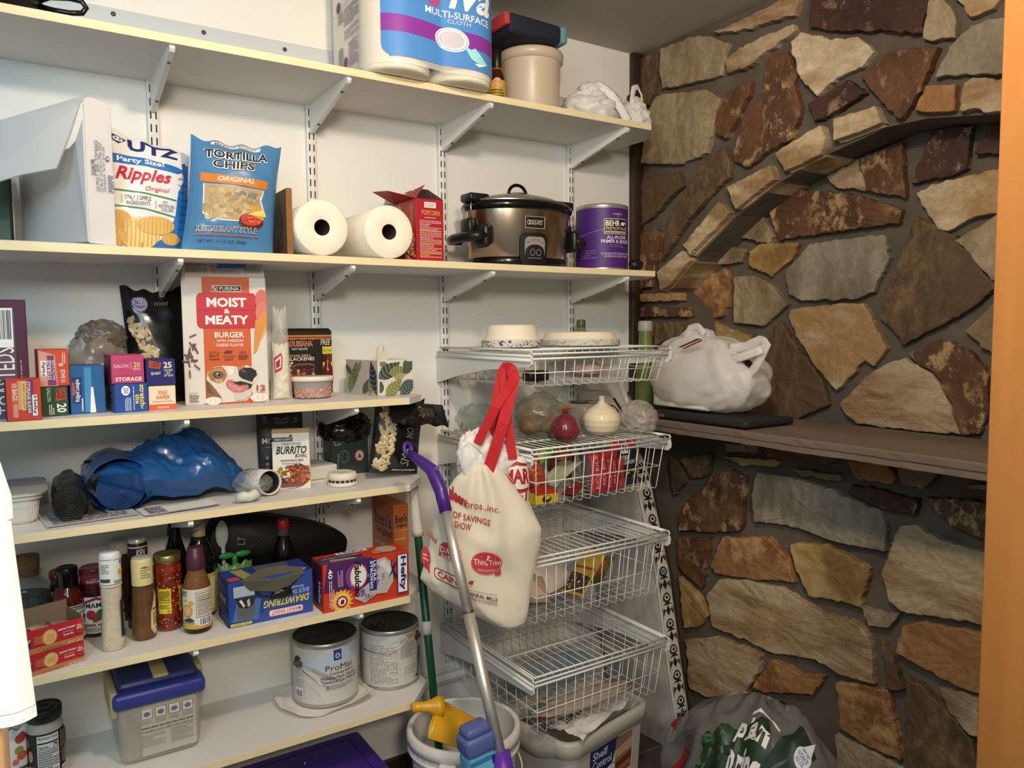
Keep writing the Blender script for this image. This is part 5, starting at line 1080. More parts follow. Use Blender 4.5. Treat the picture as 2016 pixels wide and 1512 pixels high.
# burrito seasoning box
w = .0925; h = .156
carton('seasoning_box', 'white burrito bowl seasoning box with a gold top stripe', 'box', .540, -.176, z4, w, .03, h, -.36, body='e8e4dc',
  front=[('R', 0, .945, 1, 1, 'c09a4a'), ('R', .0, .81, .55, .875, '2a2826'), ('T', 'URBAN ACCENTS', .06, .825, .52, .86, wh, 0, 1), ('E', .5, .90, .035, .02, '2a2826'), ('T', 'TANGY ADOBO', .26, .745, .78, .785, '4a4a3e'), ('T', 'BURRITO', .10, .60, .92, .73, '1e1c1a', 0, 2, 1), ('T', 'BOWL', .60, .535, .93, .595, '1e1c1a', 0, 1, 1), ('T', 'SEASONING MIX', .22, .475, .84, .51, '3a3836', 0, 1), ('F', .25, .43, .75, .455, 2, '8a8680'),
   ('P', [(.0, .02), (1, .02), (1, .30), (.9, .42), (.6, .40), (.1, .34), (0, .28)], 'e2ddd0'), ('P', [(.04, .08)]+[(.5+.48*cos(a), .22-.2*sin(a)) for a in [pi-pi*i/14 for i in range(15)]]+[(.98, .28), (.04, .28)], '6a7a98'), ('P', [(.06, .12), (.2, .06), (.8, .06), (.96, .14), (.98, .36), (.7, .42), (.4, .41), (.1, .33)], '8a4a30'), ('S', .45, .12, .98, .42, 60, .07, .03, ['b05a34', '7a2e20', 'c87a4a', '5a2418'], 3), ('S', .08, .22, .45, .38, 22, .07, .04, ['a8b048', 'c8c868', '7a8a34', 'e8e4c8'], 5), ('S', .06, .10, .4, .24, 30, .05, .025, ['2a2220', 'efe8d8', 'd8d0c0', '4a3a34'], 6), ('F', .3, .03, .6, .05, 1, 'd8d8e0')])
# small white carton
carton('small_carton', 'small plain white carton lying beside the burrito seasoning box', 'box', .640, -.150, z4, .085, .115, .045, .12, body='d8d2c8', r=.002, front=[('F', .1, .15, .6, .28, 1, '8a867e')], right=[('F', .1, .3, .7, .6, 2, 'a8a49c')])
# smoke detector
t = T('smoke_detector', 'round white smoke detector with dark vent slots lying at the shelf front', 'smoke detector', (.713, -.208, z4))
b = MB(); r = .0385; md = M('e2d8c8', .45)
b.lathe([(0, .001), (r*.98, .001), (r, .004), (r, .009), (r*.95, .011)], md, 48); b.build('base_plate', t)
b = MB(); b.lathe([(r*.90, .010), (r*.90, .018)], M('2a2622', .8), 40)
for i in range(18): b.box(-.0022, -.0012, .010, .0022, .0012, .018, md, tf=lambda x, y, z, a=2*pi*i/18: ((r*.95)*cos(a)-x*sin(a), (r*.95)*sin(a)+x*cos(a), z))
b.build('vent_ring', t)
b = MB(); b.lathe([(r*.93, .0175), (r*1.0, .018), (r*1.0, .026), (r*.92, .034), (r*.70, .037), (r*.66, .0362), (0, .0362)], md, 48); b.build('cover', t)
# black trash bag box with bags spilling out
o = carton('trash_bag_box', 'dark green trash bag box with black bags bursting out of its top', 'box', .728, -.078, z4, .112, .06, .108, .0, body='26332e',
  front=[('P', [(.02, .3), (.4, .02), (1, .02), (1, .98), (.02, .98)], '2c3a34'), ('T', '25', .10, .78, .28, .96, '7fae94', 3, 1), ('E', .36, .48, .14, .17, '6a7a70'), ('E', .36, .48, .12, .15, '26332e'), ('R', .24, .475, .48, .485, '6a7a70'), ('R', .355, .34, .365, .62, '6a7a70'), ('E', .36, .48, .06, .15, '6a7a70'), ('E', .36, .48, .045, .14, '26332e'), ('E', .76, .48, .13, .16, 'b0504a'), ('E', .76, .48, .10, .12, 'd8c8b8'), ('P', [(.70, .42), (.82, .42), (.76, .56)], '8a3a3a'), ('F', .16, .1, .22, .6, 1, '6a8a7a', 3, 1)])
b = MB(); crumple(b, (.056, .026, .132), (.066, .046, .040), M('101010', .22, bump=(24, .8)), 11, .28, 2.4); b.build('black_bags', o)
# second pistachio bag leaning out over the shelf end
o_ = dict(w=.15, h=.205, t=.07, wr=.008, seed=22, neck=.05, lean=.0, pw=.6)
t = T('nut_bag', 'black pistachio bag tilted over at the right end of the shelf by smoke detector', 'nut bag', (.866, -.190, z4), 0)
b = MB(); f0 = bagmap(**o_); ca, sa = cos(-.13), sin(-.13)
def tl(p): return (p[0]*ca+p[2]*sa*-1, p[1], p[2]*ca+p[0]*sa+.0115)
f0 = (lambda g: (lambda u, v, o=0.: tl(g(u, v, o))))(bagmap(**o_)); f1 = (lambda g: (lambda u, v, o=0.: tl(g(u, v, o))))(bagmap(**{**o_, 'side': -1}))
b.grid(f0, 36, 36, m_pb); b.grid(f1, 36, 36, m_pb, flip=True)
pistachios(b, f0, [(.06, .06), (.30, .05), (.36, .22), (.34, .5), (.36, .78), (.30, .94), (.14, .95), (.10, .6), (.06, .35)], 90, 5, .0095)
b.deco(f0, [('T', 'SMA', .54, .12, .74, .36, '9a9aa0', 1, 0, 1), ('T', 'NO SALT', .58, .5, .76, .88, '8a8a90', 1, 0, 1), ('T', 'Wonderful', .80, .62, .90, .92, '6a6a70', 1, 0, 1), ('F', .42, .04, .9, .08, 1, 'a8a8a8', 4)], L=.1, off=.0025)
b.build('pouch', t)
b = MB(); fl0 = bagmap(.19, .075, .02, .008, 41, 1, .0, .0, .6, 0., 1.0, 14.)
fold = lambda u, v, o=0.: tl((fl0(u, v, o)[0]*.9+.035, fl0(u, v, o)[1]-.025-.05*v, .205-.004-fl0(u, v, o)[2]*.75))
b.grid(fold, 30, 14, m_pb); pistachios(b, lambda u, v, o: fold(u, v, o), [(.45, .2), (.75, .2), (.75, .6), (.5, .6)], 6, 9, .009); b.build('folded_top', t)
# ================================================================ FIFTH SHELF: bottles and boxes
z5 = TOP['S5']
def at5(x, y): return math.atan2(x, 2.13+y)*-1     # turn of a label towards the room
def lbl(t, name, r, th, a0, a1, z0, zz, base, ops, sx=1., sy=1., L=.07, nu=24):
    b = MB(); fn = cyl(r, th, a0, a1, z0, zz, sx, sy); b.grid(lambda u, v: fn(u, v, .0006), nu, 4, ink(base)); b.deco(fn, ops, L=L, off=.0012); return b.build(name, t)
GB = 'bottles and jars on the sauce shelf'
# cork jar
t = T('cork_jar', 'glass jar of dark peppercorns with a cork stopper at left end of the sauce shelf', 'jar', (.0, -.060, z5))
b = MB(); b.lathe([(.0, .002), (.044, .002), (.048, .008), (.048, .115), (.042, .132), (.030, .142), (.027, .150), (.033, .156), (.033, .160), (.026, .162)], m_glass, 36); b.build('glass_body', t)
b = MB(); b.lathe([(.0, .004), (.0455, .004), (.0455, .105), (.03, .110), (0, .111)], M('1e1a17', .6, bump=(160, 1.), var=(120, '4a4038', .12)), 32); tag(b.build('peppercorns', t), None, None, kind='stuff')
b = MB(); b.lathe([(0, .148), (.0245, .150), (.0275, .18), (.027, .196), (0, .197)], M('8f7048', .85, var=(60, '7a5c38', .2)), 28); b.build('cork', t)
lbl(t, 'label', .048, .05, -.8, .8, .03, .085, 'b8bcbc', [('R', .1, .2, .5, .9, '8a9498'), ('P', [(.75, 0), (1, .0), (1, 1), (.9, 1)], '9a3038')])
# barbecue bottle
t = T('sauce_bottle', 'barbecue sauce bottle with wide black neck and a white label', 'bottle', (.078, -.122, z5), group=GB)
MB().lathe([(0, 0), (.031, 0), (.034, .004), (.035, .055), (.0345, .095), (.029, .115), (.021, .130), (.020, .135)], M('4a120a', .1), 36).build('glass_body', t)
MB().lathe([(.0205, .118), (.022, .122), (.0215, .155), (.0225, .158), (.0225, .170), (.020, .173), (.017, .1735), (.016, .172), (0, .172)], m_blackg, 32).build('cap', t)
lbl(t, 'label', .035, .0, -.9, 1.3, .01, .088, 'd8d4cc', [('R', .2, .86, 1, .98, '1c1a18'), ('T', 'URBAN ACCENTS', .36, .885, .9, .955, 'd8d4cc', 0, 1), ('F', .3, .72, .9, .82, 2, '4a4844'), ('E', .84, .60, .05, .09, '2a2824'), ('F', .3, .1, .9, .5, 8, '6a6864', 3)])
# red-lidded pepper relish jars
def relish(x, y, lab, full=True):
    t = T('relish_jar', lab, 'jar', (x, y, z5), group='red lidded jars on the sauce shelf')
    MB().lathe([(0, .002), (.026, .002), (.030, .008), (.030, .105), (.027, .118), (.026, .128)], M('3a1210', .1), 32).build('glass_body', t)
    b = MB(); b.lathe([(.0275, .126), (.030, .127), (.030, .140), (.0275, .143), (.024, .1415), (0, .1415)], M('7e2430', .35), 32)
    if full: b.deco(cyl(.030, at5(x, y), -1, 1, .127, .141), [('T', "MAMA'S BEST", .2, .3, .8, .7, 'd8a8a8', 0, 1)], L=.08, off=.0004)
    b.build('lid', t)
    lbl(t, 'label', .030, at5(x, y), -1.3, 1.3, .012, .098, 'd6d4ce', [('P', [(.1, .86), (.5, 1.0), (.9, .86), (.9, .80), (.5, .92), (.1, .80)], '8a2430'), ('T', 'MAMA', .22, .70, .78, .84, '1e2420', 0, 2), ('E', .36, .52, .13, .13, 'a82a30'), ('E', .62, .50, .14, .15, '3a5a34'), ('E', .48, .42, .10, .1, '7a3a2a'), ('T', 'HOT', .40, .29, .60, .36, '7a2028', 0, 1), ('T', 'PEPPER RELISH', .16, .19, .84, .265, '1e1c1a', 0, 2), ('F', .2, .04, .8, .16, 3, '6a6864', 3)])
relish(.134, -.118, 'red lidded hot pepper relish jar, frontmost, between barbecue and ranch bottles')
relish(.136, -.042, 'red lidded relish jar farther back, right of the other half hidden one')
relish(.074, -.033, 'red lidded relish jar at the back, half hidden behind barbecue sauce bottle')
# cracker boxes
def ritz(z, lab, open_):
    w, d, h = .150, .085, .050 if open_ else .046
    th_ = .30; x0 = .097-w*cos(th_); y0 = -.270-w*sin(th_)
    fr = [('R', 0, .25, 1, 1, 'b82430'), ('R', 0, 0, 1, .24, 'b87a4c'), ('E', .20, .44, .13, .38, '20346a'), ('T', 'RITZ', .06, .2, .33, .64, 'e8c850', 0, 3, 1), ('E', .565, .55, .095, .33, 'c8944c'), ('E', .565, .55, .085, .29, 'e2b874')]+[('E', .53+.024*i+.012*(j % 2), .42+.08*j, .006, .022, 'b07c38') for i in range(4) for j in range(4)]+[('P', [(.36, .60+.06*k), (.48, .57+.06*k), (.48, .59+.06*k), (.36, .615+.06*k)], 'd8a860') for k in range(-3, 3)]+[
      ('T', 'peanut butter', .665, .68, .89, .84, 'f4e8e0', 0, 1), ('F', .72, .6, .86, .64, 1, 'e8c0b8'), ('T', '8 packs', .73, .42, .86, .56, 'f4e8e0', 0, 1), ('E', .94, .66, .05, .26, 'd8606a'), ('E', .94, .66, .046, .24, 'b82430'), ('T', 'REAL', .91, .70, .97, .80, 'f4e8e0', 0, 1), ('T', 'PEANUT', .90, .59, .98, .68, 'f4e8e0', 0, 1), ('T', 'NET WT 11.04 OZ', .78, .05, .98, .18, 'e8d0b8'), ('F', .45, .08, .7, .15, 1, '7a4a2a')]
    if not open_: return carton('cracker_box', lab, 'box', x0, y0, z, w, d, h, th_, body='b82430', front=fr, group='cracker boxes on the sauce shelf')
    t = T('cracker_box', lab, 'box', (x0, y0, z), th_, 'cracker boxes on the sauce shelf')
    b = MB(); cb_ = M('7a6650', .7); o_ = .0016
    b.box(0, 0, 0, w, d, o_, cb_); b.box(0, 0, 0, w, o_, h, M('b82430', .45)); b.box(0, o_, h-.0005, w, o_*1.1, h, cb_)
    b.box(0, d-o_, 0, w, d, h+.022, cb_); b.box(0, o_, 0, o_, d-o_, h+.010, cb_); b.box(w-o_, o_, 0, w, d-o_, h+.006, cb_)
    b.box(.001, o_, .002, w-.001, o_+.0008, h-.001, cb_)
    b.deco(lambda u, v, o: (u*w, -o, v*h), fr); b.build('carton_body', t)
    for i in range(3):
        b = MB(); crumple(b, (.03+.042*i, .04, .020), (.03, .032, .019), M(('9a8468', 'b09a78', '8f7860')[i], .3, bump=(30, .6)), i+2, .3, 2.4, 26, 18, flat=.002)
        b.deco(lambda u, v, o: (.01+.042*i+.03*u, .015+.05*v, .0365+o+.003*sin(u*7)), [('R', .1, .1, .3, .9, '6a2a20'), ('R', .45, .05, .6, .85, 'd8c8a8'), ('R', .7, .2, .85, .95, '5a2a20')], off=.001)
        b.build('snack_packet', t)
ritz(z5, 'sealed red cracker box at the bottom of the two box stack', False)
ritz(z5+.0465, 'open topped red cracker box stacked on a sealed one', True)
# ranch dressing
t = T('dressing_bottle', 'tall creamy white ranch dressing bottle with a white printed cap', 'bottle', (.157, -.238, z5), group=GB)
b = MB(); pr_ = [(0, 0), (.020, 0), (.0235, .005), (.0245, .02), (.0235, .05), (.0205, .085), (.0195, .10), (.0215, .125), (.0215, .140), (.0205, .150)]
b.lathe(pr_, M('cfc4ae', .22, bump=(35, .25), var=(70, 'beb29a', .2)), 36, sx=.98, sy=.85); b.build('bottle_body', t)
b = MB(); b.lathe([(.0222, .148), (.0222, .214), (.0205, .222), (.017, .2245), (0, .2245)], M('dcdedc', .35), 36)
b.deco(cyl(.0222, at5(.157, -.24), -1.4, 1.4, .150, .213), [('R', .12, .04, .88, .06, '2a2e2a'), ('R', .12, .94, .55, .955, '2a2a2a'), ('R', .6, .92, .9, .935, '2a2a2a'), ('F', .16, .45, .46, .8, 5, '8a8e92', 3), ('R', .14, .15, .48, .27, '274a38'), ('E', .84, .48, .12, .11, 'd8b830'), ('T', 'L', .80, .43, .85, .53, '3a3420', 0, 1), ('T', 'K', .82, .74, .92, .9, '2a2a2a', 0, 2), ('F', .6, .1, .9, .2, 2, '6a6e6a')], L=.08, off=.0006); b.build('cap', t)
lbl(t, 'label', .0225, .35, .35, 1.5, .03, .115, '1c2a20', [('E', .5, .8, .3, .1, '3a6a3a'), ('T', 'RANCH', .3, .2, .7, .6, 'd8d4c8', 1, 1)], sx=1.05, sy=.95)
# dark bottle with maroon cap behind
t = T('dressing_bottle', 'dark balsamic dressing bottle with maroon cap behind the cream bottles', 'bottle', (.226, -.125, z5), group=GB)
MB().lathe([(0, 0), (.024, 0), (.027, .005), (.026, .06), (.021, .10), (.022, .13), (.020, .15)], M('1c100c', .12), 32).build('bottle_body', t)
b = MB(); b.lathe([(.0215, .148), (.0215, .205), (.0205, .208)], M('2c1416', .3), 32); b.lathe([(.0205, .2075), (.0205, .216), (.018, .219), (0, .219)], M('c8c6c2', .3, .4), 32); b.lathe([(.0218, .197), (.0218, .2005)], 'c8c6c2', 32)
b.deco(cyl(.0215, at5(.226, -.12)+.25, -.9, .9, .150, .205), [('T', 'KEN', .28, .52, .85, .8, 'e0dcd4', 0, 2, 1)], L=.08, off=.0006); b.build('cap', t)
t = T('spice_jar', 'pale capped jar mostly hidden behind ranch dressing bottle', 'jar', (.198, -.045, z5), group=GB)
MB().lathe([(0, 0), (.024, 0), (.026, .004), (.026, .16), (.022, .17)], M('3a2018', .2), 28).build('jar_body', t)
MB().lathe([(.026, .168), (.028, .17), (.028, .192), (.025, .199), (.015, .203), (0, .204)], M('b8bab0', .5), 28).build('lid', t)
# brown dressing with yellow cap
t = T('dressing_bottle', 'brown vinaigrette bottle with pale yellow cap and an oval label', 'bottle', (.224, -.210, z5), group=GB)
MB().lathe([(0, 0), (.022, 0), (.0255, .004), (.026, .03), (.0245, .06), (.0215, .095), (.0222, .12), (.021, .132)], M('6b4a30', .14, var=(40, '5a3a24', .2)), 36, sx=1, sy=.85).build('bottle_body', t)
b = MB(); b.lathe([(.0228, .130), (.0228, .184), (.0215, .190), (.018, .1925), (0, .1925)], M('d6c890', .4), 36)
b.deco(cyl(.0228, at5(.224, -.2), -1.3, 1.3, .132, .188), [('F', .45, .25, .8, .75, 5, '8a8258', 3), ('P', [(.5, .76), (.68, .76), (.6, .68)], '5a5438')], L=.09, off=.0006)
b.lathe([(.0205, .1927), (.012, .193), (0, .193)], M('dcdad2', .4), 32); b.build('cap', t)
fq = cyl(.0235, .35, -.05, 1.25, .012, .115, 1.06, .9)
b = MB(); b.deco(fq, [('P', [(.35, .0), (.75, .0), (.95, .2), (.95, .5), (.8, .9), (.62, 1), (.45, .85), (.15, .5), (.12, .15)], 'b8a070'), ('P', [(.37, .03), (.73, .03), (.9, .2), (.9, .48), (.77, .85), (.62, .94), (.48, .8), (.2, .48), (.18, .17)], 'd8c49a'), ('R', .3, .55, .85, .6, '8a5a40'), ('F', .3, .2, .85, .5, 7, '7a6040', 3), ('B', .55, .06, .75, .18)], L=.08, off=.0014); b.build('label', t)
# red pepper jar
t = T('pepper_jar', 'tall jar of crushed red peppers with gold lid and yellow label', 'jar', (.284, -.175, z5), group=GB)
b = MB(); b.lathe([(0, .001), (.027, .001), (.0305, .006), (.0305, .155), (.027, .165)], M('8a2a14', .12, var=(55, '5e160c', .1), coat=.5), 40)
rnd = random.Random(8)
for i in range(120):
    a = rnd.uniform(-2.2, 1.2); z = rnd.uniform(.01, .155); fnq = cyl(.0305, 0, a-.045, a+.045, z-.0016, z+.0016)
    b.deco(fnq, [('E', .5, .5, .5, .5, rnd.choice(('d8a050', 'c87838', 'e0b468')))], off=.0004)
b.build('glass_body', t)
b = MB(); b.lathe([(.028, .163), (.0305, .165), (.0315, .169), (.031, .181), (.029, .184), (.024, .183), (0, .183)], M('a89860', .3, .8), 40); b.build('lid', t)
lbl(t, 'label', .0305, -.2, -.75, .22, .045, .105, 'd6c23a', [('R', .06, .5, .94, .94, 'b8a428'), ('F', .1, .52, .9, .9, 7, '4a4410', 2), ('R', .04, .44, .98, .46, '4a4410'), ('F', .1, .2, .9, .36, 3, '5a5018', 5), ('T', '8oz', .7, .06, .9, .16, '4a4410')])
lbl(t, 'side_label', .0305, .9, -.25, .3, .045, .105, 'c8b434', [('F', .1, .1, .9, .9, 9, '4a4410', 2)])
# amber dressing with purple cap
t = T('dressing_bottle', 'amber vinaigrette bottle with purple cap and a white nutrition label', 'bottle', (.338, -.228, z5), group=GB)
MB().lathe([(0, 0), (.028, 0), (.031, .004), (.032, .012)], M('2a1208', .15), 36).build('dark_base', t)
MB().lathe([(.032, .012), (.032, .09), (.0305, .11), (.026, .128), (.0205, .142), (.0195, .155)], M('7a5836', .12, var=(60, '6a4424', .2), coat=.4), 40).build('glass_body', t)
MB().lathe([(.021, .150), (.0215, .152), (.0205, .185), (.0185, .188), (.0185, .200), (.016, .203), (0, .2035)], M('4a2434', .35), 32).build('cap', t)
lbl(t, 'label', .032, at5(.338, -.22), -1.35, 1.35, .014, .108, 'd8d2c4', [('R', 0, .0, 1, .10, 'c8a040'), ('T', "EN'S", .03, .82, .24, .97, '2a3a30', 0, 2, 1), ('T', 'Lite', .14, .70, .24, .78, '3a7a4a', 0, 0, 1), ('E', .34, .66, .07, .06, 'c8a830'), ('E', .22, .46, .16, .16, 'c88a50'), ('E', .22, .47, .12, .12, 'd8b078'), ('P', [(.1, .22), (.3, .30), (.42, .22), (.3, .16)], '3a3a20'), ('F', .06, .12, .42, .2, 2, '6a6458'), ('R', .47, .30, .90, .95, '4a463c'), ('R', .48, .31, .89, .945, 'dcd6c8'), ('T', 'Nutrition Facts', .50, .88, .87, .93, '2a2824', 0, 1), ('F', .50, .34, .87, .86, 14, '6a665c', 7), ('R', .5, .72, .87, .735, '3a362c'), ('B', .52, .08, .85, .28)])
# two dark oil bottles at the back
t = T('oil_bottle', 'dark glass bottle with a gold printed neck behind the amber vinaigrette', 'bottle', (.366, -.125, z5), group=GB)
MB().lathe([(0, 0), (.033, 0), (.036, .005), (.036, .13), (.034, .15), (.022, .185), (.0145, .205), (.0138, .262), (.016, .264), (.016, .272), (0, .273)], M('0f0c0a', .1), 32).build('glass_body', t)
lbl(t, 'neck_wrap', .0152, at5(.36, -.1), -2.8, 2.8, .200, .262, 'b0ac88', [('P', [(.2, .1), (.5, .3), (.5, .35), (.2, .15)], '5a5848'), ('P', [(.4, .4), (.7, .65), (.7, .7), (.4, .45)], '5a5848'), ('P', [(.3, .7), (.6, .9), (.6, .95), (.3, .75)], '5a5848')])
lbl(t, 'label', .036, .1, .2, 1.2, .01, .11, 'c8a860', [('R', .2, .1, .9, .9, 'd8c890')])
t = T('oil_bottle', 'slim black capped bottle at the back against the upright behind pepper jar', 'bottle', (.322, -.048, z5), group=GB)
MB().lathe([(0, 0), (.026, 0), (.028, .004), (.028, .14), (.014, .19), (.012, .215)], M('12100c', .12), 28).build('glass_body', t)
MB().lathe([(.013, .212), (.0145, .214), (.0145, .25), (.013, .252), (0, .252)], m_black, 24).build('cap', t)
# pouch with green spout cap
t = T('fruit_pouch', 'green fruit puree pouch with winged green cap behind trash bag box', 'food pouch', (.450, -.128, z5))
b = MB(); f0 = baggrid(b, M('6a9048', .3, trl=.15), w=.085, h=.118, t=.03, wr=.003, seed=2, neck=.02); b.deco(f0, [('T', 'GOGO', .2, .74, .85, .88, '16305a', 0, 3, 1), ('F', .1, .6, .9, .7, 2, 'c8d0b8')], L=.1, off=.001); b.build('pouch', t)
b = MB(); gc = M('2f8a3c', .35); b.lathe([(.006, .112), (.007, .128), (.006, .14), (0, .141)], gc, 16)
for s in (-1, 1): b.sphere((s*.020, 0, .139), (.020, .005, .0085), gc, 16, 8)
b.build('winged_cap', t)
t = T('serving_spoon', 'white plastic spoon standing upright behind the dark oil bottle', 'spoon', (.426, -.102, z5))
b = MB(); b.sphere((0, 0, .19), (.016, .006, .036), M('b8c4bc', .4), 18, 12); b.tube([(.002, 0, .16), (.004, .004, .08), (.006, .01, .003)], .005, M('b8c4bc', .4), 8); b.build('spoon_body', t)
# black case
b = MB()
def case(u, v):
    a = 2*pi*u; L_ = .19; W_ = .085; n_ = 3.2
    c, s = cos(a), sin(a); x = L_*np.sign(c)*abs(c)**(2/n_); z = W_*np.sign(s)*abs(s)**(2/n_)
    k = 1.0 if .12 < v < .88 else sqrt(max(0, 1-((.12-min(v, 1-v))/.12)**2))*.12+.88
    if v in (0., 1.): k = 0
    z2_ = z*(1-.32*(x+L_)/(2*L_))
    return (x*k, (v-.5)*.07, z2_*k)
b.grid(case, 56, 20, M('0d0d0e', .55, bump=(200, .2)), wrap=True, smooth=True)
cs = b.build('hard_case', loc=(.585, -.045, z5+.131)); cs.rotation_euler = (0, .215, 0)
tag(cs, 'large black rounded case lying at the back below the blue bag shelf', 'case')
bb_ = MB(); bb_.deco(lambda u, v, o: (-.12+.02*u, -.036-o, -.005+.02*v), [('T', 'LT', 0, 0, 1, 1, '9a9a9a', 1)]); bb_.build('printed_mark', cs)
# red capped bottle
t = T('sauce_bottle', 'dark bottle with a red cap standing in front of black case', 'bottle', (.582, -.105, z5), group=GB)
MB().lathe([(0, 0), (.026, 0), (.029, .004), (.029, .11), (.024, .135), (.0155, .155), (.0145, .165)], m_blackg, 28).build('bottle_body', t)
MB().lathe([(.0145, .162), (.0148, .186)], M('6a6460', .1, trl=.5), 24).build('clear_neck', t)
MB().lathe([(.0155, .183), (.0162, .185), (.0158, .205), (.0148, .207), (0, .207)], M('962028', .4), 24).build('cap', t)
# upside down trash bag box with torn opening
w, d, h = .205, .105, .110
o = carton('trash_bag_box', 'blue drawstring trash bag box turned upside down with a torn hole', 'box', .400, -.266, z5, w, d, h, 0, body='22408c', r=.002,
  front=[('P', [(0, 0), (1, 0), (1, 1), (.4, 1), (.55, .4), (.2, .0)], '2a4a98'), ('P', [(.04, .12), (.34, .1), (.38, .55), (.1, .6)], '4a6aa0'), ('T', 'DRAWSTRING', .40, .30, .96, .46, 'e0cc3a', 2, 2, 1), ('T', 'BLACK TALL KITCHEN', .52, .50, .96, .60, 'b8c4dc', 2, 1, 1), ('T', 'Strong', .74, .62, .90, .70, 'd8dcea', 2, 0, 1), ('O', .46, .08, .88, .23, .02, .05, 'd0303c'), ('O', .47, .09, .87, .22, .02, .045, 'ece4e0'), ('T', 'MARKET BASKET', .49, .11, .85, .20, 'b02a34', 2, 1),
   ('O', .10, .16, .30, .50, .04, .08, '5a5c64'), ('P', [(.08, .62), (.32, .62), (.28, .44), (.20, .38), (.12, .44)], '26262a'), ('P', [(.12, .58), (.17, .42), (.19, .44), (.15, .6)], 'd8d8d8'), ('P', [(.24, .6), (.25, .44), (.22, .42), (.21, .56)], 'b8b8bc'), ('R', .02, .03, .26, .09, 'd8c838'), ('T', 'Odor Control', .04, .04, .24, .08, '5a3a7a', 2, 1), ('P', [(.06, .66), (.3, .66), (.3, .9), (.06, .9)], 'a8b0bc')],
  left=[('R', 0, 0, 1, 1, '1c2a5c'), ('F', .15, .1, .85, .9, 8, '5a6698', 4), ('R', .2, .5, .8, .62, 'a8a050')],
  top=[('R', 0, 0, 1, 1, '243a86'), ('O', .03, .08, .16, .36, .02, .05, 'c84a54'), ('P', [(.2, .1), (.34, .1), (.26, .9), (.12, .9)], 'a8a058'), ('P', [(.4, .5), (.8, .5), (.8, .95), (.4, .95)], '5a5a68'), ('T', '40', .84, .03, .95, .25, 'e8e4dc', 2, 1)])
b = MB()
P = [(.05, 0, .085), (.03, .0, .108), (.055, .03, .1105), (.085, .055, .1105), (.14, .06, .1105), (.178, .045, .1105), (.188, .018, .1105), (.18, .0, .105), (.165, .0, .085), (.14, .0, .060), (.11, 0, .052), (.075, 0, .062)]
P = [(x, y-.0022, z+.0012) for x, y, z in P]; cxp = (.112, .012, .098)
b.add(P+[cxp], [(i, (i+1) % len(P), len(P)) for i in range(len(P))], M('15140f', .8)); b.build('torn_hole', o)
b = MB(); P2 = [(.05, -.0045, .085), (.028, -.0046, .112), (.075, .01, .128), (.12, .014, .130), (.178, .004, .120), (.186, -.0042, .105), (.15, -.006, .082), (.11, -.008, .072)]
c2_ = (.115, -.003, .098); mf_ = M('4a4838', .7)
for q in range(len(P2)):
    sheet(b, [P2[q], P2[(q+1) % len(P2)], c2_], mf_, .0006)
b.build('torn_flap', o)
b = MB(); crumple(b, (.128, -.0045, .064), (.022, .006, .010), M('1a1a1a', .15, bump=(60, 1.)), 3, .4, 3, 24, 16); b.build('bag_end', o)
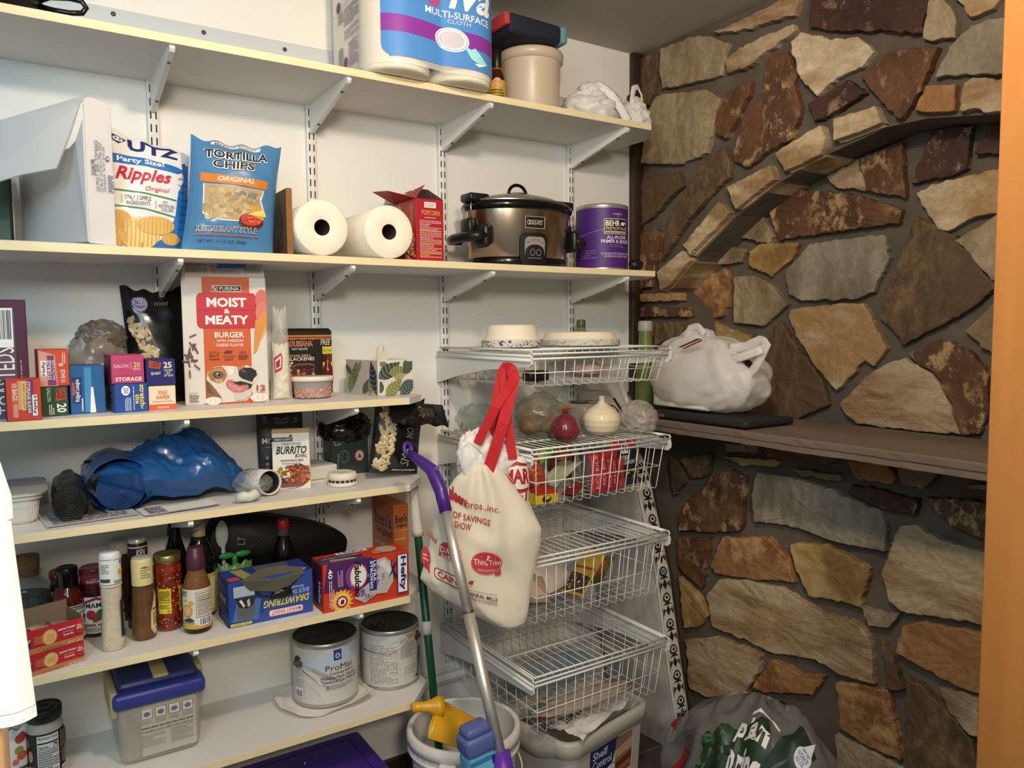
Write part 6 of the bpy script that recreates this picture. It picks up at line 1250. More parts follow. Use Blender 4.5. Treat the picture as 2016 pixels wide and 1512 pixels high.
# red trash bag box
w, d, h = .235, .082, .124
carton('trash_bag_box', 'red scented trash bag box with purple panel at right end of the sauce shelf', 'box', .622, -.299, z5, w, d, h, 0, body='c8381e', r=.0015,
  front=[('R', .0, .0, 1, 1, 'ca3a20'), ('P', [(.0, .40), (.56, .40), (.56, 1), (.05, 1)], '4c2262'), ('E', .20, .18, .11, .22, 'e8a030'), ('E', .20, .18, .09, .18, 'f0d870')]+[('P', [(.2, .18), (.2+.13*cos(a), .18+.25*sin(a)), (.2+.13*cos(a+.12), .18+.25*sin(a+.12))], 'f0c850') for a in [i*2*pi/16 for i in range(16)]]+
   [('E', .20, .18, .065, .125, 'b8242c'), ('E', .20, .18, .045, .085, 'f0e8e0'), ('P', [(.18, .13), (.22, .13), (.225, .22), (.19, .22)], '2a2a34'), ('T', '40', .05, .70, .10, .90, wh, 3, 2), ('F', .055, .1, .12, .66, 3, 'e8b8a8', 3, 1), ('F', .155, .5, .22, .84, 4, 'c89ab8', 5, 1),
   ('P', [(.34, .2), (.46, .06), (.60, .20), (.72, .18), (.80, .40), (.80, .80), (.70, .96), (.56, .9), (.54, .5), (.40, .34)], 'b8b4b4'), ('P', [(.42, .12), (.56, .22), (.54, .12)], '8a8a90'), ('P', [(.62, .85), (.7, .9), (.78, .7), (.78, .5), (.7, .7)], 'd8d4d4'),
   ('E', .37, .66, .13, .28, '7a3a90'), ('E', .39, .66, .095, .24, 'f0d048'), ('E', .39, .66, .085, .22, 'ece6ea'), ('T', 'Fabuloso', .345, .22, .42, .98, '1a1418', 3, 3, 1), ('T', 'SCENT', .30, .48, .335, .66, 'e8d8ea', 3, 1), ('S', .50, .4, .62, .95, 26, .02, .05, ['6a4a98', '8a68b8', '3a2a68'], 5), ('S', .40, .2, .5, .35, 10, .02, .05, ['6a4a98', '8a68b8'], 8), ('R', .515, .30, .60, .97, '1c2a78'), ('T', 'ULTRA', .562, .48, .59, .93, wh, 3, 2), ('T', 'STRONG', .525, .34, .555, .93, wh, 3, 2),
   ('E', .68, .55, .05, .14, 'c8c6c8'), ('E', .68, .55, .044, .125, 'b8b4b4'), ('T', '6-in-1', .66, .48, .70, .62, '3a3a44', 3, 1), ('P', [(.79, .74), (.83, .82), (.84, .78), (.80, .66), (.85, .5), (.83, .46), (.79, .60), (.74, .5), (.78, .66), (.77, .84), (.79, .86)], '1c2450'), ('R', .845, .12, .975, .96, '1c2a78'), ('R', .855, .14, .965, .945, 'f0ece6'), ('T', 'Hefty', .87, .17, .955, .915, '1a2478', 3, 3)],
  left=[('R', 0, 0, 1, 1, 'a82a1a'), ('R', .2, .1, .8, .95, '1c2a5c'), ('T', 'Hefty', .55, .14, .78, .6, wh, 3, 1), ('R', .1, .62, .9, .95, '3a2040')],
  top=[('P', [(0, 0), (.5, 0), (.45, .7), (.0, .75)], '5a3a5a'), ('P', [(.02, .45), (.5, .3), (.5, .42), (.02, .58)], '20244a'), ('T', 'ULTRA STRONG', .05, .47, .46, .56, wh, 0, 1), ('R', .25, .72, .62, .95, 'e8e4e0'), ('T', 'Hefty', .28, .75, .59, .92, '2a2a50', 0, 2), ('E', .80, .5, .12, .35, 'b8a8a0'), ('E', .66, .35, .05, .2, 'c88a3a'), ('P', [(.1, .1), (.4, .05), (.38, .25), (.12, .35)], 'a89a98')])
# orange rice box
w, d, h = .046, .16, .216
carton('rice_box', 'orange rice box standing behind the red scented trash bag box', 'box', .876, -.165, z5, w, .15, h, 0, body='c06a2a',
  front=[('T', "Ben's", .1, .76, .9, .87, '1e2a4a', 0, 2), ('T', 'Original', .12, .68, .9, .75, '1e2a4a', 0, 2), ('R', .08, .655, .92, .66, 'd8b090'), ('F', .1, .52, .7, .56, 1, 'd8b090')]+[('R', .1, .20+.085*i, .2, .23+.085*i, wh) for i in range(3)]+[('F', .3, .19+.085*i, .9, .24+.085*i, 2, 'd8a070', i+2) for i in range(3)],
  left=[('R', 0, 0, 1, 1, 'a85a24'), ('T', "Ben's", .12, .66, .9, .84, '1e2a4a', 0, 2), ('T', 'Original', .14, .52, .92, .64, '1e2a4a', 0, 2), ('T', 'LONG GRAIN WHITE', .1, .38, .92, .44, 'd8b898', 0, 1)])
# ================================================================ LOWEST SHELF
z6 = TOP['S6']
t = T('salsa_bag', 'white food bag printed with tomatoes beside black lidded jar at far left', 'food bag', (-.055, -.165, z6))
b = MB(); f0 = baggrid(b, M('dcd8d0', .35), w=.085, h=.135, t=.045, wr=.004, seed=6, neck=.02)
b.deco(f0, [('E', .82, .86, .12, .08, 'b83a30'), ('E', .78, .68, .10, .06, '8a8a40'), ('E', .84, .58, .11, .07, 'c0503a'), ('E', .7, .5, .08, .05, 'c86a5a'), ('R', .5, .34, .98, .39, '4a4a40'), ('R', .5, .25, .98, .32, 'd0b838'), ('R', .5, .1, .98, .2, '8a6aa0')], L=.08, off=.001); b.build('pouch', t)
x, r = cfit(57, 121, 1450, -.165)
t = T('food_jar', 'clear jar with a wide black lid and nutrition label at left end of lowest shelf', 'jar', (x, -.165, z6))
MB().lathe([(0, .002), (r*.9, .002), (r, .008), (r, .125), (r*.95, .135), (r*.88, .140), (r*.88, .148)], M('c2c0ae', .1, trl=.3, spec=1.), 40).build('glass_body', t)
b = MB(); b.lathe([(r*.92, .143), (r*.97, .145), (r*.98, .168), (r*.93, .172), (r*.86, .170), (0, .170)], M('1c1c1a', .4), 48); b.lathe([(r*.6, .1705), (r*.58, .1712), (r*.3, .1712), (r*.28, .1705)], M('232320', .4), 40); b.build('lid', t)
lbl(t, 'label', r, at5(x, -.165), -1.6, 1.6, .012, .122, '23201c', [('E', .16, .8, .05, .08, '7a5a50'), ('E', .22, .55, .05, .12, 'b08a78'), ('E', .20, .28, .04, .06, 'c8b8a0'), ('E', .28, .3, .02, .04, 'd8d0c0'), ('E', .24, .06, .06, .1, 'b08a78'), ('R', .36, .05, .72, .97, 'd2d2d2'), ('T', 'Nutrition Facts', .38, .89, .70, .95, '1c1a18', 0, 1), ('R', .37, .80, .71, .83, '1c1a18'), ('T', 'Calories', .38, .71, .54, .76, '1c1a18', 0, 1), ('T', '70', .62, .71, .70, .79, '1c1a18', 0, 2), ('R', .37, .68, .71, .69, '1c1a18'), ('F', .38, .12, .70, .66, 11, '6a6a6a', 3), ('R', .37, .10, .71, .115, '1c1a18'), ('R', .74, .62, 1, .97, '5a4e38'), ('F', .76, .3, .96, .58, 6, '8a8478', 4), ('R', .75, .06, .9, .24, 'd2d2d2'), ('F', .76, .1, .89, .2, 3, '8a8a8a', 4)])
# blue lidded container
x0, x1 = .162, .338; w = x1-x0; yf = -.218; d = .19; h = .152
t = T('storage_container', 'clear food container with a blue lid and cream clips on the lowest shelf', 'food container', ((x0+x1)/2, yf+d/2, z6))
b = MB()
def tub(w, d, h, r, k, mat, z0=.001, inset=0):
    R = []; n = 6
    for z, s in ((z0, -.012), (z0+.006, -.004), (z0+.02, .0), (h, k)):
        P = [];
        for (cx, cy, a0) in ((w/2-r, -d/2+r, -pi/2), (w/2-r, d/2-r, 0), (-w/2+r, d/2-r, pi/2), (-w/2+r, -d/2+r, pi)):
            P += [((cx+r*cos(a0+i*pi/2/n))*(1+s*2/w), (cy+r*sin(a0+i*pi/2/n))*(1+s*2/d), z) for i in range(n+1)]
        R.append(P)
    m_ = len(R[0]); v = [p for q in R for p in q]; f = [(j*m_+i, j*m_+(i+1) % m_, (j+1)*m_+(i+1) % m_, (j+1)*m_+i) for j in range(3) for i in range(m_)]+[tuple(range(m_-1, -1, -1))]
    b.add(v, f, mat, True)
m_clear = M('c9c4b6', .18, trl=.5, spec=.9)
tub(w, d, h, .022, .006, m_clear); b.build('clear_body', t)
b = MB(); lx = w/2+.012; ly = d/2+.008; m_bl = M('333a86', .38)
b.rbox(-lx, -ly-.006, h-.012, lx, ly, h+.026, m_bl, .011, 3); b.rbox(-lx+.012, -ly+.018, h+.022, lx-.012, ly-.01, h+.046, M('2b3268', .42), .012, 3); b.build('lid', t)
m_ye = M('b9b07a', .45)
for nm, P in (('lid_strap', (-.012, -ly+.012, h+.040, .022, ly-.03, h+.050)), ('side_clip', (-lx-.004, -ly+.01, h-.032, -lx+.012, ly-.03, h+.030)), ('side_clip', (lx-.014, -ly+.05, h+.0, lx+.003, ly-.02, h+.036))):
    b = MB(); b.rbox(*P, m_ye, .005, 2); b.build(nm, t)
b = MB(); fq = lambda u, v, o: (-.042+.118*u, -d/2+.0065-.006*(1-v*0)-.004-o, .018+.118*v)
b.deco(fq, [('R', .0, .0, 1, 1, M('d6d2c6', .5, trl=.45)), ('F', .0, .16, .42, .42, 8, '8a867a', 4), ('F', .52, .14, .95, .44, 9, '8a867a', 5), ('T', 'WARNING: AVOID DIRECT SKIN CONTACT', .0, .46, .95, .50, '4a4640', 0, 1), ('F', .0, .53, .95, .58, 1, '5a564e')]+
 [q for i in range(4) for q in (('R', .0+.25*i, .74, .20+.25*i, .95, '7a766c'), ('R', .01+.25*i, .75, .19+.25*i, .94, 'c8c4b8'), ('E', .10+.25*i, .84, .06, .05, '6a6a80'), ('F', .0+.25*i, .64, .2+.25*i, .72, 2, '9a968a', i))], off=.0005); b.build('printed_sheet', t)
b = MB()
b.grid(lambda u, v: (-.068+.12*u, -.075+.14*v, .006+.075*max(0, (1-u*2.2))**1.5+.012*(1-u)+.004*nz(u*4, v*4, 3)), 16, 12, M('e0d8c4', .9, bump=(90, .6))); tag(b.build('white_powder', t), None, None, kind='stuff')
# two metal paint cans
def pcan(pl, pr, py, pt, y, label_, lab, name2):
    x, r = cfit(pl, pr, py, y); h = zat((pl+pr)/2, pt, y)-z6
    t = T('paint_can', label_, 'paint can', (x, y, z6+(.004 if 'ceiling' in label_ else .0)), group='metal paint cans on the lowest shelf')
    l = can(t, r, h, at5(x, y), lab, '5a5a54', 'b6b4ae'); b = MB()
    b.deco(lambda u, v, o: ((u-.5)*r*1.3, (v-.5)*r*.5-.0*r, h-.0025+o), [('T', name2, 0, 0, 1, 1, '1c1c1c', 0, 0, 1)]); b.build('handwriting', l)
    return t, x, r, h
L1 = ('cac8c4', [('P', [(.0, .72), (.3, .70), (.55, .95), (1, .98), (1, .78), (.75, .72), (.4, .60)], 'b4c4d4'), ('P', [(.30, .70), (.40, .68), (.62, .40), (.54, .42)], 'a6aab0')]+[('P', [(.30, .70), (.56+.012*i, .50-.02*i), (.562+.012*i, .50-.02*i)], '5a5a60') for i in range(9)]+
  [('R', .57, .78, .64, .97, '23408a'), ('E', .605, .86, .022, .05, 'c8b0a8'), ('T', 'ProMar', .50, .60, .76, .70, '3a3a3e'), ('T', 'Ceiling Paint', .53, .52, .76, .57, '2a2a2e', 0, 1), ('T', 'Pintura Para Techos', .46, .45, .80, .50, '2a2a2e', 0, 1), ('T', 'Peinture De Plafond', .46, .38, .80, .43, '2a2a2e', 0, 1), ('F', .5, .26, .76, .34, 3, '8a8a8c', 3), ('R', .20, .10, .30, .66, 'dcdad4'), ('F', .205, .28, .295, .64, 14, '7a7a7a', 5), ('B', .21, .11, .295, .25)])
t, x, r, h = pcan(577, 705, 1320, 1247, -.128, 'white ceiling paint can with black lid standing on a crumpled paper towel', L1, 'Ceiling')
b = MB(); a = at5(x, -.128)-.95; c = (r*sin(a), -r*cos(a)); tfk = lambda X, Y, Z: (c[0]+sin(a)*Z+cos(a)*X, c[1]-cos(a)*Z+sin(a)*X, h*.68+Y)
b.lathe([(0, .012), (.005, .011), (.006, .006), (.012, .004), (.017, .001), (.019, -.002)], M('77736a', .35, .9), 24, tf=tfk); b.build('bail_ear', t)
b = MB(); b.tube([tfk(.0, 0, .008), tfk(.03, -.012, .006), tfk(.07, -.03, -.004), tfk(.11, -.045, -.02)], .0011, m_steel, 6); b.build('bail_wire', t)
b = MB(); xx, yy = x, -.128
def ptw(u, v):
    a = 2*pi*u; k = .06+.078*v*(1+.30*nz(cos(a)*1.5, sin(a)*1.5, 3, 1.2)); v = max(0, (k-.093)/.05)
    return (min(k*cos(a)*1.1, .098), k*sin(a)*.95, .0008+.016*max(0, nz(cos(a)*2, sin(a)*2, v*2, 1.4))*v+.03*v*max(0, cos(a+.9))**3+.03*v*max(0, cos(a-3.0))**4)
b.grid(ptw, 60, 10, M('ebe6dc', .9, bump=(120, .4)), wrap=True); tag(b.build('paper_towel_sheet', loc=(xx, yy, z6)), 'crumpled white paper towel under the ceiling paint can', 'paper towel')
L2 = ('c9c7c4', [('R', .0, .0, 1, 1, 'ccc8c2'), ('P', [(.26, .72), (.5, .86), (.64, .94), (.64, .80), (.4, .62)], 'b4c4d2'), ('R', .28, .04, .575, .84, 'd6d2ca'), ('F', .285, .05, .57, .83, 40, '77757a', 6), ('R', .60, .24, .80, .93, 'd0ccc4'), ('F', .60, .52, .78, .92, 18, '77757a', 4), ('R', .62, .16, .80, .38, 'dcd8d0'), ('F', .63, .17, .78, .37, 7, '9a989a', 7), ('R', .825, .1, .84, .95, '23346a'), ('R', .78, .06, .84, .1, '23346a'), ('F', .86, .2, .95, .5, 6, '3a3a40', 4, 1), ('R', .86, .35, .93, .6, '3a3a40'), ('P', [(.64, .98), (.8, .98), (.8, .9), (.7, .88), (.68, .94)], 'c8a038')])
t, x, r, h = pcan(712, 826, 1300, 1222, -.135, 'silver paint can with a fine print label at the right end of lowest shelf', L2, 'Walls')
b = MB(); a = at5(x, -.135)+1.15; c = (r*sin(a), -r*cos(a)); tfk2 = lambda X, Y, Z: (c[0]+sin(a)*Z+cos(a)*X, c[1]-cos(a)*Z+sin(a)*X, h*.80+Y)
b.lathe([(0, .012), (.005, .011), (.006, .006), (.012, .003), (.016, -.002)], M('77736a', .35, .9), 24, tf=tfk2); b.build('bail_ear', t)
b = MB(); b.tube([(r*1.02*sin(a-.16*i), -r*1.02*cos(a-.16*i), h*.80-.004*i+.0045*abs(i-7)) for i in range(15)], .0012, m_steel, 6); b.build('bail_wire', t)
# ================================================================ FLOOR THINGS
t = T('storage_tote', 'purple plastic storage tote with flat lid on floor under the lowest shelf', 'storage tote', (.53, -.29, 0))
b = MB(); b.rbox(-.255, -.215, .001, .255, .215, .228, M('3d2478', .35), .03, 3); b.build('tote_body', t)
b = MB(); b.rbox(-.272, -.235, .222, .270, .237, .252, M('48288c', .28, coat=.2), .012, 3); b.rbox(-.23, -.195, .248, .228, .197, .2575, M('48288c', .28, coat=.2), .008, 2)
rnd = random.Random(3)
for i in range(16): b.sphere((rnd.uniform(-.2, .24), rnd.uniform(-.18, .19), .2578), rnd.choice((.0015, .001, .0025)), 'd8d0e0', 6, 4)
b.build('lid', t)
# bucket
bx, by, bz, br_ = .968, -.392, .372, .144
t = T('bucket', 'white plastic bucket holding a yellow dustpan under the right shelf ends', 'bucket', (bx, by, 0)); m_bk = M('dcd9d6', .4)
b = MB(); b.lathe([(0, .003), (br_*.86, .003), (br_*.88, 0), (br_*.89, .01), (br_*.965, bz-.085), (br_*.97, bz-.055), (br_*1.0, bz-.05), (br_*1.0, bz-.02)], m_bk, 64)
b.lathe([(br_*.95, bz-.004), (br_*.85, .012), (0, .010)], M('cfccc8', .5), 48); b.build('bucket_body', t)
b = MB(); b.lathe([(br_*1.0, bz-.058), (br_*1.05, bz-.056), (br_*1.05, bz-.048), (br_*1.0, bz-.046)], m_bk, 64); b.lathe([(br_*1.0, bz-.034), (br_*1.06, bz-.032), (br_*1.065, bz-.010), (br_*1.05, bz-.008), (br_*1.05, bz-.002), (br_*1.02, bz), (br_*.97, bz), (br_*.95, bz-.004), (br_*.945, bz-.03)], m_bk, 64)
for i in range(40):
    a = 2*pi*i/40; b.box(-.0015, -.0012, bz-.046, .0015, .003, bz-.034, m_bk, tf=lambda X, Y, Z, a=a: ((br_*1.0+Y)*cos(a)-X*sin(a), (br_*1.0+Y)*sin(a)+X*cos(a), Z))
b.build('rim', t)
b = MB(); a = math.atan2(-1, -1.0); tk = lambda X, Y, Z: ((br_*1.03+Y)*cos(a)-X*sin(a), (br_*1.03+Y)*sin(a)+X*cos(a), Z)
b.rbox(-.022, -.004, bz-.075, .022, .014, bz-.030, m_bk, .004, 2, tf=tk); b.tube([tk(0, .014, bz-.055), tk(0, .020, bz-.055)], .006, m_bk, 12); b.build('handle_ear', t)
b = MB(); P = []
for i in range(21):
    q = a+pi*i/20; P.append((br_*1.09*cos(q), br_*1.09*sin(q), bz-.055-.075*sin(pi*i/20)))
b.tube(P, .0028, m_bk, 8); b.build('bail_handle', t)
# dustpan
t = T('dustpan', 'yellow plastic dustpan with handle standing in the white bucket', 'dustpan', (bx, by, .012))
m_y = M('e2aa20', .3, coat=.15, var=(12, 'cc9418', .2))
q1 = Fy(822, 1388, by+.02); q2 = Fy(872, 1382, by+.05); q3 = Fy(958, 1424, by+.03); q4 = Fy(925, 1465, by-.07); q5 = Fy(840, 1452, by-.06)
K = [Vector(q)-Vector((bx, by, .012)) for q in (G(866, 1383, .425), G(956, 1424, .375), G(843, 1452, .385), G(925, 1478, .335))]
def pan(u, v):   # u from the handle to the lip, v from the far edge to the near edge
    p = K[0].lerp(K[1], u).lerp(K[2].lerp(K[3], u), v); e = (1-abs(2*v-1)**5)*(1-max(0, u-.0)**6)
    up = .034*e*(1-.65*u)*min(1, .45+u*6)+.010*max(0, 1-abs(v-.42)/.16)*(1-u)
    return tuple(p+Vector((0, 0, up)))
b = MB(); b.grid(pan, 28, 24, m_y); b.grid(lambda u, v: tuple(Vector(pan(u, v))-Vector((.0, .0, .003))), 28, 24, m_y, flip=True)
for ed_ in ([pan(0, i/20) for i in range(21)], [pan(i/20, 0) for i in range(21)], [pan(i/20, 1) for i in range(21)], [pan(1, i/20) for i in range(21)]): b.tube(ed_, .0024, m_y, 8)
sk = [pan(0, .1+.8*i/10) for i in range(11)]; b.add(sk+[(p[0], p[1], p[2]-.05) for p in sk], [(i, i+1, 12+i, 11+i) for i in range(10)], m_y)
b.build('pan', t)
b = MB(); h0 = Vector(pan(.06, .45)); h1 = Vector(G(824, 1392, .445))-Vector((bx, by, .012)); b.tube([tuple(h0.lerp(h1, -.25)), tuple(h0.lerp(h1, .05)), tuple(h0.lerp(h1, .3)), tuple(h0.lerp(h1, .6)), tuple(h1), tuple(h0.lerp(h1, 1.35))], [.030, .026, .019, .014, .013, .012], m_y, 14); b.build('handle', t)
# green broom
pt = Fy(813, 955, -.21); pb = np.array((bx-.015, by+.075, .02))
t = T('broom', 'green broom handle with a white rubbery grip leaning from the bucket to shelf end', 'broom', tuple(pb))
dv = Vector(pt-pb); b = MB(); f_ = lambda k: tuple(dv*k)
b.tube([f_(0), f_(.9)], .0115, M('0f4a2c', .35), 14); b.build('handle_pole', t)
b = MB(); b.tube([f_(.855), f_(.87), f_(.90), f_(.97), f_(1.0), f_(1.02)], [.0165, .0165, .014, .014, .0145, .011], M('d8d2c4', .7, bump=(220, .8)), 14); b.build('grip', t)
b = MB(); b.tube([f_(.575), f_(.612)], .0135, M('c8cac4', .4), 14); b.build('collar', t)
# spray mop
A_ = Fy(803, 884, -.40); B1 = Fy(850, 925, -.47); B2 = Fy(868, 965, -.51); Bm = Fy(878, 1008, -.54); Cm = Fy(986, 1492, -.78)
vdir = Vector(Cm-Bm).normalized(); kf = (-Cm[2]+.03)/vdir.z; foot = Vector(Cm)+vdir*kf
t = T('spray_mop', 'spray mop with purple hooked handle, silver pole and blue cleaner bottle', 'mop', (foot.x, foot.y, 0)); R_ = lambda p: tuple(Vector(p)-Vector((foot.x, foot.y, 0)))
m_pu = M('43217c', .32, coat=.2)
b = MB(); b.tube([R_(Fy(808, 893, -.41)), R_(Fy(828, 908, -.44)), R_(B1), R_(B2), R_(Bm)], [.010, .0135, .0165, .0165, .0155], m_pu, 14)
ring = [Vector(A_)+Vector((.010*cos(a)-.0, .005*sin(a)-.0, .015*sin(a))) for a in [2*pi*i/16 for i in range(16)]]; b.tube([R_(p) for p in ring], .0055, m_pu, 8, closed=True); b.build('hook_handle', t)
b = MB(); b.rbox(-.006, -.004, -.012, .006, .002, .012, M('6a48a4', .35), .003, 2, tf=lambda X, Y, Z: R_(Vector(B1)+Vector((X+.006, Y-.0155, Z)))); b.build('trigger_button', t)
mid = Vector(Bm).lerp(Vector(Cm), .43); m_al = M('d6d2ca', .42, .75)
b = MB(); b.tube([R_(Bm), R_(mid)], .0125, m_al, 20); b.build('upper_pole', t)
b = MB(); b.tube([R_(mid+vdir*.002), R_(Vector(Cm)-vdir*.005)], .0132, m_al, 20); b.tube([R_(mid-vdir*.003), R_(mid+vdir*.003)], .0137, M('77736c', .4, .8), 20); b.build('lower_pole', t)
b = MB(); b.tube([R_(Vector(Cm)-vdir*.012), R_(Vector(Cm)+vdir*.07), R_(foot)], [.023, .022, .012], M('5a2a9a', .35), 16); b.rbox(-.13, -.055, .002, .13, .055, .03, M('5a2a9a', .4), .01, 2); b.build('mop_head', t)
b = MB(); cb_ = Vector(Fy(938, 1470, -.76)); ang = .10
ob = lambda X, Y, Z: R_(cb_+Vector((X*cos(ang)+Z*sin(ang)*-1, Y, Z*cos(ang)+X*sin(ang))))
b.rbox(-.034, -.026, -.20, .034, .026, -.005, M('58a8cc', .3, trl=.2, coat=.2), .012, 3, tf=ob)
b.build('bottle_body', t)
b = MB(); b.rbox(-.036, -.028, -.008, .036, .028, .034, M('54629c', .35), .010, 3, tf=ob); b.rbox(-.030, -.022, .028, .032, .024, .052, M('4d5a94', .35), .010, 3, tf=ob); b.build('bottle_cap', t)
b = MB(); b.deco(lambda u, v, o: ob(-.032+.064*u, -.0265-o, -.15+.14*v), [('R', 0, 0, 1, 1, '68b8d8'), ('R', 0, .9, 1, .98, '3a78b0'), ('E', .32, .66, .2, .16, 'd8e6ec'), ('F', .2, .58, .44, .74, 4, '6a98b0'), ('R', .82, .82, .94, .96, '16246a'), ('P', [(.5, .1), (.9, .3), (.95, .7), (.7, .5)], 'a8d8ea'), ('F', .1, .1, .6, .3, 3, 'e8f0f4', 5)], off=.0006); b.build('bottle_label', t)
# grey storage bin
rzb = .20
t = T('storage_bin', 'translucent grey plastic storage bin with printed label on floor under wire drawers', 'storage bin', (1.232, -.515, 0), rzb)
w, d, h = .385, .30, .275; m_bin = M('c4c1b6', .35, trl=.15)
b = MB(); tub(w*.86, d*.86, h-.02, .035, .016, m_bin); v0 = len(b.v); b.v = [(x+w/2, y+d/2, z) for x, y, z in b.v]; b.build('bin_body', t)
b = MB()
def rimf(u, v):
    P = []; r0 = .05; per = u*4; k = int(per) % 4; q = per-int(per)
    cs_ = [(w-r0, r0, -pi/2), (w-r0, d-r0, 0), (r0, d-r0, pi/2), (r0, r0, pi)]
    c0 = cs_[k]; c1 = cs_[(k+1) % 4]
    if q < .5: a = c0[2]+pi/2*q*2; base = Vector((c0[0]+r0*cos(a), c0[1]+r0*sin(a))); nn = Vector((cos(a), sin(a)))
    else:
        a = c0[2]+pi/2; p0 = Vector((c0[0]+r0*cos(a), c0[1]+r0*sin(a))); p1 = Vector((c1[0]+r0*cos(a), c1[1]+r0*sin(a))); base = p0.lerp(p1, (q-.5)*2); nn = Vector((cos(a), sin(a)))
    off_, z = [(-.030, h-.05), (-.020, h-.008), (-.010, h), (.0, h-.002), (.004, h-.01), (.004, h-.045), (-.006, h-.048)][v]
    if k == 2 and q > .5: z -= .030*sin(pi*(q-.5)*2)*(v >= 3)
    p = base+nn*off_; return (p.x, p.y, z)
vv = [rimf(i/96, j) for j in range(7) for i in range(96)]; b.add(vv, [(j*96+i, j*96+(i+1) % 96, (j+1)*96+(i+1) % 96, (j+1)*96+i) for j in range(6) for i in range(96)], m_bin, True); b.build('rim', t)
b = MB(); fq = lambda u, v, o: (.095+.235*u, .0185-.016*(.055+.165*v)/h-o, .055+.165*v)
b.deco(fq, [('R', 0, 0, 1, 1, 'c8c4ba'), ('P', [(0, 1), (.56, 1), (.44, .55), (.6, .5), (.5, .0), (0, 0)], '1c2a66'), ('P', [(.0, .30), (.25, .48), (.44, .55), (.58, .46), (.46, .36), (.2, .26), (0, .16)], 'd8d6d0'), ('T', 'Shelf', .05, .80, .34, .95, 'd8d6d2', 0, 1), ('T', 'Control', .05, .62, .42, .77, 'd8d6d2', 0, 1), ('T', 'No Overlapping', .1, .40, .4, .5, '4a4a60', 0, 1), ('R', .5, .08, .84, .98, '8a6a50'), ('P', [(.5, .75), (.84, .85), (.84, .65), (.5, .6)], 'b89a78'), ('P', [(.5, .5), (.84, .6), (.84, .45), (.5, .38)], '6a2a24'), ('R', .5, .08, .84, .26, 'd8c8a8'), ('F', .52, .1, .82, .22, 3, '5a4a40'), ('P', [(.5, .28), (.8, .36), (.8, .3), (.5, .22)], '9a3a30'), ('R', .86, .0, 1, 1, 'b0aca4')], off=.0012); b.build('label', t)
t = T('crumpled_paper', 'crumpled white paper with black letters lying on top of the grey storage bin', 'paper', (1.34, -.44, h+.004), .38)
b = MB(); pf = lambda u, v, o=0.: (-.10+.30*u+.01*nz(u*3, v*3, 8), -.055+.12*v+.008*nz(u*3, v*3, 5), .012+.014*nz(u*4, v*4, 2, 1.4)+.010*sin(pi*v)+o)
b.grid(pf, 30, 14, M('ddd8d2', .8)); b.grid(lambda u, v: tuple(Vector(pf(u, v))-Vector((0, 0, .0008))), 30, 14, M('ddd8d2', .8), flip=True); b.deco(pf, [('T', 'TINANT', .14, .62, .48, .84, '1c1a1a', 0, 2)], L=.1, off=.002); b.build('sheet', t)
b = MB(); crumple(b, (.09, .10, .014), (.14, .05, .018), m_film2, 4, .3, 3); b.build('film', t, label='clear film')
# folded cushion standing beside the stone wall
def cush(u, v):   # u around the section, v up
    z = 1.215*v; yb = -.045
    yf_ = np.interp(z, [0, .14, .63, .95, 1.10, 1.215], [-.30, -.395, -.355, -.315, -.24, -.13]); xl_ = np.interp(z, [0, .1, .3, .63, .95, 1.22], [1.80, 1.765, 1.74, 1.705, 1.652, 1.632]); th_ = .062
    if z < .05: th_ *= .75; yf_ += .0
    per = u*4; k = int(per) % 4; q = per-int(per); puff = .008*sin(pi*q)*(k in (1, 3))
    if k == 0: p = (xl_+th_*q, yf_)
    elif k == 1: p = (xl_+th_+puff*0, yf_+(yb-yf_)*q)
    elif k == 2: p = (xl_+th_*(1-q), yb)
    else: p = (xl_-puff+.003*nz(q*6, z*9, 2, 2.5)+.0025*nz(q*30, z*5, 4), yb+(yf_-yb)*q)
    return (p[0], p[1], max(.002, z+.02*(1-v)*sin(pi*q)*(k == 0)))
t = T('cushion', 'tall grey lounger cushion with patterned edge standing between drawers and stone wall', 'cushion', (1.72, -.2, 0)); o_ = Vector((1.72, -.2, 0))
cw = lambda u, v: tuple(Vector(cush(u, v))-o_)
b = MB(); b.grid(cw, 96, 60, M('b9b5ac', .8, bump=(50, .25)), wrap=True); b.add([cw(i/96, 1) for i in range(96)], [tuple(range(96))], M('b9b5ac', .8)); b.add([cw(i/96, 0) for i in range(96)], [tuple(range(95, -1, -1))], M('b9b5ac', .8)); b.build('padding', t)
b = MB(); b.tube([tuple(Vector(cw(0, .02+.96*i/50))+Vector((-.001, -.003, 0))) for i in range(51)], .0042, M('c9c6bf', .7), 8); b.tube([tuple(Vector(cw(.2499, .02+.96*i/50))+Vector((.001, -.003, 0))) for i in range(51)], .0042, M('1c1a1a', .7), 8); b.build('piping', t)
b = MB(); fs = lambda u, v, o: tuple(Vector(cw(.02+.20*min(max(u, 0), .999), .03+.94*v))+Vector((0, -o, 0)))
b.deco(fs, [('R', .0, 0, 1, 1, 'cfc8b8')], L=.03, off=.0015); ops = []
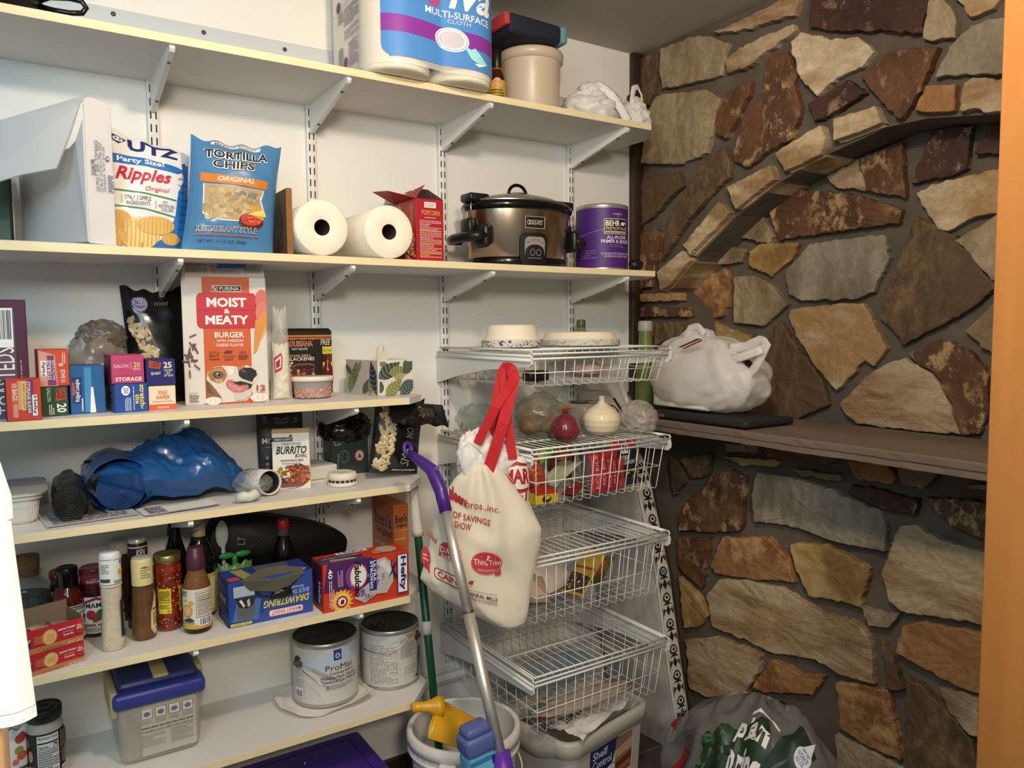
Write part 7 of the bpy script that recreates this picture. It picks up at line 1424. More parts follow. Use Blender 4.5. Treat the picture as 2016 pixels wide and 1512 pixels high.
for i in range(26):
    c = (i+.5)/26
    if i % 2: ops += [('E', .5, c, .34, .014, '1f1c1c'), ('E', .5, c, .22, .009, 'cfc8b8'), ('E', .5, c, .11, .005, '1f1c1c'), ('P', [(.1, c-.018), (.5, c-.012), (.9, c-.018), (.5, c-.022)], '1f1c1c')]
    else: ops += [('P', [(.5, c+.016), (.7, c), (.5, c-.016), (.3, c)], '1f1c1c'), ('P', [(.1, c+.012), (.3, c+.004), (.12, c-.008)], '1f1c1c'), ('P', [(.9, c+.012), (.7, c+.004), (.88, c-.008)], '1f1c1c'), ('P', [(.02, c+.02), (.1, c), (.02, c-.02)], '1f1c1c'), ('P', [(.98, c+.02), (.9, c), (.98, c-.02)], '1f1c1c')]
b.deco(fs, ops, L=.05, off=.0022, step=.00003); b.build('patterned_edge', t)
# shrink wrapped water pack
t = T('water_pack', 'half empty clear shrink wrap of spring water bottles with green print on floor', 'bottle pack', (1.735, -.70, 0))
m_sh = M('aaa8a4', .10, trl=.74, spec=1., bump=(14, 1.)); yh = .25
def wp(u, v, o=0.):   # front/top sheet: u along the wall (towards the viewer right = nearer), v from floor front, over the top to the back
    y = .24-.52*u; R_x, R_z = .165, .27+.10*u
    a = -.25+(pi+.45)*v; k = 1+.16*(1-2.2*abs(nz(u*2.6, v*3.2, 3, 1.3)))+.05*(1-2*abs(nz(u*6, v*7, 5, 1.4)))
    e = sin(pi*min(max(u, .0), 1))**.35
    return (-(R_x+o)*cos(a)*k*(.55+.45*e), y+.03*nz(v*3, u*2, 1), max(.002, .02+(R_z*.93+o)*sin(a)*k*(.45+.55*e)))
b = MB(); b.grid(wp, 60, 60, m_sh)
b.deco(wp, [('P', [(.32, .05), (.70, .02), (.82, .1), (.80, .36), (.72, .44), (.6, .36), (.5, .36), (.38, .30)], '1d3320'), ('S', .36, .06, .6, .32, 60, .05, .03, ['2f5230', '16281a', '3f6a3c', '243f28'], 4), ('P', [(.78, .10), (.93, .08), (.95, .46), (.84, .50), (.80, .34)], '1c2e22'), ('P', [(.76, .0), (.93, .0), (.93, .16), (.86, .22), (.78, .16)], '4a6288'), ('S', .76, .0, .86, .1, 12, .03, .02, ['8a5a7a', 'b07a98', '5a4a6a'], 4),
   ('P', [(.14, .18), (.24, .14), (.28, .24), (.18, .28)], '9a1c24'), ('P', [(.04, .34), (.09, .32), (.1, .44), (.05, .42)], '9a1c24'), ('P', [(.40, .62), (.52, .60), (.50, .70), (.42, .68)], '1d2a20'), ('S', .3, .55, .6, .75, 14, .04, .03, ['1d2a20', 'c8ccc8', '4a5a50'], 6)], L=.04, off=.003)
for dz_ in (0,):
    cc = lambda u, v: (.565+(u-.58)*.80+.12, .16+(v-.06)*.86+.005)
    wp2 = lambda u, v, o: wp(*cc(u, v), o)
    b.deco(wp2, [('T', 'plan', .44, .235, .70, .345, 'e4e2dc', 0, 3), ('T', 'pring', .45, .10, .71, .235, 'e4e2dc', 0, 3), ('T', 'SPRING', .50, .015, .64, .06, 'e4e2dc', 0, 1), ('P', [(.50, .37), (.6, .395), (.70, .38), (.70, .37), (.6, .38), (.5, .355)], 'e4e2dc'), ('P', [(.66, .08), (.74, .12), (.73, .2), (.72, .13), (.66, .09)], 'e4e2dc'),
     ('E', .88, .33, .035, .05, 'd8dcdc'), ('P', [(.855, .355), (.88, .44), (.905, .355)], 'd8dcdc'), ('T', 'drip', .86, .35, .90, .37, '2a3a6a', 0, 1), ('T', 'HYDRATE', .855, .32, .905, .342, '3a5a9a', 0, 1), ('T', 'REUSE', .86, .295, .90, .315, '3a5a9a', 0, 1), ('E', .875, .235, .02, .03, 'b8c8a8'), ('E', .865, .165, .02, .03, 'b898a8'), ('B', .85, .02, .91, .11)], L=.05, off=.005)
b.build('wrap', t)
for i, (x, y) in enumerate(((-.03, .02), (.06, .06), (.05, -.04), (-.03, -.09), (.055, -.13))):
    b = MB(); b.lathe([(0, .004), (.028, .004), (.032, .01), (.032, .06), (.030, .065), (.032, .07), (.032, .14), (.013, .185), (.013, .20)], M('c8d4d8', .05, trl=.8, spec=1.), 20, c=(x, y, 0)); b.lathe([(.0145, .196), (.0145, .212), (0, .213)], M('e0e4e4', .4), 16, c=(x, y, 0)); b.lathe([(.0325, .08), (.0325, .125)], M('2a4a6a', .4), 20, c=(x, y, 0)); b.build('water_bottle', t)
# white towels hanging at the left jamb
m_tl = M('f6f2ec', .8, bump=(26, .1)); m_hem = M('f2f0ec', .9, bump=(120, .4))
def towel(P_, y, nm, dz):
    W_ = [Fy(px, py, y) for px, py in P_]; o0 = W_[0]
    t = T('hand_towel', nm, 'towel', tuple(o0), group='white towels at the left edge')
    v = [Vector(p-o0) for p in W_]
    b = MB(); TL, TR, MR, ML = v[0], v[1], v[2], v[3]; BR, BL = v[4], v[5]
    lerp2 = lambda u, q, A0, A1, B0, B1: A0.lerp(A1, u).lerp(B0.lerp(B1, u), q)
    for off_, fl in ((0, False), (.010, True)):
        b.grid(lambda u, q: tuple(lerp2(u, q, TL, TR, ML, MR)+Vector((0, off_-.006*sin(u*9), 0))), 16, 20, m_tl, flip=fl)
    b.grid(lambda u, q: tuple(lerp2(q, u, TR, MR, TR, MR)+Vector((0, .010*q-.006*sin(9), 0))), 20, 2, m_tl); b.build('cloth', t)
    b = MB()
    for off_, fl in ((-.001, False), (.011, True)):
        b.grid(lambda u, q: tuple(lerp2(u, q, ML, MR, BL, BR)+Vector((0, off_-.006*sin(u*9), 0))), 16, 6, m_hem, flip=fl)
    b.grid(lambda u, q: tuple(lerp2(u, 1, ML, MR, BL, BR)+Vector((0, -.001+.012*q-.006*sin(u*9), 0))), 16, 2, m_hem)
    b.grid(lambda u, q: tuple(MR.lerp(BR, u)+Vector((0, -.001+.012*q-.006*sin(9), 0))), 6, 2, m_hem); b.build('hem', t)
towel([(-170, 905), (0, 912), (23, 979), (-170, 1045), (26, 1017), (-170, 1085)], -1.46, 'upper white folded towel hanging at far left by the doorway', 0)
towel([(-200, 1000), (22, 1030), (70, 1383), (-200, 1478), (73, 1405), (-200, 1505)], -1.50, 'lower white folded towel hanging at far left by the doorway', 0)
# ================================================================ ON AND IN THE WIRE DRAWERS
R1 = DZ[0]+.0035; R2 = DZ[1]+.0035
x, r = cfit(947, 1068, 676, -.285)
def plates(t, r, n, rh, hb, inner, spk, seed):
    b = MB(); mw = M('eadfca', .7, bump=(60, .1)); z = 0
    P = [(r*.80, .0)]
    for i in range(n): P += [(r*.995, z+.0006), (r, z+rh*.5), (r*.995, z+rh*.9)]; z += rh
    b.lathe(P+[(r*.93, z+.001)], M('d4cfc4', .6), 56)
    rnd = random.Random(seed)
    for i in range(n*70):
        a = rnd.uniform(0, 2*pi); zz = rnd.uniform(.002, z-.002); da = rnd.uniform(.012, .04)
        fnq = cyl(r+.0002, 0, a-da, a+da, zz-rnd.uniform(.0007, .0018), zz+rnd.uniform(.0007, .0018), 1, 1)
        b.deco(fnq, [('R', 0, 0, 1, 1, rnd.choice(spk))], off=.0003)
    b.build('printed_rims', t)
    b = MB(); b.lathe([(r*.93, z+.001), (r*inner[0], z+hb*.2), (r*inner[1], z+hb*.78), (r*inner[2], z+hb*.96), (r*inner[3], z+hb), (0, z+hb)], mw, 56); b.build('upturned_base', t)
t = T('paper_bowls', 'stack of upturned cream paper bowls with blue speckled rims on top drawer', 'paper bowls', (x, -.285, R1)); plates(t, r, 4, .0055, .042, (.88, .80, .74, .66), ('23234a', '1c1c38', '2e2e5a', 'd8d4cc'), 4)
x, r = cfit(1057, 1222, 672, -.255)
t = T('paper_plates', 'stack of upturned cream paper plates with pale green rims on top drawer', 'paper plates', (x+.003, -.255, R1)); plates(t, r*.97, 4, .005, .022, (.90, .86, .82, .76), ('a8b09a', '98a8a8', 'b8b48a', 'c8c8b8'), 5)
t = T('glass_bottle', 'green glass bottle top peeking over the paper plates on top drawer', 'bottle', (1.585, -.12, R1)); b = MB(); b.lathe([(0, 0), (.030, 0), (.031, .01), (.026, .035), (.015, .048), (.013, .062)], M('6a7a4a', .15), 24); b.build('glass_body', t)
b = MB(); b.lathe([(.0145, .055), (.0155, .058), (.015, .078), (.012, .081), (0, .081)], M('4a5444', .4), 20); b.build('cap', t)
# black handled thing in the top basket
t = T('kitchen_tool', 'black handled kitchen tool lying in front corner of the top wire basket', 'kitchen tool', (1.20, -.40, DZ[0]-.022-.075+.004)); b = MB(); b.rbox(-.03, -.02, .004, .04, .02, .034, m_black, .008, 2); b.build('handle', t)
b = MB(); b.tube([(-.03, -.01, .02), (-.045, -.03, .012), (-.02, -.05, .006)], .0018, m_black, 6); b.tube([(.04, 0, .02), (.06, .06, .01), (.02, .12, .006)], .0018, m_steel, 6); b.build('wire_part', t)
t = T('candy_bag', 'small pink and white packet at the right end of top wire basket', 'packet', (1.50, -.25, DZ[0]-.022-.075+.003)); b = MB(); crumple(b, (0, 0, .022), (.045, .05, .02), M('c8a8a0', .4), 5, .3, 2.5, 28, 18, flat=.002); b.build('packet_body', t)
# -------- on the second rack
def onionbag(x, y, R, lab, mat, inside, seed, z=R2, grp=None):
    t = T('produce_bag', lab, 'produce bag', (x, y, z), group=grp); b = MB(); crumple(b, (0, 0, R[2]), R, mat, seed, .2, 2.0, flat=.002, fine=.06); b.build('clear_bag', t)
    for i, (px, py, pz, pr, c) in enumerate(inside):
        b = MB(); b.sphere((px, py, pz), (pr, pr, pr*.9), M(c, .35, bump=(40, .3)), 20, 14, nz=.05, nf=2, seed=i); b.build('onion', t)
    return t
m_net = M('8f9a84', .15, trl=.72, spec=1., bump=(22, 1.))
p = Fy(1060, 830, -.30)
onionbag(float(p[0])-.012, -.33, (.068, .06, .060), 'clear bag of brown onions on the second drawer behind red straps', m_net, [(.025, -.02, .034, .032, '8a5a34'), (-.035, .01, .034, .032, '8f5e38'), (.02, .035, .033, .03, '80502e')], 4)
t = T('produce_bag', 'crumpled empty clear bag at left rear of the second drawer', 'produce bag', (1.170, -.15, R2)); b = MB(); crumple(b, (0, 0, .04), (.055, .07, .042), m_net, 8, .3, 2.3, flat=.002); b.build('clear_bag', t)
t = T('produce_bag', 'twisted clear plastic bag behind the red onion on the second drawer', 'produce bag', (1.362, -.30, R2)); b = MB(); crumple(b, (0, .0, .05), (.026, .03, .052), M('b8b4a8', .15, trl=.66, spec=1., bump=(26, 1.)), 14, .35, 2.6, flat=.002); b.build('clear_bag', t)
def veg(b, r, h, prof_, mat, nr=14, amp=.02):
    def fn(u, v):
        a = 2*pi*u; i = v*(len(prof_)-1); k = min(int(i), len(prof_)-2); q = i-k
        rr = prof_[k][0]*(1-q)+prof_[k+1][0]*q; zz = prof_[k][1]*(1-q)+prof_[k+1][1]*q
        rr *= 1+amp*abs(sin(nr*a/2))
        return (r*rr*cos(a), r*rr*sin(a), h*zz)
    b.grid(fn, 84, 44, mat, wrap=True)
p, ro = cfit(1083, 1143, 845, -.445)
t = T('red_onion', 'purple red onion sitting at the front of the second drawer', 'onion', (p, -.445, R2))
b = MB(); sp = [(0, .0), (.35, .005), (.7, .07), (.93, .24), (1, .42), (.93, .60), (.72, .76), (.42, .88), (.2, .95), (.12, 1.0)]
veg(b, ro, .082, sp, M('5a1a24', .22, coat=.3, var=(9, '7a3038', .25, (1, 1, .25))), 22, .015); b.build('bulb', t)
b = MB()
for i in range(16):
    a = 2*pi*i/16; rr_ = .011+.006*(i % 3)
    b.tube([(.004*cos(a), .004*sin(a), .076), (rr_*.6*cos(a), rr_*.6*sin(a), .092), (rr_*1.6*cos(a), rr_*1.6*sin(a), .094+.008*(i % 2))], [.0032, .0026, .0008], M('9a6238', .7), 5)
b.build('dry_top', t)
p, ro = cfit(1147, 1222, 830, -.405)
t = T('onion_keeper', 'cream ceramic onion shaped keeper on the second drawer right of the red onion', 'onion keeper', (p, -.405, R2)); mc = M('ebdcc2', .3, coat=.2, var=(10, 'd8c6a2', .25, (1, 1, .2)))
b = MB(); b.lathe([(ro*1.0, .0425), (ro*1.014, .0427), (ro*1.0, .043)], M('8f7c5a', .6), 60); veg(b, ro, .098, [(0, 0), (.55, .005), (.62, .02), (.86, .14), (.98, .32), (1, .435)], mc, 18, .012); b.build('base', t)
b = MB(); veg(b, ro, .098, [(1.004, .44), (.99, .52), (.9, .64), (.70, .76), (.44, .87), (.24, .95), (.15, 1.02), (.14, 1.10), (.16, 1.15), (.12, 1.165), (0, 1.165)], mc, 18, .012); b.build('lid', t)
t = T('bread_bag', 'small bag of brown rolls on second drawer behind red onion and cream keeper', 'bread bag', (1.385, -.150, R2))
b = MB(); crumple(b, (0, 0, .045), (.068, .055, .045), M('c8b090', .15, trl=.68, spec=1., bump=(26, .8)), 6, .2, 2.2, flat=.002); b.build('clear_bag', t)
for i, q in enumerate(((-.03, 0), (.03, .01))): b = MB(); b.sphere((q[0], q[1], .034), (.034, .04, .030), M('a8783c', .6, bump=(30, .3)), 20, 12); b.build('bread_roll', t)
t = T('food_packet', 'flat pack with a black oval label on the second drawer behind the cream keeper', 'packet', (1.53, -.20, R2)); b = MB(); b.rbox(-.06, -.08, .001, .065, .09, .075, M('b8b0a4', .3, trl=.4), .02, 3); b.build('tray', t)
b = MB(); b.deco(lambda u, v, o: (-.055+.115*u, -.07+.15*v, .0755+o), [('E', .5, .4, .46, .32, '1a1820'), ('E', .66, .28, .2, .12, 'b03040'), ('E', .66, .28, .18, .1, 'd8d0c8'), ('T', 'Deli', .3, .4, .6, .62, 'd8d4cc', 0, 2, 1)]); b.build('label', t)
t = T('bread_bag', 'knotted shiny clear bag with a tall twisted neck at right end of second drawer', 'bread bag', (1.552, -.435, R2)); m_cl = M('c8bfb2', .12, trl=.62, spec=1., bump=(30, 1.))
b = MB(); crumple(b, (0, 0, .042), (.046, .052, .045), m_cl, 5, .28, 2.4, flat=.002, fine=.08)
b.tube([(.02, .04, .05), (.015, .06, .085), (.012, .075, .11), (.004, .08, .14), (.01, .085, .155)], [.024, .014, .011, .013, .006], m_cl, 10); b.build('clear_bag', t)
b = MB(); b.tube([(.0215, .05, .072), (.0205, .056, .092), (.017, .062, .118)], [.004, .006, .004], M('3a2020', .5), 8); b.build('printed_strip', t)
# -------- packets in the deep baskets
def inb(k, hb): return DZ[k]-.022-hb+.002
def packet(name, lab, x, y, z, w, h, t_, rot, col, ops=(), group=None, seed=1):
    """soft sachet: rot = (tilt back, turn)"""
    b = MB(); k = dict(w=w, h=h, t=t_, wr=.002, seed=seed, neck=.02, pw=.5); b2 = MB()
    f = baggrid(b, M(col, .35, coat=.2), n=14, **k)
    if ops: b.deco(f, ops, L=.12, off=.0012)
    o = b.build(name, loc=(x, y, z)); o.rotation_euler = (rot[0], 0, rot[1]) if len(rot) < 3 else rot
    return tag(o, lab, 'packet', group)
zb = inb(1, .135)
def at(px, py, y): p = Fy(px, py, y); return float(p[0]), float(p[2])
GP = 'packets in the second wire drawer'
x, z = at(1062, 910, -.36); t = T('food_can', 'tin can with a white label lying on its side in the second drawer', 'can', (x, -.33, zb+.034), .6)
b = MB(); tfx = lambda X, Y, Z: (Z-.05, X, Y); b.lathe([(0, 0), (.032, 0), (.034, .002), (.034, .10), (.032, .102), (0, .102)], m_steel, 28, tf=tfx); b.build('can_body', t); b = MB(); b.lathe([(.0345, .008), (.0345, .094)], M('b8b4ac', .5), 28, tf=tfx); b.build('label', t)
x, z = at(1110, 905, -.22); t = T('canister', 'rust red cardboard canister standing in second drawer behind the tin can', 'canister', (x, -.20, zb)); b = MB(); b.lathe([(0, 0), (.038, 0), (.038, .125), (0, .125)], M('7a3020', .4), 32); b.build('canister_body', t)
b = MB(); b.lathe([(.039, .118), (.040, .12), (.039, .132), (0, .132)], M('5a2018', .4), 32); b.build('lid', t); lbl(t, 'label', .0382, -.5, -1, 1, .01, .11, '843424', [('F', .2, .2, .8, .9, 5, 'b87a5a', 3)])
x, z = at(1158, 903, -.15); carton('small_carton', 'small pale grey carton at the back of the second drawer', 'box', 1.435, -.17, zb, .105, .06, .075, .05, body='8f8f8c', front=[('R', .25, .4, .8, .75, '23232a'), ('R', .05, .8, .95, .9, 'b8b8b4')])
# lying packets
x, z = at(1105, 925, -.36); packet('food_packet', 'bright green packet lying across the middle of the second drawer', 1.225, -.34, zb+.078, .060, .15, .018, (-1.15, .0, -1.35), '6a9a2a', [('F', .2, .2, .8, .8, 4, 'a8c868', 3)], GP)
x, z = at(1110, 955, -.44); packet('food_packet', 'pale sage packet lying below the green one in the second drawer', 1.235, -.405, zb+.030, .07, .13, .022, (-1.15, .0, -1.3), 'a8ac94', [('R', .1, .1, .5, .9, 'b8bca8')], GP, 4)
x, z = at(1056, 945, -.47); packet('chip_packet', 'crinkled orange red packet in the left front of the second drawer', 1.205, -.425, zb+.012, .075, .11, .045, (-.25, -.3, .1), 'a8482a', [('S', .1, .1, .9, .9, 26, .12, .06, ['c86a3a', '7a2418', 'd88a4a', '8a3020'], 4)], GP, 7)
x, z = at(1098, 975, -.48); packet('candy_packet', 'dark red packet with a white ring mark on basket floor of second drawer', 1.262, -.470, zb+.012, .045, .065, .016, (-1.2, .0, -1.2), '6a1c1c', [('E', .4, .5, .18, .16, 'c8b8b0'), ('E', .4, .5, .11, .10, '3a1414')], GP, 5)
x, z = at(1066, 990, -.49); carton('soup_box', 'yellow and red soup box lying at the left front of the second drawer', 'box', 1.145, -.480, zb, .080, .055, .032, .05, body='d0b030', front=[('R', 0, .8, 1, 1, 'b02a24'), ('E', .5, .4, .2, .3, '2a2410'), ('E', .54, .5, .1, .16, 'd0b030')], top=[('R', 0, 0, 1, 1, 'b02a24')])
x, z = at(1190, 930, -.46); packet('rice_pouch', 'red rice pouch standing at front of the second drawer right of centre', x, -.465, zb+.004, .105, .118, .03, (-.10, .0, .0), 'a8242c', [('T', w_, .12+.2*i, .1+.08*(i % 2), .22+.2*i, .9-.06*i, 'd8a8a8', 1, 1) for i, w_ in enumerate(('RICE RICE', 'RICE  RICE', 'RICE RICE', 'RICE'))]+[('R', .02, .02, .05, .9, 'c84a50')], GP, 9)
x, z = at(1258, 930, -.47); packet('stroganoff_packet', 'dark teal beef stroganoff packet with red top standing at right of second drawer', 1.505, -.43, zb+.004, .105, .132, .016, (-.08, .0, .05), '16303c', [('R', .0, .80, 1, 1, 'b02a30'), ('R', .38, .72, .64, .95, 'ece6e0'), ('T', 'M', .42, .78, .60, .92, '1c1c3a', 0, 3), ('T', 'BEEF', .28, .58, .66, .67, 'e8e4dc', 0, 1), ('T', 'STROGANOFF', .12, .47, .9, .56, 'e8e4dc', 0, 1), ('S', .2, .1, .9, .36, 20, .12, .06, ['b87a4a', 'd8a868', '6a3a24', 'c8b08a'], 4)], GP, 3)
x, z = at(1232, 950, -.50); packet('sauce_packet', 'coral red packet leaning beside the beef packet in the second drawer', x+.01, -.452, zb+.004, .062, .085, .014, (-.05, .0, .1), 'b84440', [('E', .5, .4, .18, .12, '7a1c20')], GP, 6)
# third drawer
zc = inb(2, .165); GQ = 'packets in the third wire drawer'
x, z = at(1150, 1140, -.40); packet('paper_packet', 'large white paper packet lying open in the middle of the third drawer', 1.345, -.33, zc+.012, .15, .15, .03, (-.75, .0, .35), 'd4cac0', (), GQ, 2)
x, z = at(1200, 1120, -.30); packet('paper_packet', 'white paper packet leaning at the back of the third drawer', 1.40, -.14, zc+.012, .13, .14, .02, (-.7, .0, -.3), 'cfc6bc', (), GQ, 3)
x, z = at(1095, 1190, -.44); packet('paper_packet', 'clear and pinkish packet at the left of the third drawer', 1.195, -.40, zc+.014, .10, .12, .025, (-1.2, .0, -.4), M('b8a098', .2).name and 'b09a90', [('P', [(.2, .1), (.9, .2), (.6, .8)], 'cbb8ae')], GQ, 4)
x, z = at(1190, 1160, -.42); packet('seasoning_packet', 'gold seasoning packet with a dark picture lying on papers in the third drawer', 1.285, -.455, zc+.040, .075, .16, .014, (-.95, .0, -1.25), 'a88a34', [('P', [(.05, .05), (.95, .05), (.95, .4), (.05, .45)], '3a3024'), ('S', .1, .08, .9, .4, 24, .1, .05, ['c8b08a', '1c1814', '8a6a3a', 'e0d8c8'], 4), ('R', .05, .55, .95, .6, '6a5418')], GQ, 5)
x, z = at(1255, 1155, -.38); packet('seasoning_packet', 'olive green and orange packet at right end of the third drawer', 1.430, -.36, zc+.02, .07, .11, .014, (-1.0, .0, -1.2), '5a5428', [('R', .2, .2, .8, .8, '8a4a24')], GQ, 6)
x, z = at(1075, 1120, -.30); b = MB(); b.sphere((0, 0, .03), (.04, .035, .03), M('9a6a2a', .4), 20, 12, nz=.1, nf=2.5); tag(b.build('brown_onion', loc=(1.185, -.12, zc+.003)), 'golden brown onion at the back left of the third drawer', 'onion')
# lowest drawer
zd = inb(3, .150)
t = T('glassware_pack', 'pack of pressed glass dishes in bluish wrap in the lowest drawer', 'glassware', (1.345, -.275, zd+.003), .06)
for i in range(5):
    b = MB(); x = -.11+.055*i; m_gl = M('a8b4b8', .06, trl=.45, spec=1., bump=(90, 1.))
    def dish(u, v):
        a = 2*pi*u; rr = .012+.028*v; rr *= 1+.05*sin(12*a); return (x+rr*cos(a), rr*sin(a), .004+.062*v)
    b.grid(dish, 48, 8, m_gl, wrap=True); b.build('glass_dish', t)
b = MB(); crumple(b, (0, 0, .036), (.150, .055, .038), M('8fa2ae', .12, trl=.7, spec=1., bump=(26, 1.)), 4, .2, 3, flat=.001); b.build('blue_wrap', t)
t = T('plastic_bag', 'pale folded plastic bag on basket floor of the lowest drawer', 'plastic bag', (1.35, -.425, zd+.003)); b = MB(); crumple(b, (0, 0, .010), (.155, .04, .012), M('c0b0a4', .3, trl=.3, bump=(30, .8)), 6, .3, 3.2, flat=.001); b.rbox(-.17, -.03, .001, -.08, .02, .006, M('5a2a28', .5), .001, 1); b.build('bag_body', t)
# ================================================================ TOTE BAG
TC = np.array(on(1, -.500, 950, 1060)); rt = -.50; tn = Vector((sin(rt), -cos(rt), 0)); ts = Vector((cos(rt), sin(rt), 0)); O_ = Vector(TC)
def onp(px, py):   # pixel -> (s, z) on the bag's hanging plane
    v = Vector(ray(px, py)); c = Vector(CAMP); k = (O_-c).dot(tn)/v.dot(tn); p = c+v*k; return (p-O_).dot(ts), p.z-O_.z
ROWS = [(912, 925, 978), (925, 910, 990), (945, 893, 1003), (985, 869, 1032), (1040, 853, 1066), (1075, 845, 1064), (1110, 835, 1054), (1138, 827, 1049), (1160, 846, 1045), (1185, 884, 1042), (1210, 930, 1039), (1228, 966, 1034), (1233, 985, 1000)]
RL = [(onp(a, y), onp(c, y)) for y, a, c in ROWS]
def rowat(v):
    i = v*(len(RL)-1); k = min(int(i), len(RL)-2); q = i-k
    L_ = [RL[k][0][j]*(1-q)+RL[k+1][0][j]*q for j in (0, 1)]; R_ = [RL[k][1][j]*(1-q)+RL[k+1][1][j]*q for j in (0, 1)]
    return L_, R_
def tsurf(s, z, u, v, o=0., side=1):
    b_ = max(0, sin(pi*u))**.6*max(0, sin(pi*min(1, .06+v*.94)))**.5
    wr = .012*nz(s, z, 3, 7)+.010*(1-3*abs(nz(s+z*.6, z*.5, 7, 10)))+.016*(1-2*abs(nz(s*1.2-z, z, 5, 7)))*max(0, v-.55)
    an_ = math.atan2(s-.0, .26-z); wr += .007*sin(an_*17+3*nz(s, z, 2, 5))*(1-.5*v)+.012*max(0, v-.7)*3*sin(s*42+z*30)
    q = ts*s+tn*(side*(.036*b_+wr*b_)+o)
    return (q.x, q.y, z)
def tb(u, v, side=1, o=0.):
    L_, R_ = rowat(v); s = L_[0]+(R_[0]-L_[0])*u; z = L_[1]+(R_[1]-L_[1])*u
    return tsurf(s, z, u, v, o, side)
t = T('tote_bag', 'cream canvas tote bag with red printing hanging by red straps from top drawer', 'tote bag', tuple(O_)); m_cv = M('dcd3bf', .85, bump=(11, 1.2))
b = MB(); b.grid(lambda u, v: tb(u, v), 48, 48, m_cv); b.grid(lambda u, v: tb(u, v, -.9), 48, 48, m_cv, flip=True)
def tuv(px, py):   # pixel -> u, v of the bag front
    s, z = onp(px, py); lo, hi = 0., 1.
    for _ in range(30):
        m_ = (lo+hi)/2; zz = (rowat(m_)[0][1]+rowat(m_)[1][1])/2
        if zz > z: lo = m_
        else: hi = m_
    L_, R_ = rowat(lo); return (s-L_[0])/(R_[0]-L_[0]), lo, s, z
def quad(ops, tl, tr, br, bl, L=.06):
    def fn(u, v, o):
        px = (bl[0]*(1-u)+br[0]*u)*(1-v)+(tl[0]*(1-u)+tr[0]*u)*v; py = (bl[1]*(1-u)+br[1]*u)*(1-v)+(tl[1]*(1-u)+tr[1]*u)*v
        uu, vv, s, z = tuv(px, py); return tsurf(s, z, min(max(uu, 0), 1), vv, o)
    b.deco(fn, ops, L=L, off=.0040)
rp = 'a82a34'; rq = 'c23a44'
quad([('T', 'sleen', 0, 0, 1, 1, rp, 0, 4)], (884, 950), (916, 972), (916, 991), (884, 980)); quad([('T', 'bros.,inc.', 0, 0, 1, 1, rp)], (917, 976), (982, 990), (981, 1003), (916, 995))
quad([('T', 'OF SAVINGS', 0, 0, 1, 1, rp, 0, 1)], (891, 1000), (964, 1016), (963, 1028), (891, 1012)); quad([('T', 'SHOW', 0, 0, 1, 1, rp, 0, 1)], (895, 1017), (928, 1025), (926, 1038), (895, 1030))
quad([('E', .5, .5, .5, .5, 'd8606a'), ('E', .48, .5, .46, .46, rq), ('P', [(.78, .14), (.98, .14), (.94, .26), (.99, .02), (.8, -.06), (.78, .0)], rq), ('T', 'Thin', .08, .42, .46, .66, 'e8dcc8', 0, 1), ('T', '&', .47, .38, .54, .52, 'e8dcc8', 0, 1), ('T', 'Trim', .56, .42, .95, .66, 'e8dcc8', 0, 1), ('P', [(.46, .64), (.52, .72), (.50, .82), (.54, .88), (.58, .80), (.66, .82), (.56, .74), (.54, .62)], 'e8dcc8'), ('P', [(.2, .26), (.5, .22), (.8, .26), (.78, .14), (.5, .1), (.22, .14)], 'd4747a')], (927, 1075), (988, 1078), (986, 1124), (926, 1120), .2)
quad([('E', .5, .62, .48, .38, rq), ('P', [(.02, .56), (.98, .40), (1, .10), (.0, .26)], rq), ('T', 'DAKIN', .06, .44, .95, .72, 'e8dcc8', 0, 1), ('T', 'FARMS', .12, .16, .8, .38, 'e8dcc8', 0, 1), ('P', [(.85, .06), (1.05, .0), (.98, .2)], rq)], (865, 1055), (910, 1068), (908, 1106), (864, 1098), .2)
quad([('O', 0, 0, 1, 1, .14, .34, rp), ('O', .03, .1, .97, .9, .12, .28, 'dcd3bf'), ('T', 'CAINS', .12, .22, .92, .78, rp, 0, 3)], (855, 1108), (912, 1132), (912, 1156), (855, 1128), .2)
quad([('E', .5, .55, .5, .42, rq), ('P', [(.5, .2), (.95, .0), (.9, .4)], rq), ('F', .2, .4, .8, .7, 2, 'e8b8b4', 2)], (829, 1070), (848, 1078), (848, 1124), (829, 1120), .2)
quad([('T', 'elphud', 0, 0, 1, 1, rq, 0, 1, 1)], (841, 1040), (861, 1056), (860, 1072), (840, 1056)); quad([('T', 'g', 0, 0, 1, 1, rp, 0, 3)], (921, 1132), (932, 1133), (931, 1150), (920, 1148))
quad([('T', 'GENRAL MILLS', 0, 0, 1, 1, '4a2a30', 0, 1)], (920, 1154), (978, 1167), (978, 1174), (920, 1161)); quad([('T', 'BAKERIES & FOODSERVICE', 0, 0, 1, 1, '8a3a40')], (920, 1163), (977, 1176), (977, 1182), (920, 1169)); quad([('F', 0, 0, 1, 1, 1, '9a8a80')], (922, 1150), (978, 1161), (978, 1163), (922, 1152))
b.build('canvas_body', t)
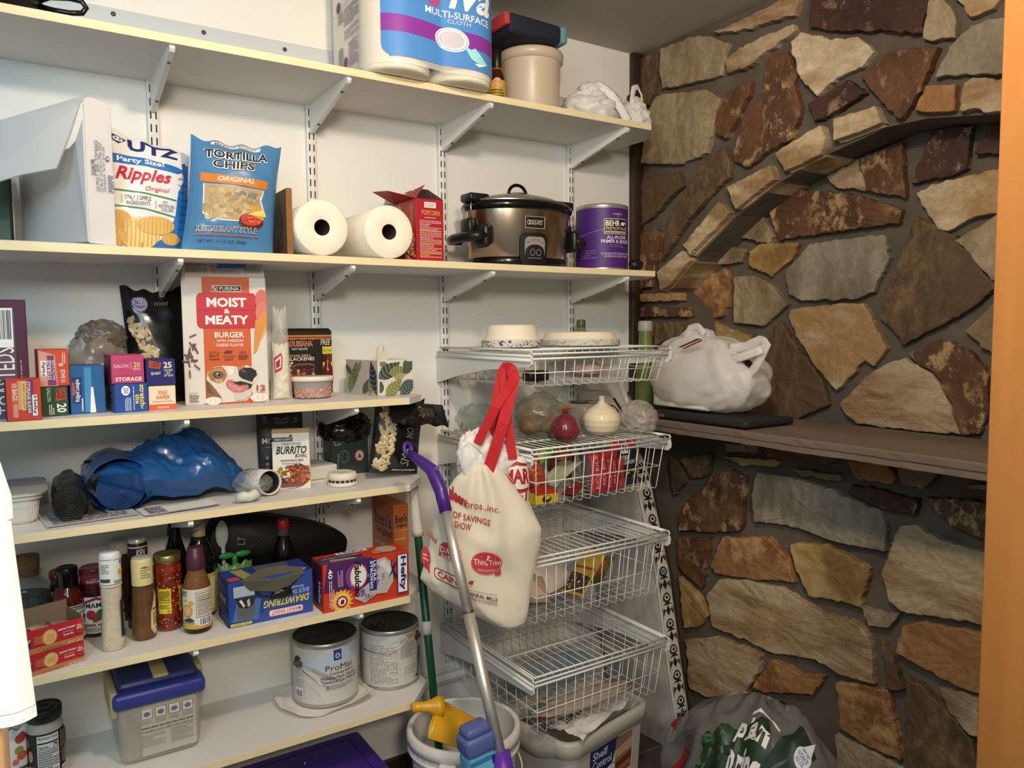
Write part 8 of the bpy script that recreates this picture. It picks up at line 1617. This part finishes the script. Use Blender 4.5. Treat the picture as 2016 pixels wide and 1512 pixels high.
# side gusset towards the right and hollow top
b = MB()
gp = [onp(x, y) for x, y in ((978, 912), (1006, 945), (1032, 985), (1066, 1040), (1047, 1000), (1030, 950), (1008, 918))]
def gus(u, v):
    a = (gp[0], gp[1], gp[2], gp[3]); c = (gp[6], gp[5], gp[4], gp[3]); i = v*3; k = min(int(i), 2); q = i-k
    p0 = [a[k][j]*(1-q)+a[k+1][j]*q for j in (0, 1)]; p1 = [c[k][j]*(1-q)+c[k+1][j]*q for j in (0, 1)]
    s = p0[0]+(p1[0]-p0[0])*u; z = p0[1]+(p1[1]-p0[1])*u; q_ = ts*s+tn*(-.002-.07*u*(1-v)); return (q_.x, q_.y, z)
b.grid(gus, 14, 18, M('d8cab0', .85, bump=(200, .25))); b.build('side_gusset', t)
# straps over the basket wire of the top drawer
def strap(pts, w=.0125):
    P = []
    for px, py, k in pts: s, z = onp(px, py); q = ts*s+tn*k; P.append(Vector((q.x, q.y, z)))
    out = []
    for i in range(len(P)-1):
        for j in range(5): out.append(P[i].lerp(P[i+1], j/5))
    out.append(P[-1]); v = []; n_ = len(out)
    for i, p in enumerate(out):
        tg = (out[min(i+1, n_-1)]-out[max(i-1, 0)]).normalized(); sd = tg.cross(tn).normalized()*w
        v += [tuple(p-sd+tn*.0012), tuple(p+sd+tn*.0012), tuple(p+sd-tn*.0012), tuple(p-sd-tn*.0012)]
    f = [(i*4+j, i*4+(j+1) % 4, i*4+4+(j+1) % 4, i*4+4+j) for i in range(n_-1) for j in range(4)]+[(0, 1, 2, 3), tuple((n_-1)*4+j for j in range(4))]
    b.add(v, f, M('b81c26', .75, bump=(200, .3)))
b = MB(); strap([(960, 925, .018), (975, 880, .02), (990, 830, .018), (1004, 780, .0), (1014, 745, -.03), (1010, 729, -.055), (1000, 726, -.075), (993, 738, -.07), (984, 780, -.05), (972, 830, -.034), (962, 880, -.03), (958, 905, -.025)], .0145); b.build('strap', t)
b = MB(); strap([(940, 872, .012), (950, 850, .014), (975, 800, .02), (1000, 765, .0), (1017, 742, -.03), (1008, 728, -.05), (996, 729, -.065), (994, 745, -.06), (997, 800, -.03), (1003, 850, -.014), (1010, 905, -.006)], .0115); b.build('strap', t)
tb_ = t
t = T('plastic_bag', 'bunched white plastic bag poking out of the top of the canvas tote', 'plastic bag', tuple(O_+Vector((0, 0, .0))))
def pl(px, py, k=0.): s, z = onp(px, py); q = ts*s+tn*k; return (q.x, q.y, z)
b = MB(); c = pl(950, 915, -.03); crumple(b, c, (.055, .035, .075), m_bagw, 3, .28, 2.2); c = pl(925, 905, -.01); crumple(b, c, (.030, .025, .060), m_bagw, 7, .3, 2.4, 32, 22); c = pl(990, 915, -.035); crumple(b, c, (.045, .03, .045), m_bagw, 9, .3, 2.4, 32, 22); b.build('bag_body', t)
b = MB(); loop(b, [pl(905, 915, .0), pl(908, 885, .005), pl(925, 872, .01), pl(945, 885, .01), pl(955, 910, .0)], m_bagw, .009, 3); b.build('loop_handle', t)
t = T('food_bag', 'white bag with bold red letters poking out of tote at right', 'food bag', tuple(O_)); b = MB()
q0 = pl(1018, 955, -.030)
def fb(u, v, o=0.):
    a = 2*pi*u; return (q0[0]+(ts*(.034*cos(a))+tn*((.026+o)*sin(a))).x*(.5+.5*sin(pi*v)**.4), q0[1]+(ts*(.034*cos(a))+tn*((.026+o)*sin(a))).y*(.5+.5*sin(pi*v)**.4), q0[2]-.085+.155*v+.008*nz(u*4, v*4, 2))
b.grid(fb, 32, 20, M('e0d8d2', .3), wrap=True); b.deco(lambda u, v, o: fb(.46-.42*u, v, o), [('T', 'MAR', .1, .55, .95, .82, 'a81c28', 0, 3), ('P', [(.1, .85), (.5, .95), (.95, .88), (.95, .84), (.5, .9), (.1, .82)], 'a81c28'), ('T', 'KET', .2, .25, .95, .48, 'a81c28', 0, 3), ('P', [(.1, .88), (.3, .98), (.3, .94)], '2a2030')], L=.1, off=.002); b.build('pouch', t)
# ================================================================ MANTEL LEDGE
zl = 1.137
t = T('flat_bag', 'flat black insulated bag with a red mark lying on the stone ledge', 'bag', (1.82, -.45, zl+.002)); m_bb = M('1b1a1c', .7, bump=(90, .3))
b = MB(); b.rbox(-.105, -.25, .0, .11, .25, .022, m_bb, .009, 3, tf=lambda x, y, z: (x+.01*nz(y, z, 1, 6), y, z*(1+.25*nz(x, y, 2, 8))+.003*nz(x, y, 3, 14)+.002)); b.build('bag_body', t)
b = MB(); b.rbox(-.112, .07, .006, -.096, .20, .018, M('4a4644', .7), .004, 2); b.deco(lambda u, v, o: (-.1125-o, .19-.11*u, .004+.018*v), [('T', 'Coke', 0, 0, 1, 1, 'a8242c', 0, 2, 1)], off=.001); b.build('pocket_edge', t)
t = T('grocery_bag', 'bulging white plastic grocery bag with loop handles standing on the stone ledge', 'plastic bag', (1.835, -.45, zl+.028))
m_gb = M('f0eae2', .30, trl=.42, bump=(20, 1.0))
b = MB()
def gb(u, v):
    a = 2*pi*u; e = pi*v-pi/2; c, s_ = cos(a), sin(a); q = .62
    cx_ = math.copysign(abs(c)**q, c); cy_ = math.copysign(abs(s_)**q, s_); h_ = math.copysign(abs(sin(e))**.8, sin(e)); r_ = abs(cos(e))**.55
    z = .118+.118*h_; top = max(0, (z-.12)/.118)
    x = .102*cx_*r_*(1-.25*top); y = .205*cy_*r_*(1-.22*top)+.03*top
    d = Vector((c, s_, sin(e))); k = 1+.05*nz(d.x*1.3, d.y*1.3, d.z*1.3, 1.6)+.05*(1-3*abs(nz(d.x+d.z*.8, d.y*2+d.z, d.z*.7+4, 1.5)))+.022*(1-3*abs(nz(d.x*2+d.z, d.y*3-d.z*1.5, d.z+7, 2.2)))+.025*top*sin(a*9)
    return (x*k, y*k, max(.003, z*(.9+.1*k)))
b.grid(gb, 72, 44, m_gb, wrap=True); crumple(b, (.0, .045, .228), (.04, .06, .028), m_gb, 5, .3, 1.8, 36, 22); b.build('bag_body', t)
b = MB(); loop(b, [(-.04, -.17, .10), (-.05, -.225, .15), (-.05, -.265, .215), (-.045, -.235, .225), (-.04, -.18, .205), (-.04, -.12, .20)], m_gb, .016, 2); loop(b, [(-.05, -.10, .16), (-.07, -.18, .175), (-.06, -.255, .20)], m_gb, .014, 8)
loop(b, [(-.03, .08, .225), (-.03, .05, .262), (-.03, .015, .266), (-.03, -.01, .24)], m_gb, .012, 4); b.build('loop_handle', t)
b = MB(); b.rbox(-.075, -.07, .006, .08, .17, .055, M('ddd0b8', .5), .012, 2)
for i in range(26): b.box(-.0765, -.06+.0088*i, .012, -.0745, -.056+.0088*i, .046, M('e6dcc6', .5))
b.build('ribbed_tray', t)
b = MB(); b.sphere((-.03, -.165, .145), (.03, .03, .026), M('1c1820', .4), 16, 10); b.deco(lambda u, v, o: (-.104-o, .03-.10*u, .195+.035*v), [('P', [(0, .2), (.15, .2), (1, 1), (.8, 1)], '5a2030'), ('P', [(.2, .1), (.3, .1), (1, .8), (1, .95)], '5a2030')], off=.001); b.build('dark_item', t)
t = T('glass_bottle', 'tall pale green bottle with a grey cap behind the top drawer on the ledge end', 'bottle', (1.86, -.135, zl)); b = MB(); b.lathe([(0, 0), (.033, 0), (.035, .005), (.034, .12), (.026, .20), (.023, .265), (.022, .285)], M('77844a', .25, trl=.25), 28); b.build('bottle_body', t)
b = MB(); b.lathe([(.024, .28), (.026, .283), (.025, .312), (.020, .316), (0, .316)], M('a8a498', .4), 24); b.build('cap', t)
b = MB(); b.rbox(0, 0, 0, .016, .075, .20, M('a87c44', .6, var=(6, '8a6234', .3, (4, 4, .5))), .003, 1); tag(b.build('cutting_board', loc=(1.905, -.225, zl)), 'tan wooden board on edge between green bottle and white grocery bag', 'cutting board')
